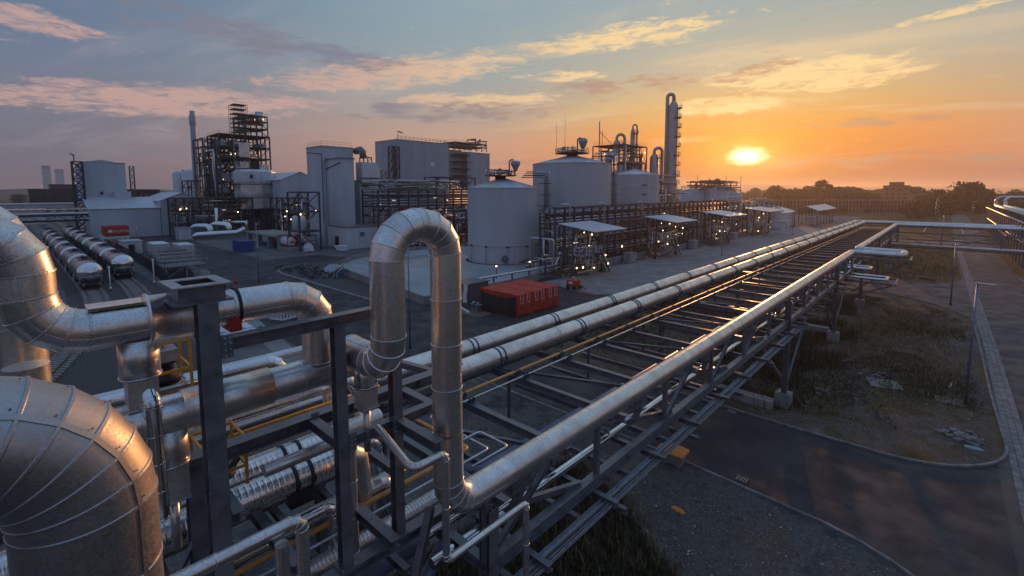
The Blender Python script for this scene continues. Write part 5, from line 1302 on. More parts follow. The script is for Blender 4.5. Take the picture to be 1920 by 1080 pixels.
tr2 = [(-26, 5.0), (-36, 6.2), (-50, 8.0), (-62, 9.6), (-72, 10.8), (-80, 11.7), (-88, 12.15), (-96, 12.3), (-130, 12.3), (-200, 12.3), (-330, 12.3)]
structure('track_bed', MB().flat([(-24, 7.6), (-24, -9), (-50, -4), (-78, 4.4), (-92, 5.0), (-330, 5.0), (-330, 15.2), (-84, 15.2), (-60, 12.4)], .010), 'ballast')
track('railway track carrying the left row of tank wagons', tr1)
track('railway track carrying the right row of tank wagons', tr2)
def wagon0():
    t = thing('tank_wagon', 'x', 'tank wagon', (0, 0, 0), 'tank wagons parked in two rows')
    L = 12.6; r = 1.42; zc = 2.75
    part('barrel', MB().lathe([(r, -L / 2 + .9), (r, L / 2 - .9)], 0, 0, zc, 28, 'X'), 'clad_bright', t)
    for s_ in (-1, 1):
        b = MB().lathe([(r + .03, s_ * (L / 2 - .95)), (r + .03, s_ * (L / 2 - .8)), (r * .93, s_ * (L / 2 - .5)), (r * .6, s_ * (L / 2 - .18)), (0, s_ * (L / 2 - .02))], 0, 0, zc, 28, 'X')
        part('end_cap', b, 'clad_bright', t)
    for i in range(15): part('rib', MB().lathe([(r, -.06), (r + .06, -.06), (r + .06, .06), (r, .06)], -5.1 + i * .73, 0, zc, 28, 'X', False), 'clad_bright', t)
    part('walkway', MB().box(-2.6, 2.6, -.35, .35, zc + r + .05, zc + r + .12), 'steel_black', t)
    w_ = MB()
    for x in (-2.4, -1.2, 0, 1.2, 2.4): w_.box(x - .05, x + .05, -.9, .9, zc + r + .02, zc + r + .08)
    stuff('walkway_frame', w_, 'steel_black', t)
    part('manhole', MB().cyl(.4, 0, zc + r, zc + r + .45, .38, 14), 'steel_black', t); part('valve_box', MB().box(-1.2, -.5, -.3, .3, zc + r, zc + r + .35), 'steel_black', t)
    part('underframe', MB().box(-L / 2, L / 2, -.9, -.65, 1.05, 1.35).box(-L / 2, L / 2, .65, .9, 1.05, 1.35).box(-L / 2, -L / 2 + .25, -1.3, 1.3, .95, 1.4).box(L / 2 - .25, L / 2, -1.3, 1.3, .95, 1.4), 'steel_black', t)
    for x in (-4, 4): part('saddle', MB().box(x - .4, x + .4, -1.1, 1.1, 1.3, 1.75), 'steel_black', t)
    for s_ in (-1, 1):
        bo = part('bogie', MB().box(s_ * 4.2 - 1.3, s_ * 4.2 + 1.3, -1.05, -.85, .45, .8).box(s_ * 4.2 - 1.3, s_ * 4.2 + 1.3, .85, 1.05, .45, .8).box(s_ * 4.2 - .3, s_ * 4.2 + .3, -1, 1, .5, 1.05), 'steel_black', t)
        for dx_ in (-.9, .9):
            for dy_ in (-.78, .78): O('wheel', MB().lathe([(0, -.07), (.46, -.07), (.46, .07), (0, .07)], s_ * 4.2 + dx_, dy_, .83, 18, 'Y').mesh('wheel', 'rail'), bo)
        for dy_ in (-.88, .88): part('buffer', MB().lathe([(.1, 0), (.1, s_ * .4), (.22, s_ * .42), (.22, s_ * .5), (0, s_ * .5)], s_ * L / 2, dy_, 1.15, 12, 'X'), 'steel', t)
        part('end_rail', MB().bar((s_ * (L / 2 - .1), -1.2, 1.4), (s_ * (L / 2 - .1), -1.2, 2.3), .05, .05).bar((s_ * (L / 2 - .1), 1.2, 1.4), (s_ * (L / 2 - .1), 1.2, 2.3), .05, .05).bar((s_ * (L / 2 - .1), -1.2, 2.2), (s_ * (L / 2 - .1), 1.2, 2.2), .05, .05), 'galv', t)
        part('ladder', MB().bar((s_ * .9, -1.5, 1.0), (s_ * .7, -1.0, 4.0), .05, .05).bar((s_ * .5, -1.5, 1.0), (s_ * .4, -1.0, 4.0), .05, .05), 'galv', t)
    return t
w0 = wagon0(); first = True
nm = ['front', 'second', 'third', 'fourth', 'fifth', 'sixth', 'seventh']
for row, y, x0_, lab in ((0, 7.65, -88.5, 'left'), (1, 12.25, -95.5, 'right')):
    for k in range(7):
        l = '%s silver ribbed tank wagon of the %s row on the railway' % (nm[k], lab) if k else 'front silver ribbed tank wagon of the %s row, its shiny end towards the camera' % lab
        loc = (x0_ - 6.3 - k * 13.6, y, 0)
        if first: w0.location = loc; w0['label'] = l; first = False
        else: dup(w0, loc, l)
# signal posts and bollards by the track
for x, y, h, l in ((-88, 9.6, 3.2, 'white post standing between the two rows of wagons'), (-89, 14.9, 3.6, 'white signal post right of the wagons')):
    t = thing('signal_post', l, 'post', (x, y, 0)); part('post', MB().cyl(x, y, 0, h, .07, 8), 'white', t); part('foot', MB().cyl(x, y, 0, .5, .16, 8), 'galv', t); part('head', MB().box(x - .12, x + .12, y - .12, y + .12, h, h + .35), 'white', t)
for x, y, l in ((-77.8, 21.4, 'left one of two red hydrants on the pale verge'), (-74.5, 21.9, 'right one of two red hydrants on the pale verge')):
    t = thing('hydrant', l, 'hydrant', (x, y, 0), 'red hydrants'); part('barrel', MB().cyl(x, y, 0, 1.1, .13, 12), 'red', t); part('cap', MB().cyl(x, y, 1.1, 1.55, .24, 12), 'red', t)
structure('pale_verge', MB().flat([(-110, 23.5), (-97, 21.8), (-80, 18.7), (-54, 16.4), (-30, 14), (-30, 15.6), (-54, 18.2), (-80, 20.8), (-97, 24.3)], .024), 'concrete')
# fence along the track
fe = thing('fence', 'dark mesh fence right of the tank wagons', 'fence', (-95, 16, 0))
P_ = [(-60, 12.4), (-75, 14.6), (-90, 16.2), (-110, 17.2), (-150, 17.2)]
for a, c_ in zip(P_[:-1], P_[1:]):
    L = hypot(c_[0] - a[0], c_[1] - a[1]); k = int(L / 2.5); b = MB()
    for i in range(k + 1):
        x, y = a[0] + (c_[0] - a[0]) * i / k, a[1] + (c_[1] - a[1]) * i / k; part('post', MB().box(x - .04, x + .04, y - .04, y + .04, 0, 2.2), 'steel_black', fe)
    for z in (.1, .5, .9, 1.3, 1.7, 2.1): b.bar((*a, z), (*c_, z), .03, .05)
    kk = int(L / .22)
    for i in range(kk): x, y = a[0] + (c_[0] - a[0]) * i / kk, a[1] + (c_[1] - a[1]) * i / kk; b.bar((x, y, 0), (x, y, 2.1), .02, .02)
    part('mesh_panel', b, 'steel_black', fe)
# platforms with rails (loading platforms)
for i, (x, y, L, l) in enumerate(((-120, 21.0, 8, 'farthest'), (-113.5, 20.4, 8, 'fourth'), (-107, 19.8, 8, 'third'), (-101, 19.2, 8, 'second'), (-94.5, 18.4, 9, 'nearest'))):
    t = thing('loading_platform', l + ' of the railed grey platforms stacked beside the fence', 'platform', (x, y, 0), 'railed platforms beside the fence')
    part('deck', MB().box(x - 2.5, x + 2.5, y - 1.5, y + 4.5, 1.9, 2.0), 'concrete_dark', t)
    railing(t, [(x + 2.5, y - 1.5), (x + 2.5, y + 4.5)], 2.42, 1.1, 1.5, 'galv', .05); railing(t, [(x - 2.5, y - 1.5), (x + 2.5, y - 1.5)], 2.42, 1.1, 1.5, 'galv', .05)
    for sx in (-2.3, 2.3):
        for sy in (-1.3, 1.5, 4.3): part('leg', MB().box(x + sx - .06, x + sx + .06, y + sy - .06, y + sy + .06, 0, 2.3), 'galv_dull', t)
    part('brace', MB().bar((x + 2.4, y - 1.3, .1), (x + 2.4, y + 1.5, 2.2), .06, .06), 'galv_dull', t)
for x0_, x1_, y0_, y1_, h_, l in ((-133.5, -126, 21.5, 24.4, 2.7, 'left long white topped box by the platforms'), (-127, -120, 24.8, 27.6, 2.7, 'right long white topped box by the platforms')):
    t = container(l, x0_, x1_, y0_, y1_, h_, 'panel_light', 'white topped boxes'); part('white_roof', MB().box(x0_, x1_, y0_, y1_, h_, h_ + .06), 'white', t)
cb = thing('site_cabin', 'small white cabin with an open dark door', 'cabin', (-137, 19, 0))
part('walls', MB().box(-142, -136, 17.6, 21.0, 0, 2.8), 'paintwhite', cb); part('roof', MB().box(-142.2, -135.8, 17.4, 21.2, 2.8, 2.95), 'galv', cb)
part('doorway', MB().box(-136, -135.96, 18.5, 19.5, .1, 2.2), 'black', cb); part('door', MB().box(-135.9, -135.0, 19.55, 19.6, .1, 2.2), 'red', cb)
c_ = container('dark cabin with a red side beside the white cabin', -151, -143.5, 16.5, 19.2, 2.6, 'steel')
part('red_side', MB().box(-143.5, -143.45, 16.7, 19.1, .4, 2.3), 'red', c_)
def text(s_, loc, size, rot, m, parent):
    cu = bpy.data.curves.new('lettering', 'FONT'); cu.body = s_; cu.size = size; cu.extrude = .01; cu.align_x = 'CENTER'; cu.align_y = 'CENTER'; cu.space_character = 1.05
    tmp = bpy.data.objects.new('tmp', cu); COL.objects.link(tmp); dg = bpy.context.evaluated_depsgraph_get(); me = bpy.data.meshes.new_from_object(tmp.evaluated_get(dg)); bpy.data.objects.remove(tmp)
    me.materials.clear(); me.materials.append(MAT[m]); return O('lettering', me, parent, loc, rot)
rc = container('red container with white lettering standing on a white box', -166, -160, 17.2, 22.2, 2.5, 'red', z=2.6)
part('sign_panel', MB().box(-159.94, -159.9, 17.4, 22.0, 2.8, 4.9), 'red', rc); part('emblem', MB().box(-159.9, -159.88, 17.9, 18.6, 3.5, 4.2), 'white', rc)
text('BALISTA', (-159.88, 20.3, 3.8), .95, (R(90), 0, R(90)), 'white', rc)
wb = container('white box with red marks under the red container', -166, -160, 16.4, 22.2, 2.5, 'paintwhite')
for k in range(5): part('red_mark', MB().box(-159.9, -159.87, 17 + k, 17.5 + k, 1.4, 1.9), 'red', wb)
t = thing('blue_container', 'dark blue covered skip in the yard', 'container', (-122.5, 38, 0))
part('body', MB().poly([(-125.7, 36.7), (-120.2, 36.7), (-120.0, 39.6), (-125.7, 39.6)], 0, 2.5), 'blue', t); part('cover', MB().box(-125.8, -119.9, 36.6, 39.7, 2.5, 2.62), 'blue', t)
for k in range(6): part('rib', MB().box(-125.3 + k, -125.2 + k, 36.62, 36.7, .1, 2.4), 'blue', t)
# iso tanks on their concrete wall
t = thing('concrete_shelter', 'open concrete shelter with a flat roof behind the tank containers', 'shelter', (-125, 47, 0))
part('roof', MB().box(-142, -119.5, 44.8, 52.5, 2.9, 3.3), 'concrete', t)
for x in (-141.5, -134, -127, -120.5):
    part('pillar', MB().box(x, x + 1.0, 45, 46, 0, 2.9), 'concrete', t)
part('back_wall', MB().box(-141.5, -120, 51.5, 51.8, 0, 2.9), 'concrete_dark', t)
part('front_curb', MB().box(-119.6, -113, 44.6, 52.8, 0, .9), 'concrete', t)
def iso(label, x, y, m):
    t = thing('tank_container', label, 'tank container', (x, y, .9), 'tank containers on the concrete plinth')
    L = 5.6; part('tank', MB().lathe([(0, -L / 2 + .1), (.8, -L / 2 + .25), (1.1, -L / 2 + .6), (1.1, L / 2 - .6), (.8, L / 2 - .25), (0, L / 2 - .1)], x, y, 2.15, 22, 'X'), 'paintwhite', t)
    for s_ in (-1, 1):
        f = MB(); xx = x + s_ * (L / 2)
        for (a, b) in (((-1.2, 0), (1.2, 0)), ((1.2, 0), (1.2, 2.5)), ((1.2, 2.5), (-1.2, 2.5)), ((-1.2, 2.5), (-1.2, 0)), ((-1.2, .5), (-.7, 0)), ((1.2, .5), (.7, 0)), ((-1.2, 2.0), (-.7, 2.5)), ((1.2, 2.0), (.7, 2.5))):
            f.bar((xx, y + a[0], .95 + a[1]), (xx, y + b[0], .95 + b[1]), .14, .14)
        part('end_frame', f, m, t)
    for yy in (-1.2, 1.2):
        for zz in (.95, 3.45): part('side_rail', MB().bar((x - L / 2, y + yy, zz), (x + L / 2, y + yy, zz), .1, .1), m, t)
    part('red_mark', MB().box(x + L / 2 - .12, x + L / 2 - .08, y - .5, y + .5, 2.0, 2.35), 'red', t)
iso('left white tank container in a red frame', -117.5, 46.4, 'red'); iso('right white tank container in a blue frame', -117.2, 50.8, 'blue')
# plastic bundles etc.
def lump(name, label, cat, x, y, rx_, ry_, h, m, n=14, seed=3, z=0):
    rr = random.Random(seed); b = MB()
    for i in range(n + 1):
        for j in range(n):
            ph = i / n * pi / 2; a = 2 * pi * j / n; k = 1 + rr.uniform(-.22, .22)
            b.v.append((x + rx_ * cos(a) * cos(ph) * k, y + ry_ * sin(a) * cos(ph) * k, z + h * sin(ph) * (1 + rr.uniform(-.25, .25))))
    for i in range(n):
        for j in range(n): b.f.append((i * n + j, i * n + (j + 1) % n, (i + 1) * n + (j + 1) % n, (i + 1) * n + j)); b.sm.append(False)
    o = tag(O(name, b.mesh(name, m)), label, cat); return o
lump('plastic_heap', 'bundle of white plastic sheet in front of the tank containers', 'plastic sheet', -112.2, 49.0, 1.5, 1.2, 1.7, 'sheet', seed=5)
lump('plastic_heap', 'crumpled white plastic sheets heaped behind the upper beam', 'plastic sheet', -52.5, 15.0, 2.0, 1.7, .9, 'sheet', 18, seed=8)
lump('plastic_heap', 'far white plastic heap by the pipe bridge', 'plastic sheet', -226, 38, 3, 2.5, 1.6, 'sheet', seed=9)
lump('teal_sack', 'small teal sack beside the crumpled white sheets', 'sack', -51.0, 17.0, .5, .4, .4, 'blue', 10, 4)
tr_t = thing('road_tyre', 'old tyre lying on the crumpled white sheets', 'tyre', (-53.6, 15.2, .9))
part('tyre', MB().tube([(-53.4 + .5 * cos(a * pi / 8), 15.4 + .5 * sin(a * pi / 8), 1.15) for a in range(17)], .14, 10), 'plank', tr_t)
# striped barrier
ba = thing('barrier', 'red and white striped plastic barriers on the asphalt', 'barrier', (-53.5, 20.6, 0))
for k, (p, q2) in enumerate((((-54.6, 19.2), (-52.9, 19.9)), ((-52.9, 19.9), (-53.3, 21.9)), ((-54.8, 21.3), (-53.3, 22.1)))):
    p = V((*p, 0)); q2 = V((*q2, 0))
    for z in (.98, .2): part('rail', MB().bar(p + V((0, 0, z)), q2 + V((0, 0, z)), .06, .16), 'white', ba)
    for i in range(5):
        a = p.lerp(q2, i / 5 + .04); c2 = p.lerp(q2, i / 5 + .13); part('red_stripe', MB().bar(a + V((0, 0, .98)), c2 + V((0, 0, .98)), .075, .17), 'red', ba)
        m_ = p.lerp(q2, i / 5 + .1); part('slat', MB().bar(m_ + V((0, 0, .25)), m_ + V((0, 0, .92)), .05, .14), 'white', ba)
# white wrapped rolls by the base building
t = thing('panel_stack', 'stack of wrapped white panels with a shiny roll by the grey building', 'panels', (-107, 54, 0))
for k in range(4): part('panel', MB().box(-107.5, -104.8, 53.6, 55.2, .15 + k * .3, .4 + k * .3), 'white', t)
part('roll', MB().lathe([(0, 0), (.5, 0), (.5, 2.2), (0, 2.2)], -109.5, 54.2, .7, 14, 'X'), 'clad_bright', t)

# bin and bits on the gravel
bi = thing('grit_bin', 'grey grit bin with a bright orange lid on the gravel by the kerb', 'grit bin', (-9.7, 23.0, .02))
part('body', MB().add([(-10.25, 22.75, .1), (-9.25, 22.75, .1), (-9.25, 23.3, .1), (-10.25, 23.3, .1), (-10.35, 22.62, .72), (-9.15, 22.62, .72), (-9.15, 23.42, .72), (-10.35, 23.42, .72)], [(3, 2, 1, 0), (4, 5, 6, 7), (0, 1, 5, 4), (1, 2, 6, 5), (2, 3, 7, 6), (3, 0, 4, 7)]), 'binbody', bi)
for x in (-10.2, -9.5): part('foot', MB().box(x, x + .22, 22.75, 23.3, .02, .1), 'binbody', bi)
part('lid', MB().poly([(-10.45, 22.6), (-10.38, 22.52), (-9.12, 22.52), (-9.05, 22.6), (-9.05, 23.44), (-9.12, 23.52), (-10.38, 23.52), (-10.45, 23.44)], .72, .80), 'orange_lid', bi)
part('lid_top', MB().add([(-10.38, 22.6, .80), (-9.12, 22.6, .80), (-9.12, 23.44, .80), (-10.38, 23.44, .80), (-10.25, 22.72, .90), (-9.25, 22.72, .90), (-9.25, 23.32, .94), (-10.25, 23.32, .94)], [(4, 5, 6, 7), (0, 1, 5, 4), (1, 2, 6, 5), (2, 3, 7, 6), (3, 0, 4, 7)]), 'orange_lid', bi)
lump('orange_scrap', 'scrap of orange plastic lying on the gravel', 'scrap', -8.0, 19.6, .3, .14, .12, 'orange_lid', 8, 2, .02)
t = thing('green_hose_bundle', 'green bundle lying by the kerb under the bridge', 'bundle', (-11.3, 32.6, 0))
part('bundle', MB().tube([(-12.1, 32.4, .3), (-11.4, 32.6, .34), (-10.7, 32.5, .28)], .24, 10), 'green', t); part('wrap', MB().box(-12.3, -10.7, 32.3, 32.7, .02, .1), 'sheet', t)
t = thing('pallet_scrap', 'broken pale pallet with branches on the rough field', 'pallet', (-1.9, 53.2, .02))
for k in range(5): part('plank', MB().bar((-2.7, 52.6 + k * .25, .25), (-1.1, 52.7 + k * .25, .22 + .04 * (k % 2)), .12, .03), 'plank', t)
for k in range(3): part('bearer', MB().box(-2.6 + k * .7, -2.5 + k * .7, 52.5, 53.7, .03, .2), 'plank', t)
for k in range(10): part('branch', MB().tube([(-2.6 + k * .15, 52.7 + .1 * k, .1), (-2.8 + k * .25, 52.4 + .15 * k, .5 + .05 * (k % 3))], .02, 5), 'bark', t)
for k, (x, y) in enumerate(((1.2, 37.8), (1.7, 37.1), (.8, 37.2), (1.4, 36.5), (1.9, 36.3), (1.0, 36.6), (2.1, 36.9))):
    tag(O('paving_stone', gq(x, y, .24, .16, k * .7, .02, .12 + .03 * (k % 2)).mesh('paving_stone', 'concrete_dark')), ('topmost', 'right middle', 'left middle', 'lower left', 'lower right', 'centre', 'rightmost')[k] + ' one of the loose paving stones at the kerb bend', 'paving stone', 'loose paving stones at the kerb bend')
lump('plastic_scrap', 'torn white plastic at the kerb bend by the paving stones', 'plastic scrap', 1.95, 35.8, .4, .2, .08, 'galv_dull', 8, 6, .02)
tag(O('white_bar', MB().bar((1.0, 46.0, .05), (1.1, 47.4, .05), .09, .06).mesh('white_bar', 'white')), 'short white bar lying on the rough field by the near lamp post', 'bar')
tag(O('log', MB().tube([(-2.6, 100.5, .3), (-.6, 99.5, .3)], .22, 8).mesh('log', 'plank')), 'pale log at the edge of the side road', 'log')
# road blocks under the bridge: stacked slabs at the near bottom
t = thing('slab_stack', 'pair of pale concrete blocks below the lower frame beam', 'concrete blocks', (-7, 5.6, 0))
for k in range(2): part('block', MB().box(-7.9 + k * .75, -7.3 + k * .75, 5.2 + k * .5, 6.1 + k * .5, 4.2, 4.5), 'concrete', t)

# ------------------------------------------------------------------ buildings of the plant
A = panelled('process_building', 'tall pale panelled building with a lower block in front, left of the U loop', 'building', -127.2, -118.5, 56.1, 64.9, 0, 25.5, 'panel_light')
panelled('', '', '', -118.4, -110.8, 57.2, 60.8, 5.4, 22.2, 'panel_light', parent=A); part('block_roof', MB().box(-118.4, -110.4, 56.9, 61.0, 22.45, 22.6), 'steel', A)
panelled('', '', '', -117.6, -107.5, 56.5, 73, 0, 5.2, 'paintwhite', parent=A, pn='base_panel')
part('base_roof', MB().box(-117.8, -107.3, 56.3, 73.2, 5.45, 5.6), 'concrete', A); railing(A, [(-117, 56.6), (-107.6, 56.6), (-107.6, 73)], 5.6, 1.1, 1.6, 'galv_dull', .05)
part('doorway', MB().box(-113.4, -111.6, 56.38, 56.5, 0, 3), 'black', A); part('vent', MB().box(-107.45, -107.38, 60, 61.2, 3.6, 4.0), 'steel_black', A); part('vent', MB().box(-107.45, -107.38, 60, 61.2, 3.1, 3.4), 'steel_black', A)
panelled('', '', '', -123, -116, 65.1, 70.8, 5.6, 17.0, 'paintwhite', parent=A, pn='annex_panel')
part('parapet_wall', MB().poly([(-127.2, 56.1), (-118.5, 56.1), (-118.5, 64.9), (-127.2, 64.9)], 25.75, 26.0), 'galv_dull', A)
railing(A, [(-127, 56.3), (-118.7, 56.3), (-118.7, 64.7)], 26.0, 1.1, 1.6, 'galv', .06)
for z, y in ((15.5, 66), (13.0, 66), (10.2, 66), (7.6, 66)): part('louvre', MB().box(-115.98, -115.8, y - .3, y + 1.6, z, z + .4), 'steel_black', A)
part('silver_duct', MB().add([(-117.5, y_, z_) for y_, z_ in ((65, 20), (65, 22), (69.2, 22), (70.4, 20.8), (70.4, 17.2), (69.4, 16.6), (65, 16.6))] + [(-114.4, y_, z_) for y_, z_ in ((65, 20), (65, 22), (69.2, 22), (70.4, 20.8), (70.4, 17.2), (69.4, 16.6), (65, 16.6))], [(6, 5, 4, 3, 2, 1, 0), (7, 8, 9, 10, 11, 12, 13)] + [(k_, (k_ + 1) % 7, 7 + (k_ + 1) % 7, 7 + k_) for k_ in range(7)]), 'paintwhite', A); part('duct_band', MB().box(-114.5, -114.25, 65.0, 70.4, 17.6, 17.9), 'steel_black', A)
part('hood', MB().tube([(-120, 66.5, 25.2), (-117.5, 66.5, 25.4), (-116.3, 66.5, 24.6), (-116.0, 66.5, 23.2)], .95, 12), 'steel', A)
part('downpipe', MB().tube([(-118.3, 56.0, 23.8), (-118.3, 56.0, 6)], .09, 6).tube([(-127, 56.0, 24.6), (-118.4, 56.0, 23.8)], .09, 6).tube([(-118.3, 57.0, 20.0), (-110.7, 57.1, 21.4)], .09, 6), 'steel_black', A)
lt = frame('ladder_cage', 'caged ladder frame beside the silver duct', 'ladder', -117.8, -115.8, 66.4, 68.8, [17.2, 19, 21, 23.4], 1, 1, 'steel_navy', .2, .6)
stw = frame('stair_tower', 'dark blue steel stair tower before the tall pale building', 'stair tower', -118.5, -112.3, 47.2, 52.2, [0, 4.6, 9.3, 14.0], 1, 1, 'steel_navy', .34, .6, 1, True)
for k in range(3):
    z = k * 4.65; a, b_ = (47.6, 51.8) if k % 2 else (51.8, 47.6)
    part('stair_flight', MB().bar((-113.2, a, z + .2), (-113.2, b_, z + 4.7), .9, .2), 'galv_dull', stw); part('stair_rail', MB().bar((-112.6, a, z + 1.2), (-112.6, b_, z + 5.7), .06, .06), 'galv', stw)
lamps_in(stw, -116, -112.4, 47.5, 52, 3, 14, 5, .6, (.08, .12), .5)
mid = panelled('process_building', 'long tall grey panelled building behind the plant, in the middle', 'building', -165, -150, 99.7, 124, 0, 33.2, 'panel_grey', pitch=6)
railing(mid, [(-150.2, 99.9), (-150.2, 124)], 33.4, 1.2, 1.8, 'steel', .1)
for k in range(1): part('vent', MB().box(-149.98, -149.9, 115, 116.6, 24, 25.6), 'white', mid)
part('mast', MB().bar((-152, 101.5, 33.4), (-152, 101.5, 36.5), .12, .12).bar((-152, 101.5, 36.5), (-152, 103.5, 36.1), .3, .4), 'steel', mid)
m2 = panelled('process_building', 'lower grey section right of the long tall building', 'building', -168, -153, 124.3, 134, 0, 31.2, 'panel_grey', pitch=5)
m3 = panelled('process_building', 'right hand grey block with a dark truss on its roof and side landings', 'building', -165, -150, 134.2, 147.5, 0, 30.6, 'panel_grey', pitch=5)
for k in range(7): part('landing', MB().box(-152.8, -149.2, 127.5, 135.5, 12 + k * 2.9, 12.2 + k * 2.9), 'steel_black', m3)
tf = frame('roof_truss', 'dark truss platform on the roof of the right hand grey block', 'roof truss', -162, -150.5, 128, 146, [31.4, 33.2, 34.6], 1, 6, 'steel', .3, .9, 1, True)
pipes_in(tf, -160, -150, 140, 146, 34, 37, 9, (.15, .3), ('steel', 'steel_black'))
lattice('lattice_tower', 'dark lattice tower at the left edge of the long tall building', 'lattice tower', -149.6, 98, 0, 30.5, 3, 9, 'steel_black', .35, 2.6)
lh = hall('process_hall', 'pale gabled hall behind the silver hull', -188, -168, 65, 78, 18.2, 21.0, 'panel_light', 'tankroof', 'X')
lh2 = hall('process_hall', 'long low pale hall with a bright roof under the far left tall building', -215, -186, 17, 34, 9.0, 12.2, 'panel_light', 'tankroof', 'Y')
lh3 = hall('process_hall', 'slightly taller pale hall with rounded gable right of the low hall', -215, -186, 34.2, 46, 11.2, 13.8, 'panel_light', 'tankroof', 'X')
lb = panelled('process_building', 'plain pale tall block at the far left with a small dark opening', 'building', -222, -202, 17.6, 28.3, 0, 23.4, 'panel_light', pitch=12)
part('gable', MB().add([(-202, 17.6, 23.6), (-202, 28.3, 23.2), (-202, 22.5, 24.4), (-222, 17.6, 23.6), (-222, 28.3, 23.2), (-222, 22.5, 24.4)], [(0, 1, 2), (5, 4, 3), (0, 2, 5, 3), (1, 4, 5, 2)]), 'panel_light', lb)
part('opening', MB().box(-201.95, -201.85, 21.4, 22.2, 13.2, 14.1), 'black', lb); part('lean_to', MB().box(-202, -197, 24.5, 28.6, 9, 14.2), 'panel_light', lb)
lattice('lattice_tower', 'dark lattice stair tower at the left edge of the far left block', 'lattice tower', -199, 16.2, 0, 23.4, 2.2, 9, 'steel_black', .4, 2.4)
tag(O('davit', MB().bar((-199, 15.6, 23.4), (-199, 15.6, 25.6), .3, .3).bar((-199, 15.8, 25.3), (-199, 14.6, 25.8), .3, .3).mesh('davit', 'steel')), 'small crane arm on top of the far left lattice tower', 'crane arm')
lattice('lattice_tower', 'slim reddish ladder mast right of the far left block', 'lattice tower', -202, 29.9, 9, 22.6, .9, 6, 'brick_far', .18, 1.2)
sl_ = thing('silo', 'pale silo pair with a reddish ladder behind the chimney', 'silo', (-285, 62, 0))
for x, y, r, z in ((-287, 61, 2.6, 24), (-283, 65.5, 4.2, 25)): part('silo_body', MB().lathe([(r, 0), (r, z - 1), (r * .6, z), (0, z + .6)], x, y, 0, 20), 'panel_light', sl_)
part('ladder', MB().box(-283.4, -282.8, 61.8, 62.4, 10, 25), 'container', sl_)
frame('process_structure', 'small dark frame between the silos and the chimney', 'steel structure', -262, -252, 57, 64, [8, 12, 16, 19], 1, 2, 'steel_black', .5, .8)
# far left background
for x0_, x1_, y0_, y1_, z_, m_, l in ((-330, -320, -8, 26, 8, 'panel_grey', 'low pale warehouse at the far left background'), (-400, -380, 10, 70, 15, 'steel_black', 'dark long conveyor gantry building on the left horizon'), (-420, -400, 20, 36, 18, 'brick_far', 'dark brick works block on the left horizon'),
                                      (-300, -286, -6, 12, 6, 'panel_light', 'pale low shed with a bright roof at far left'), (-360, -350, 30, 60, 13, 'brick_far', 'brown flat building on the left horizon')):
    t = thing('works_building', l, 'building', ((x0_ + x1_) / 2, (y0_ + y1_) / 2, 0)); part('walls', MB().box(x0_, x1_, y0_, y1_, 0, z_), m_, t); part('roof', MB().box(x0_ - .4, x1_ + .4, y0_ - .4, y1_ + .4, z_, z_ + .5), 'tankroof' if 'pale' in l else 'steel_black', t)
    for k in range(int((y1_ - y0_) / 4)): part('window', MB().box(x1_, x1_ + .1, y0_ + 1 + k * 4, y0_ + 3 + k * 4, z_ * .55, z_ * .75), 'window', t)
for x, y, h, l in ((-860, 40, 47, 'left one of the two pale far towers on the left horizon'), (-860, 52, 43, 'right one of the two pale far towers on the left horizon')):
    t = thing('far_tower', l, 'tower', (x, y, 0), 'pale far towers'); part('shaft', MB().box(x - 4, x + 4, y - 4, y + 4, 0, h - 4), 'paintwhite', t); part('head', MB().box(x - 4.1, x + 4.1, y - 4.1, y + 4.1, h - 4, h), 'panel_light', t)
for xa, ya, yb, z, l in ((-240, 28, 46, 10, 'tangle of pipework on the roofline right of the far left block'), (-175, 36, 58, 8, 'dark pipework before the reactor on the left'), (-160, 62, 72, 8, 'dense pipework right of the silver hull')):
    t = frame('pipe_skid', l, 'pipe skid', xa - 10, xa, ya, yb, [0, z * .5, z, z + 4], 1, 5, 'steel_black', .35, .5, .5, group='pipe skids in the plant')
    pipes_in(t, xa - 10, xa, ya, yb, 1, z + 4, 40, (.12, .3)); lamps_in(t, xa - 1, xa + .5, ya, yb, 2, z + 3, 8, .6, (.12, .18), .4)
# chimney
ch = thing('chimney', 'tall slender pale grey steel chimney on the left', 'chimney', (-219.5, 52.6, 0))
part('shaft', MB().lathe([(1.5, 0), (1.25, 12), (1.05, 38), (1.05, 43.2)], -219.5, 52.6, 0, 24), 'panel_grey', ch); part('crown', MB().lathe([(1.1, 40), (1.25, 40.2), (1.25, 43.2), (.9, 44.4), (.9, 45.6), (0, 45.6)], -219.5, 52.6, 0, 24), 'panel_grey', ch)
part('platform', MB().lathe([(1.2, 0), (3.4, 0), (3.4, .3), (1.2, .3)], -219.5, 52.6, 18.2, 20, 'Z', False), 'steel_black', ch)
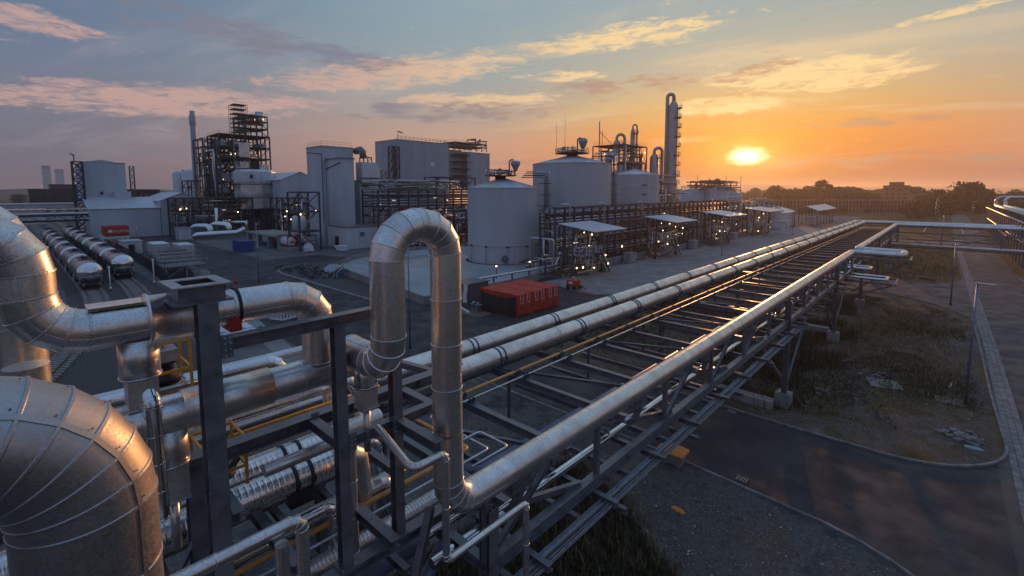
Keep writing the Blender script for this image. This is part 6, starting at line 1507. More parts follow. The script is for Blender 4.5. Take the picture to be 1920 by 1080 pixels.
# reactor
re_ = frame('reactor_structure', 'tall dark open steel structure with silver vessels inside, on the left', 'steel structure', -200, -186.6, 52.1, 68.7, [0, 4.5, 9, 13.5, 17.5, 21.8, 26, 30, 34.2], 3, 4, 'steel_black', .42, .55, .9, True)
frame('', '', '', -212, -200, 50.5, 57, [0, 5, 10, 15, 20, 25, 30.5, 33.5], 2, 2, 'steel_black', .36, .5, parent=re_)
frame('', '', '', -198, -187, 60.5, 68.4, [34.2, 37, 39.6, 41.6], 2, 2, 'steel_black', .34, .7, .8, True, parent=re_)
part('top_drum', MB().cyl(-189, 66.4, 38.5, 43.4, 1.4, 16), 'galv', re_); part('top_drum', MB().cyl(-191, 64.6, 39, 42.6, 1.0, 14), 'galv', re_)
sc_ = thing('scaffold', 'scaffold tower on top of the dark structure', 'scaffold', (-190, 60.4, 34.2))
for i in range(4):
    for j in range(3): beam((-193 + i * 1.9, 57.5 + j * 2.2, 34.4), (-193 + i * 1.9, 57.5 + j * 2.2, 45.2), .12, .12, 'steel', sc_, 'standard', 'box')
for k in range(7):
    z = 35.5 + k * 1.6; part('boards', MB().box(-193, -187.3, 57.5, 61.9, z, z + .1), 'plank', sc_); part('guard_rail', MB().bar((-187.3, 57.4, z + .8), (-187.3, 62, z + .8), .1, .1), 'galv_dull', sc_)
for y0_, y1_, z0_, z1_, m_ in ((58.0, 61.5, 26.5, 31.5, 'hull'), (58.2, 61.0, 22.6, 24.8, 'hull'), (56.9, 63.0, 9.8, 13.0, 'steel_black')):
    part('silver_casing', MB().box(-192, -186.0, y0_, y1_, z0_, z1_), m_, re_)
hb = MB().lathe([(0, 8.2), (6.8, 8.2), (6.8, 20.6), (6.2, 21.8), (0, 22.0)], -182.5, 61.6, 0, 12, 'Z', False)
hull = thing('silver_hull', 'broad faceted silver vessel casing low in the dark structure', 'vessel', (-182.5, 61.6, 8))
part('casing', hb, 'hull', hull); part('upper_band', MB().lathe([(6.9, 17), (7.0, 17.2), (7.0, 21.0), (6.9, 21.2)], -182.5, 61.6, 0, 12, 'Z', False), 'tankroof', hull)
for z in (12.0, 16.6): railing(hull, [(-182.5 + 7.5 * cos(R(a)), 61.6 + 7.5 * sin(R(a))) for a in range(-110, 60, 15)], z, 1.1, 1.4, 'steel', .07); part('gallery', MB().lathe([(6.8, 0), (7.8, 0), (7.8, .15), (6.8, .15)], -182.5, 61.6, z, 24, 'Z', False), 'steel_black', hull)
part('opening', MB().box(-176.4, -175.6, 57.9, 58.7, 18.8, 20.0), 'black', hull)
part('down_duct', MB().tube([q2 for q2, _ in route([(-178, 66.6, 15.5), (-172, 66.0, 15.5), (-172, 66.0, .5)], 1.4, 4)], 1.1, 16), 'clad', hull)
frame('process_structure', 'dark undercroft frame below the silver hull', 'steel structure', -190, -174, 56.5, 72, [0, 4, 8.1], 3, 4, 'steel_navy', .35, .5, .8, True)
pipes_in(re_, -211, -186.8, 51, 68.5, 2, 33, 90, (.12, .45), ('steel_black', 'galv_dull', 'hull', 'galv', 'steel_black', 'clad'), 4)
for i_ in range(26):
    ya = rnd.choice((52.6, 56.8, 61.0, 65.0)); zb_ = rnd.choice((4.7, 9.2, 13.7, 17.7, 22, 26.2, 30.2)); xx_ = rnd.uniform(-190, -187.2)
    part('infill_panel', MB().box(xx_ - rnd.uniform(1, 4), xx_, ya, ya + rnd.uniform(1.6, 3.6), zb_, zb_ + rnd.uniform(1.5, 3.6)), rnd.choice(('steel_black', 'panel_grey', 'hull', 'steel', 'galv_dull', 'steel_black')), re_)
for z in (26, 30, 21.8, 17.5): vessel(re_, -190, 54.5 + (z % 3) * 1.2, z + .3, .9, 3, 'hull')
lamps_in(re_, -191, -186.2, 52.5, 68.5, 2, 31, 22, .6, (.09, .13), .4)
# ducts at its foot
for l, pts, r in (('left shiny elbow duct at the foot of the chimney', [(-168, 38.5, .5), (-168, 38.5, 3.6), (-164, 42, 3.6), (-164, 42, .5)], 1.0), ('middle shiny elbow duct at the foot of the dark structure', [(-168, 43.5, .5), (-168, 43.5, 4.0), (-163.5, 47, 4.0), (-163.5, 47, .5)], 1.0),
                 ('long shiny horizontal duct on the ground with a slanted end', [(-160.5, 36.8, .4), (-159.5, 37.2, 1.6), (-157.5, 47.5, 1.8), (-156.5, 49.5, 3.0)], .85), ('thin shiny goose neck pipe right of the shiny elbows', [(-166, 47, 4.6), (-162, 51.5, 4.6), (-162, 51.5, .5)], .45), ('short vertical shiny pipe behind the elbow ducts', [(-170, 45.5, 0), (-170, 45.5, 9)], .5)):
    t = thing('shiny_duct', l, 'duct', pts[0], 'shiny ducts at the foot of the structure'); part('duct', MB().tube([q2 for q2, _ in route(pts, r * 1.25, 5)], r, 16), 'clad_bright', t)
    part('flange', MB().tube([V(pts[0]), V(pts[0]) + (V(pts[1]) - V(pts[0])).normalized() * .2], r * 1.12, 16, True, False), 'galv', t)
t = thing('equipment_box', 'pale grey equipment box left of the shiny ducts', 'equipment box', (-166, 36, 0)); part('body', MB().box(-169, -164.5, 34.2, 37.2, 0, 3.4), 'panel_light', t); part('roof', MB().box(-169.2, -164.3, 34, 37.4, 3.4, 3.6), 'galv', t)
# pipe bridge at left
lbr = thing('pipe_bridge', 'low pipe bridge with yellow railings crossing over the tracks at left', 'pipe bridge', (-191, 30, 0))
for z in (5.6, 7.2):
    for x in (-193, -189): beam((x, -8, z), (x, 82, z), .3, .35, 'steel_black', lbr, 'girder', 'box')
for i in range(31): beam((-193, -8 + 3 * i, 7.2), (-193, -5 + 3 * i, 5.6) if i % 2 else (-193, -8 + 3 * i, 5.6), .14, .14, 'steel_black', lbr, 'web', 'box'); beam((-189, -8 + 3 * i, 5.6 if i % 2 else 7.2), (-189, -5 + 3 * i, 7.2 if i % 2 else 5.6), .14, .14, 'steel_black', lbr, 'web', 'box')
for y in (-6, 17.5, 20.5, 23.5, 26, 46, 66):
    for x in (-193, -189): beam((x, y, 0), (x, y, 5.5), .4, .4, 'steel_navy', lbr, 'column', 'box')
for k, (x, z, r) in enumerate(((-189.2, 7.75, .32), (-190.2, 7.7, .2), (-191.2, 7.8, .25), (-192.4, 8.9, .22), (-189.4, 6.1, .16))):
    part('pipe', MB().tube([(x, -10, z), (x, 84, z)], r, 10), 'clad_far', lbr)
railing(lbr, [(-189.6, -8), (-189.6, 20)], 8.2, 1.2, 1.5, 'yellow', .09); railing(lbr, [(-193, -8), (-193, 20)], 8.2, 1.2, 1.5, 'yellow', .09)
pipes_in(lbr, -193, -189, 24, 82, 8, 9.6, 16, (.08, .16), ('clad_far', 'galv'), 3); pipes_in(lbr, -196, -188, 48, 70, 1, 6, 30, (.1, .22))
flood(-188.4, 25.6, 6.4, 'lit floodlight with a yellow glow on the left pipe bridge column', .3); flood(-188.4, 44.8, 6.6, 'lit floodlight farther along the left pipe bridge', .28); flood(-185.8, 39.5, 8.2, 'lit floodlight on the wall of the pale low hall', .32); flood(-186.5, 52.2, 9.2, 'lit floodlight right of the chimney', .28)
flood(-150, 63.5, 7, 'lit lamp right of the silver hull', .24); flood(-118.0, 72.5, 10.6, 'lit lamp at the left end of the middle rack', .2); flood(-98, 90, 9.6, 'lit lamp under the middle rack', .22)
# stair frame clutter along the middle
mr_ = bigrack('dark rack of stacked pipes behind the U loop, below the long tall building', -112, -104.5, 63.6, 97, 10.3, 14.6, 3.05, 6, lower=70)
pipes_in(mr_, -112, -104, 64, 95, 15, 17.2, 34, (.12, .24), ('galv', 'clad_far', 'steel', 'galv_dull')); lamps_in(mr_, -105, -104, 64, 97, 1.5, 14, 26, .7, (.08, .13), .5)
frame('roof_truss', 'open truss frame above the middle rack beside the nearest tank', 'roof truss', -110, -104.5, 82, 96.5, [15.0, 18.2], 1, 3, 'steel_navy', .3, .9)
for l, x0_, x1_, y0_, y1_, z_ in (('dark process frame behind the U loop, lower left', -101, -94, 66, 78, 7.5), ('dark process frame between the U loop and the nearest tank', -100, -90, 80, 94, 9), ('process frame at the foot of the tall pale building', -122, -114, 72, 84, 9)):
    t = frame('process_structure', l, 'steel structure', x0_, x1_, y0_, y1_, [0, z_ * .4, z_ * .75, z_], 2, 3, 'steel_navy', .3, .4, .7, True)
    pipes_in(t, x0_, x1_, y0_, y1_, .5, z_ + 1, 50, (.08, .24), legs=4); lamps_in(t, x1_ - .6, x1_, y0_, y1_, 1, z_, 9, .7, (.08, .13), .4)
    for k in range(3): vessel(t, rnd.uniform(x0_ + 1, x1_ - 1), rnd.uniform(y0_ + 1, y1_ - 1), .5, rnd.uniform(.5, .9), rnd.uniform(2, 4))
for x, y, l in ((-152, 62.5, 'left one of two white cylinders beside the reactor'), (-151, 64.4, 'right one of two white cylinders beside the reactor')):
    t = thing('gas_cylinder_tank', l, 'tank', (x, y, 0), 'white upright cylinders'); part('tank', MB().lathe([(0, 0), (.9, .2), (.9, 5), (.5, 5.5), (0, 5.6)], x, y, 1, 16), 'paintwhite', t); part('skirt', MB().cyl(x, y, 0, 1.1, .7, 12), 'steel_black', t)
lattice('scaffold_tower', 'small scaffold tower left of the long tall building', 'scaffold', -140, 86, 0, 21, 3.5, 8, 'steel', .25)
t = thing('annex_block', 'small pale block behind the scaffold tower', 'building', (-150, 92, 0)); part('walls', MB().box(-156, -150, 89.5, 95, 0, 19.5), 'panel_light', t); part('roof', MB().box(-156.2, -149.8, 89.3, 95.2, 19.5, 19.8), 'galv', t)

# ------------------------------------------------------------------ gatehouse and far buildings
hall('gatehouse', 'white roofed gatehouse at the far end of the strip, left part', -60, -47.5, 208, 230, 5.6, 7.6, 'paintwhite', 'tankroof', 'Y', cat='gatehouse')
cp = thing('canopy', 'white roofed open canopy on posts beside the gatehouse', 'canopy', (-42, 240, 0))
for i in range(6):
    a = 224 + i * 7; 
    for s_ in (0, 1):
        xa, xb = (-47, -42.5) if s_ == 0 else (-38, -42.5)
        part('roof_sheet', MB().add([(xb, a, 8.2), (xa, a, 6.4), (xa, a + 6.95, 6.4), (xb, a + 6.95, 8.2), (xb, a, 8.05), (xa, a, 6.25), (xa, a + 6.95, 6.25), (xb, a + 6.95, 8.05)], [(0, 1, 2, 3), (7, 6, 5, 4), (0, 4, 5, 1), (1, 5, 6, 2), (2, 6, 7, 3), (3, 7, 4, 0)]), 'tankroof', cp)
    for x in (-46.5, -38.5): part('post', MB().box(x - .15, x + .15, a, a + .3, 0, 6.3), 'brick_far', cp)
part('booth', MB().box(-44.5, -41, 236, 240, 0, 3.4), 'paintwhite', cp); part('blue_sign', MB().box(-36.8, -36.7, 243, 245, .5, 3.2), 'blue', cp); part('sign_mark', MB().box(-36.7, -36.65, 243.5, 244.5, 2.2, 2.9), 'white', cp)
bo = thing('hut', 'small white hut before the gatehouse', 'hut', (-47, 206, 0)); part('walls', MB().box(-49, -44.5, 200, 205, 0, 2.8), 'paintwhite', bo); part('roof', MB().box(-49.3, -44.2, 199.7, 205.3, 2.8, 3.0), 'tankroof', bo); part('door', MB().box(-44.48, -44.4, 201.5, 202.6, 0, 2.1), 'steel', bo)
# long facade of upright piers
fa = thing('long_building', 'long two storey ruin with pale upright piers and reddish panels on the horizon', 'building', (-52, 385, 0))
pa, pb = V((-92, 347, 0)), V((-16.3, 420, 0)); d = (pb - pa).normalized(); nn = V((d.y, -d.x, 0)); Lf = (pb - pa).length
part('core', MB().bar(pa + V((0, 0, 4.1)) - nn * 4, pb + V((0, 0, 4.1)) - nn * 4, 7.6, 8.2), 'brick_far', fa); N = 44
for i in range(N + 1):
    c0 = pa.lerp(pb, i / N); part('pier', MB().bar(c0, c0 + V((0, 0, 8.9)), .55, .6, up=V((0, 1, 0))), 'facade', fa)
    if i < N:
        c1 = pa.lerp(pb, (i + .5) / N)
        for z in (1.2, 4.1, 6.6): part('window', MB().bar(c1 - d * .55 - nn * .15 + V((0, 0, z)), c1 + d * .55 - nn * .15 + V((0, 0, z)), .12, 1.5), 'window', fa)
        if rnd.random() < .55: part('red_panel', MB().bar(c1 - d * .5 - nn * .1 + V((0, 0, 5.4)), c1 + d * .5 - nn * .1 + V((0, 0, 5.4)), .1, .9), 'container' if rnd.random() < .4 else 'brick_far', fa)
part('coping', MB().bar(pa + V((0, 0, 8.5)) - nn * .3, pb + V((0, 0, 8.5)) - nn * .3, .6, .35), 'facade', fa)
tb = thing('brick_block', 'dark brick block with a raised roof house above the long ruin', 'building', (-34, 555, 0))
part('walls', MB().box(-44, -26, 545, 565, 0, 19), 'brick_far', tb); part('roof_house', MB().box(-40, -30, 548, 560, 19, 22.5), 'brick_far', tb); part('side_block', MB().box(-26, -14, 550, 565, 0, 12), 'facade', tb); part('roof_edge', MB().box(-44.4, -25.6, 544.6, 565.4, 19, 19.5), 'steel_black', tb)
for i in range(4):
    for k in range(4): part('window', MB().box(-42 + i * 4.3, -40 + i * 4.3, 544.9, 545, 3 + k * 4, 5 + k * 4), 'window', tb)
# far right rack
fr2 = thing('pipe_rack', 'pipe rack at the right edge with two sunlit pipes and a hoop', 'pipe rack', (13, 200, 0), 'pipe racks in the plant')
for x, r in ((12.5, .5), (14.4, .5)):
    part('pipe', MB().tube([q2 for q2, _ in route([(x, 120, 9.3), (x, 236 - (x - 12.5) * 3, 9.3), (x, 236 - (x - 12.5) * 3, 12.2), (x + 30, 240, 12.2)], 1.4, 5)], r, 14), 'clad_far', fr2)
part('pipe', MB().tube([(10.6, 110, 8.4), (10.6, 245, 8.4)], .16, 8), 'galv', fr2); part('pipe', MB().tube([(10.9, 110, 4.6), (10.9, 240, 4.6)], .14, 8), 'galv', fr2); part('pipe', MB().tube([(11.5, 110, 4.6), (11.5, 240, 4.6)], .14, 8), 'clad_far', fr2)
for i in range(22):
    y = 122 + i * 5.7
    for x in (10.9, 15.2): beam((x, y, 0), (x, y, 8.5), .3, .3, 'steel', fr2, 'column', 'box')
    beam((10.9, y, 8.4), (15.2, y, 8.4), .2, .24, 'steel', fr2, 'cross_beam', 'box'); beam((10.9, y, 4.4), (15.2, y, 4.4), .2, .24, 'steel', fr2, 'cross_beam', 'box')
# crossing bridge steel under the far pipes
cbg = thing('crossing_bridge', 'steel truss bridge carrying the pipes to the right over the main road', 'pipe bridge', (20, 119, 0))
for y in (119, 138.3):
    for z in (3.5, 6.3): beam((-16, y, z), (62, y, z), .25, .28, 'steel', cbg, 'chord', 'box')
    for i in range(10):
        x = -16 + i * 7.8; beam((x, y, 3.5), (x, y, 6.3), .2, .2, 'steel', cbg, 'post', 'box')
        if i < 9: beam((x, y, 6.3 if i % 2 else 3.5), (x + 7.8, y, 3.5 if i % 2 else 6.3), .16, .16, 'steel', cbg, 'diagonal', 'box')
    for x in (-9, 16, 40): beam((x, y, 0), (x, y, 3.5), .35, .35, 'steel', cbg, 'column', 'box')
for i in range(14): beam((-14 + i * 5.5, 119, 6.4), (-14 + i * 5.5, 138.3, 6.4), .2, .24, 'steel', cbg, 'cross_beam', 'box')
for y, r in ((118.4, .2), (120.2, .15)): part('lower_pipe', MB().tube([(-14, y, 3.95), (62, y, 3.95)], r, 10), 'clad_far', cbg)
# lone bench-like frame near loops
for l, x0_, x1_, y_, z_ in (('outrigger frame under the big expansion loop', -7.2, -2.6, 63.6, 7.25), ('outrigger frame under the small expansion loops', -7.2, -3.4, 59.5, 5.3)):
    t = thing('outrigger_frame', l, 'steel frame', (-5, y_, 0), 'outriggers under the expansion loops')
    for dy_ in (-1.9, 1.9): beam((x0_, y_ + dy_, z_), (x1_, y_ + dy_, z_), .18, .2, 'steel', t, 'arm', 'box')
    beam((x1_ + .2, y_ - 1.9, z_), (x1_ + .2, y_ + 1.9, z_), .15, .18, 'steel', t, 'end_bar', 'box'); beam((-7.2, y_, 3.2), (x1_, y_ - 1.9, z_ - .1), .12, .12, 'steel', t, 'strut', 'box')

# ------------------------------------------------------------------ trees
USED = {}
def crown_mesh(seed, n, shape):
    rr = random.Random(seed); b = MB(); cl = []
    for i in range(shape[3]):
        a = rr.uniform(0, 2 * pi); h = rr.uniform(.12, 1.); w = (1 - abs(h - .45) * 1.1) * shape[0]
        cl.append((cos(a) * w * rr.uniform(.15, .9), sin(a) * w * rr.uniform(.15, .9), h * shape[2], rr.uniform(.16, .32) * shape[1]))
    for i in range(n):
        c0 = rr.choice(cl); u = V((rr.gauss(0, 1), rr.gauss(0, 1), rr.gauss(0, 1))).normalized() * c0[3] * rr.uniform(.55, 1.1)
        p = V(c0[:3]) + V((u.x, u.y, u.z * .8)); s_ = rr.uniform(.022, .05) * shape[4]
        a = V((rr.gauss(0, 1), rr.gauss(0, 1), rr.gauss(0, 1))).normalized() * s_; c1 = a.cross(V((rr.gauss(0, 1), rr.gauss(0, 1), rr.gauss(0, 1)))).normalized() * s_
        b.add([p - a, p + c1, p + a, p - c1], [(0, 1, 2, 3)])
    return b
CR = [crown_mesh(s_, n_, sh).mesh('crown', m_) for s_, n_, sh, m_ in ((1, 1500, (.5, 1, 1, 26, 1.2), 'leaf'), (2, 1500, (.55, 1, .85, 24, 1.2), 'leaf2'), (3, 1200, (.22, .8, 1.25, 22, 1.), 'leaf'), (4, 1300, (.62, .9, .7, 26, 1.2), 'leaf'), (5, 500, (.5, .8, 1, 22, .9), 'bark'))]
def trunkm():
    b = MB().tube([(0, 0, 0), (.01, 0, .25), (0, .01, .6)], [.03, .022, .01], 6)
    for k in range(5): a = k * 1.26; b.tube([(0, 0, .25 + .05 * k), (.2 * cos(a), .2 * sin(a), .5 + .06 * k)], [.012, .004], 5)
    return b
TM = trunkm().mesh('trunk', 'bark')
def tree(x, y, h, kind, label, group='trees on the horizon', w=1.):
    USED[label] = USED.get(label, 0) + 1
    if USED[label] > 1: label += (', its near neighbour', ', third of the cluster', ', fourth of the cluster')[min(2, USED[label] - 2)]
    t = thing('tree', label, 'tree', (x, y, 0), group)
    O('trunk', TM, t, (x, y, 0), (0, 0, rnd.uniform(0, 6)), (h, h, h)); s_ = h * (.95 if kind != 2 else .8)
    O('crown', CR[kind], t, (x, y, h * .04), (0, 0, rnd.uniform(0, 6)), (s_ * w, s_ * w, s_))
KL = ['dark rounded tree in the horizon belt', 'olive bushy tree in the horizon belt', 'tall narrow poplar above the horizon belt', 'broad low dark tree in the horizon belt', 'bare twiggy tree at the right horizon']
def at(px_, fw):   # place at a real distance fw along the bearing of a column of the view
    a = (px_ - 960) / 880 * fw; return (-.6794 * fw + .7337 * a, .7337 * fw + .6794 * a)
tree(*at(1810, 330), 19.5, 0, 'biggest dark rounded tree at right, standing above the others', w=1.25)
for px_, fw_, h_ in ((1537, 420, 22), (1549, 425, 19)): tree(*at(px_, fw_), h_, 2, 'tall narrow poplar standing above the tree belt', 'poplars')
def place(x):
    for lim, w_ in ((1320, 'right of the tallest column'), (1355, 'behind the low process unit'), (1385, 'left below the sun'), (1430, 'straight below the sun'), (1480, 'right below the sun'), (1515, 'above the left end of the ruin'), (1550, 'beside the two poplars'), (1580, 'just right of the poplars'),
                    (1610, 'above the middle of the ruin'), (1640, 'above the right part of the ruin'), (1665, 'just left of the brick block'), (1700, 'behind the brick block'), (1725, 'above the right end of the ruin'), (1750, 'right of the ruin'), (1780, 'left of the biggest tree'), (1815, 'around the foot of the biggest tree'),
                    (1840, 'right of the biggest tree'), (1865, 'behind the hoop of the far rack'), (1890, 'above the far rack'), (2000, 'at the right edge of the view')):
        if x < lim: return w_
x = 1285
while x < 1925:
    fw_ = rnd.uniform(430, 520); 
    if x > 1715: fw_ = rnd.uniform(300, 400)
    k = rnd.choice((0, 1, 3, 0, 3)) if x < 1850 else rnd.choice((4, 3, 4, 1)); h_ = rnd.uniform(12, 17) if x < 1715 else rnd.uniform(9, 15)
    if x < 1480: h_ = rnd.uniform(13, 18); fw_ += 100
    tree(*at(x, fw_), h_, k, KL[k].replace('in the horizon belt', place(x)).replace('at the right horizon', place(x))); x += rnd.uniform(9, 16) if x > 1480 else rnd.uniform(14, 26)
x = 1440
while x < 1900:
    h_ = rnd.uniform(13, 19) if x < 1730 else rnd.uniform(11, 16); k = rnd.choice((0, 3, 1, 0)); fw_ = rnd.uniform(450, 520) if x < 1730 else rnd.uniform(380, 450)
    tree(*at(x, fw_), h_, k, KL[k].replace('in the horizon belt', place(x)) + ', front row', w=1.15); x += rnd.uniform(8, 15)
for px_, fw_, h_ in ((1625, 300, 4), (1580, 290, 5), (1720, 250, 9), (1745, 262, 10), (1765, 280, 11), (1785, 290, 11), (1708, 300, 9), (1690, 300, 4), (1835, 290, 10), (1860, 300, 9), (1500, 300, 5), (1555, 310, 6), (1898, 310, 8), (1915, 300, 7)):
    tree(*at(px_, fw_), h_, rnd.choice((1, 3)), ('round olive bush ' if h_ > 6 else 'small olive bush ') + place(px_) + (', nearest row' if fw_ < 295 else ', second row'), 'bushes before the horizon belt')
for px_, fw_, h_ in ((40, 500, 14), (90, 520, 10), (300, 420, 13)): tree(*at(px_, fw_), h_, 3, 'dark tree far off on the left horizon', 'trees on the left horizon')
# wood and hills far off
wd = MB(); rr = random.Random(4)
for i in range(16000):
    px_ = rr.uniform(1180, 1960); fw_ = rr.uniform(560, 760); x, y = at(px_, fw_); z = rr.uniform(0, 1) ** .7 * (11 + 4 * sin(px_ * .05) + 3 * sin(px_ * .13)); s_ = rr.uniform(.5, 1.3)
    a = V((rr.gauss(0, 1), rr.gauss(0, 1), rr.gauss(0, 1))).normalized() * s_; c1 = a.cross(V((rr.gauss(0, 1), rr.gauss(0, 1), rr.gauss(0, 1)))).normalized() * s_; p = V((x, y, z + .5))
    wd.add([p - a, p + c1, p + a, p - c1], [(0, 1, 2, 3)])
o = stuff('far_wood', wd, 'leaf'); o['label'] = 'far dark wood forming the base of the horizon line'; o['category'] = 'wood'
hm = MB(); px_ = -200; prof = []
while px_ < 2200:
    prof.append((px_, 24 + 34 * max(0, sin((px_ - 900) * .0032)) + 7 * sin(px_ * .011) + 4 * sin(px_ * .027))); px_ += 22
for (a, ha), (b_, hb_) in zip(prof[:-1], prof[1:]):
    A_ = at(a, 3200); B_ = at(b_, 3200); A2 = at(a, 4200); B2 = at(b_, 4200)
    hm.add([(*at(a, 2500), 0), (*at(b_, 2500), 0), (*B_, hb_), (*A_, ha), (*A2, 0), (*B2, 0)], [(0, 1, 2, 3), (3, 2, 5, 4)], True)
structure('hills', hm, 'hill')

# ------------------------------------------------------------------ grass, weeds, stones
def inpoly(x, y, P):
    c_ = False; n_ = len(P)
    for i in range(n_):
        x1, y1 = P[i]; x2, y2 = P[(i + 1) % n_]
        if (y1 > y) != (y2 > y) and x < (x2 - x1) * (y - y1) / (y2 - y1) + x1: c_ = not c_
    return c_
import mathutils.noise as mn
def tufts(name, label, m, P, n, hs, seed, dens, blades=5, spread=.12):
    rr = random.Random(seed); b = MB(); xs = [p[0] for p in P]; ys = [p[1] for p in P]; c_ = 0; tries = 0
    while c_ < n and tries < n * 14:
        tries += 1; x = rr.uniform(min(xs), max(xs)); y = rr.uniform(min(ys), max(ys))
        if not inpoly(x, y, P) or rr.random() > dens(x, y): continue
        h0 = rr.uniform(*hs)
        for k in range(blades):
            a = rr.uniform(0, 6.28); w = h0 * .05 + .008; px2, py2 = x + rr.gauss(0, spread), y + rr.gauss(0, spread); h = h0 * rr.uniform(.5, 1.2); l_ = h * rr.uniform(.15, .7)
            b.add([(px2 - w * sin(a), py2 + w * cos(a), .02), (px2 + w * sin(a), py2 - w * cos(a), .02), (px2 + l_ * cos(a), py2 + l_ * sin(a), h)], [(0, 1, 2)])
        c_ += 1
    o = stuff(name, b, m); o['label'] = label; o['category'] = 'grass' if 'grass' in name else 'weeds'; return o
nz = lambda x, y, s_, o_=0: mn.noise(V((x * s_ + o_, y * s_, .3)))
GF = [(-14, 3), (-14, 16), (-9.5, 16.3), (-7.5, 15.2), (-5.5, 14.5), (-3.8, 11), (-2.5, 5), (-3, 2)]
tufts('tall_grass', 'dark tall grass in the lower middle by the gravel', 'grass_blade', [(-14, 2), (-14, 19.6), (-12.5, 19.4), (-10, 18.2), (-8, 16.8), (-6.3, 15.8), (-5, 12.5), (-3.4, 5), (-3, 2)], 9000, (.15, .5), 5, lambda x, y: .9, 5, .14)
tufts('dry_grass', 'dry straw coloured grass stalks among the tall grass', 'grass_dry', [(-14, 2), (-14, 19.8), (-12.3, 20), (-9.6, 18.8), (-7.6, 17.4), (-5.8, 16), (-4.4, 12), (-3, 5), (-3, 2)], 2400, (.2, .62), 6, lambda x, y: .8, 3, .14)
tufts('field_grass', 'low green grass patches over the rough field', 'grass_blade', [(-30, 33), (-11, 33), (-6, 33.5), (-2, 35), (2.5, 41), (2.4, 70), (-1, 78), (-30, 83)], 13000, (.12, .40), 7, lambda x, y: max(0, min(1, .35 + 1.6 * nz(x, y, .16) - (.5 if (x > -4 and y < 42) else 0))), 4, .16)
tufts('field_dry_grass', 'dry brown grass patches over the rough field', 'grass_dry', [(-30, 33), (-11, 33), (-6, 34), (-3, 36), (2.2, 46), (2.4, 72), (-30, 83)], 6500, (.14, .48), 8, lambda x, y: max(0, min(1, .25 + 1.5 * nz(x, y, .13, 9) - (.5 if (x > -4 and y < 43) else 0))), 4, .16)
tufts('far_field_grass', 'grass over the field beyond the side road', 'grass_blade', [(-30, 98), (-3, 98.5), (2, 110), (1.8, 170), (-30, 170)], 4000, (.2, .6), 9, lambda x, y: .8, 4, .5)
tufts('gravel_weeds', 'scattered small weeds on the gravel', 'grass_blade', [(-20, 15), (-20, 23), (-9, 23), (0, 20), (2.6, 10), (2, 3), (-3, 5), (-5, 14)], 260, (.06, .18), 10, lambda x, y: .5, 5, .06)
def stones(name, label, P, n, s0, s1, seed, dens=lambda x, y: 1):
    rr = random.Random(seed); b = MB(); xs = [p[0] for p in P]; ys = [p[1] for p in P]; c_ = 0
    while c_ < n:
        x = rr.uniform(min(xs), max(xs)); y = rr.uniform(min(ys), max(ys))
        if not inpoly(x, y, P) or rr.random() > dens(x, y): continue
        s_ = rr.uniform(s0, s1) * (.6 + rr.random() ** 3); z = .02; a = rr.uniform(0, 3)
        p = [(x + s_ * cos(a + k * 1.57) * rr.uniform(.7, 1.2), y + s_ * sin(a + k * 1.57) * rr.uniform(.7, 1.2), z + s_ * rr.uniform(.1, .4)) for k in range(4)]
        b.add(p + [(x, y, z + s_ * rr.uniform(.5, .9))], [(0, 1, 4), (1, 2, 4), (2, 3, 4), (3, 0, 4)]); c_ += 1
    o = stuff(name, b, 'stone'); o['label'] = label; o['category'] = 'stones'
stones('gravel_stones', 'loose pale gravel stones on the patch by the kerb', [(-30, 14), (-30, 23.4), (-11.5, 23.4), (-4.3, 22.9), (0, 21.2), (3, 17), (3.2, 3), (-3, 3), (-6, 14)], 15000, .015, .045, 3, lambda x, y: .35 + .8 * max(0, nz(x, y, .25) + .3))
stones('field_stones', 'loose stones on the rough field by the kerb', [(-11, 32), (-3, 33), (2, 37.5), (2.8, 42), (2.7, 62), (-4, 60), (-9, 48)], 7000, .02, .07, 4, lambda x, y: .4 + .9 * max(0, nz(x, y, .22, 4) + .2))
print('triangles', TRI[0], 'objects', len(COL.objects))

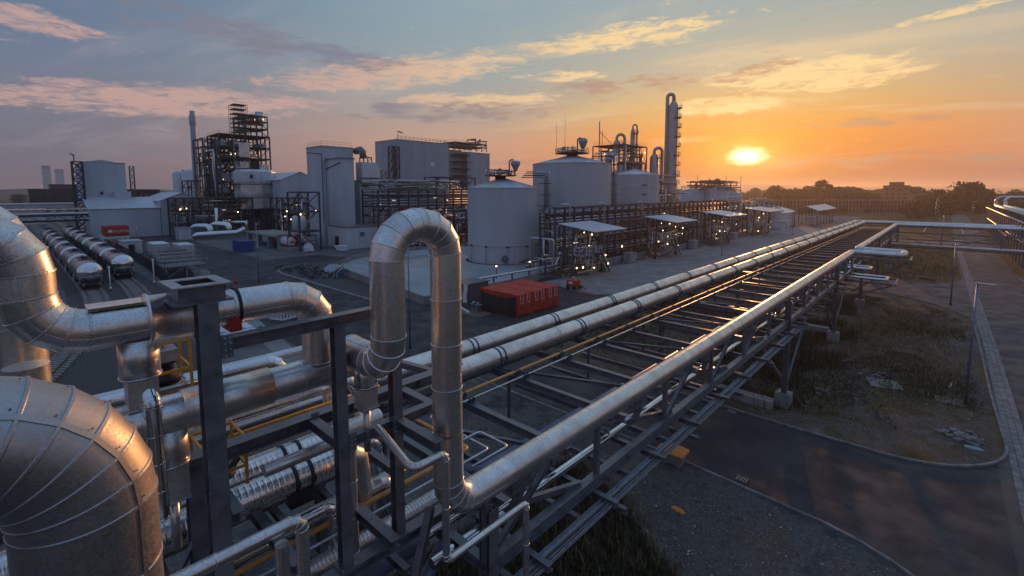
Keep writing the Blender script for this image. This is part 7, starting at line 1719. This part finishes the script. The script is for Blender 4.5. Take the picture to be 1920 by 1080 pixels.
tufts('rack_weeds', 'tall green weeds growing along the foot of the bridge columns', 'grass_blade', [(-13, 33.5), (-7.5, 33.5), (-5.6, 36), (-6, 60), (-8, 72), (-16, 72), (-16, 34)], 3000, (.3, .9), 17, lambda x, y: max(0, min(1, .25 + 1.8 * nz(x, y, .3, 3))), 6, .25)
lt_ = MB(); rr = random.Random(31)
for i in range(170):
    if i < 110: x, y = rr.uniform(-9, 2.6), rr.uniform(34, 70)
    else: x, y = rr.uniform(-12, 1), rr.uniform(12, 22)
    a = rr.uniform(0, 3.1); L = rr.uniform(.03, .10); lt_.bar((x, y, .05), (x + L * cos(a), y + L * sin(a), .05 + rr.random() * .04), rr.uniform(.02, .05), .015)
o = stuff('litter', lt_, 'paintwhite'); o['label'] = 'small pale scraps of litter scattered over the field and gravel'; o['category'] = 'litter'
mb_ = MB()
for i in range(60):
    x, y = rr.uniform(-8.5, -6.0), rr.uniform(11, 15); 
tg = MB(); 
rub = MB()
for cx_, cy_, n_ in ((-3.4, 45.2, 40), (1.5, 37.0, 50), (-5.5, 39, 30), (-9.5, 66, 60), (-12, 80, 50)):
    for i in range(n_):
        x, y = rr.gauss(cx_, .5), rr.gauss(cy_, .4); s_ = rr.uniform(.05, .18)
        rub.box(x - s_, x + s_ * rr.uniform(.5, 1), y - s_ * .7, y + s_ * .7, .0, .03 + s_ * rr.uniform(.4, 1.2))
o = stuff('rubble', rub, 'stone'); o['label'] = 'earthy rubble lumps lying in small piles on the rough field'; o['category'] = 'rubble'

# ------------------------------------------------------------------ air
hz = MB().box(-1400, 900, -300, 4600, -1, 62)
hzo = stuff('haze', hz, None); 
hm_ = bpy.data.materials.new('haze'); hm_.use_nodes = True; t_ = hm_.node_tree; t_.nodes.clear()
pv = t_.nodes.new('ShaderNodeVolumePrincipled'); pv.inputs['Color'].default_value = (.95, .9, .86, 1); pv.inputs['Density'].default_value = .00028; pv.inputs['Anisotropy'].default_value = .6
ho = t_.nodes.new('ShaderNodeOutputMaterial'); t_.links.new(pv.outputs[0], ho.inputs['Volume']); hzo.data.materials.append(hm_)
hzo['label'] = 'thin evening haze over the plant'; hzo['category'] = 'haze'
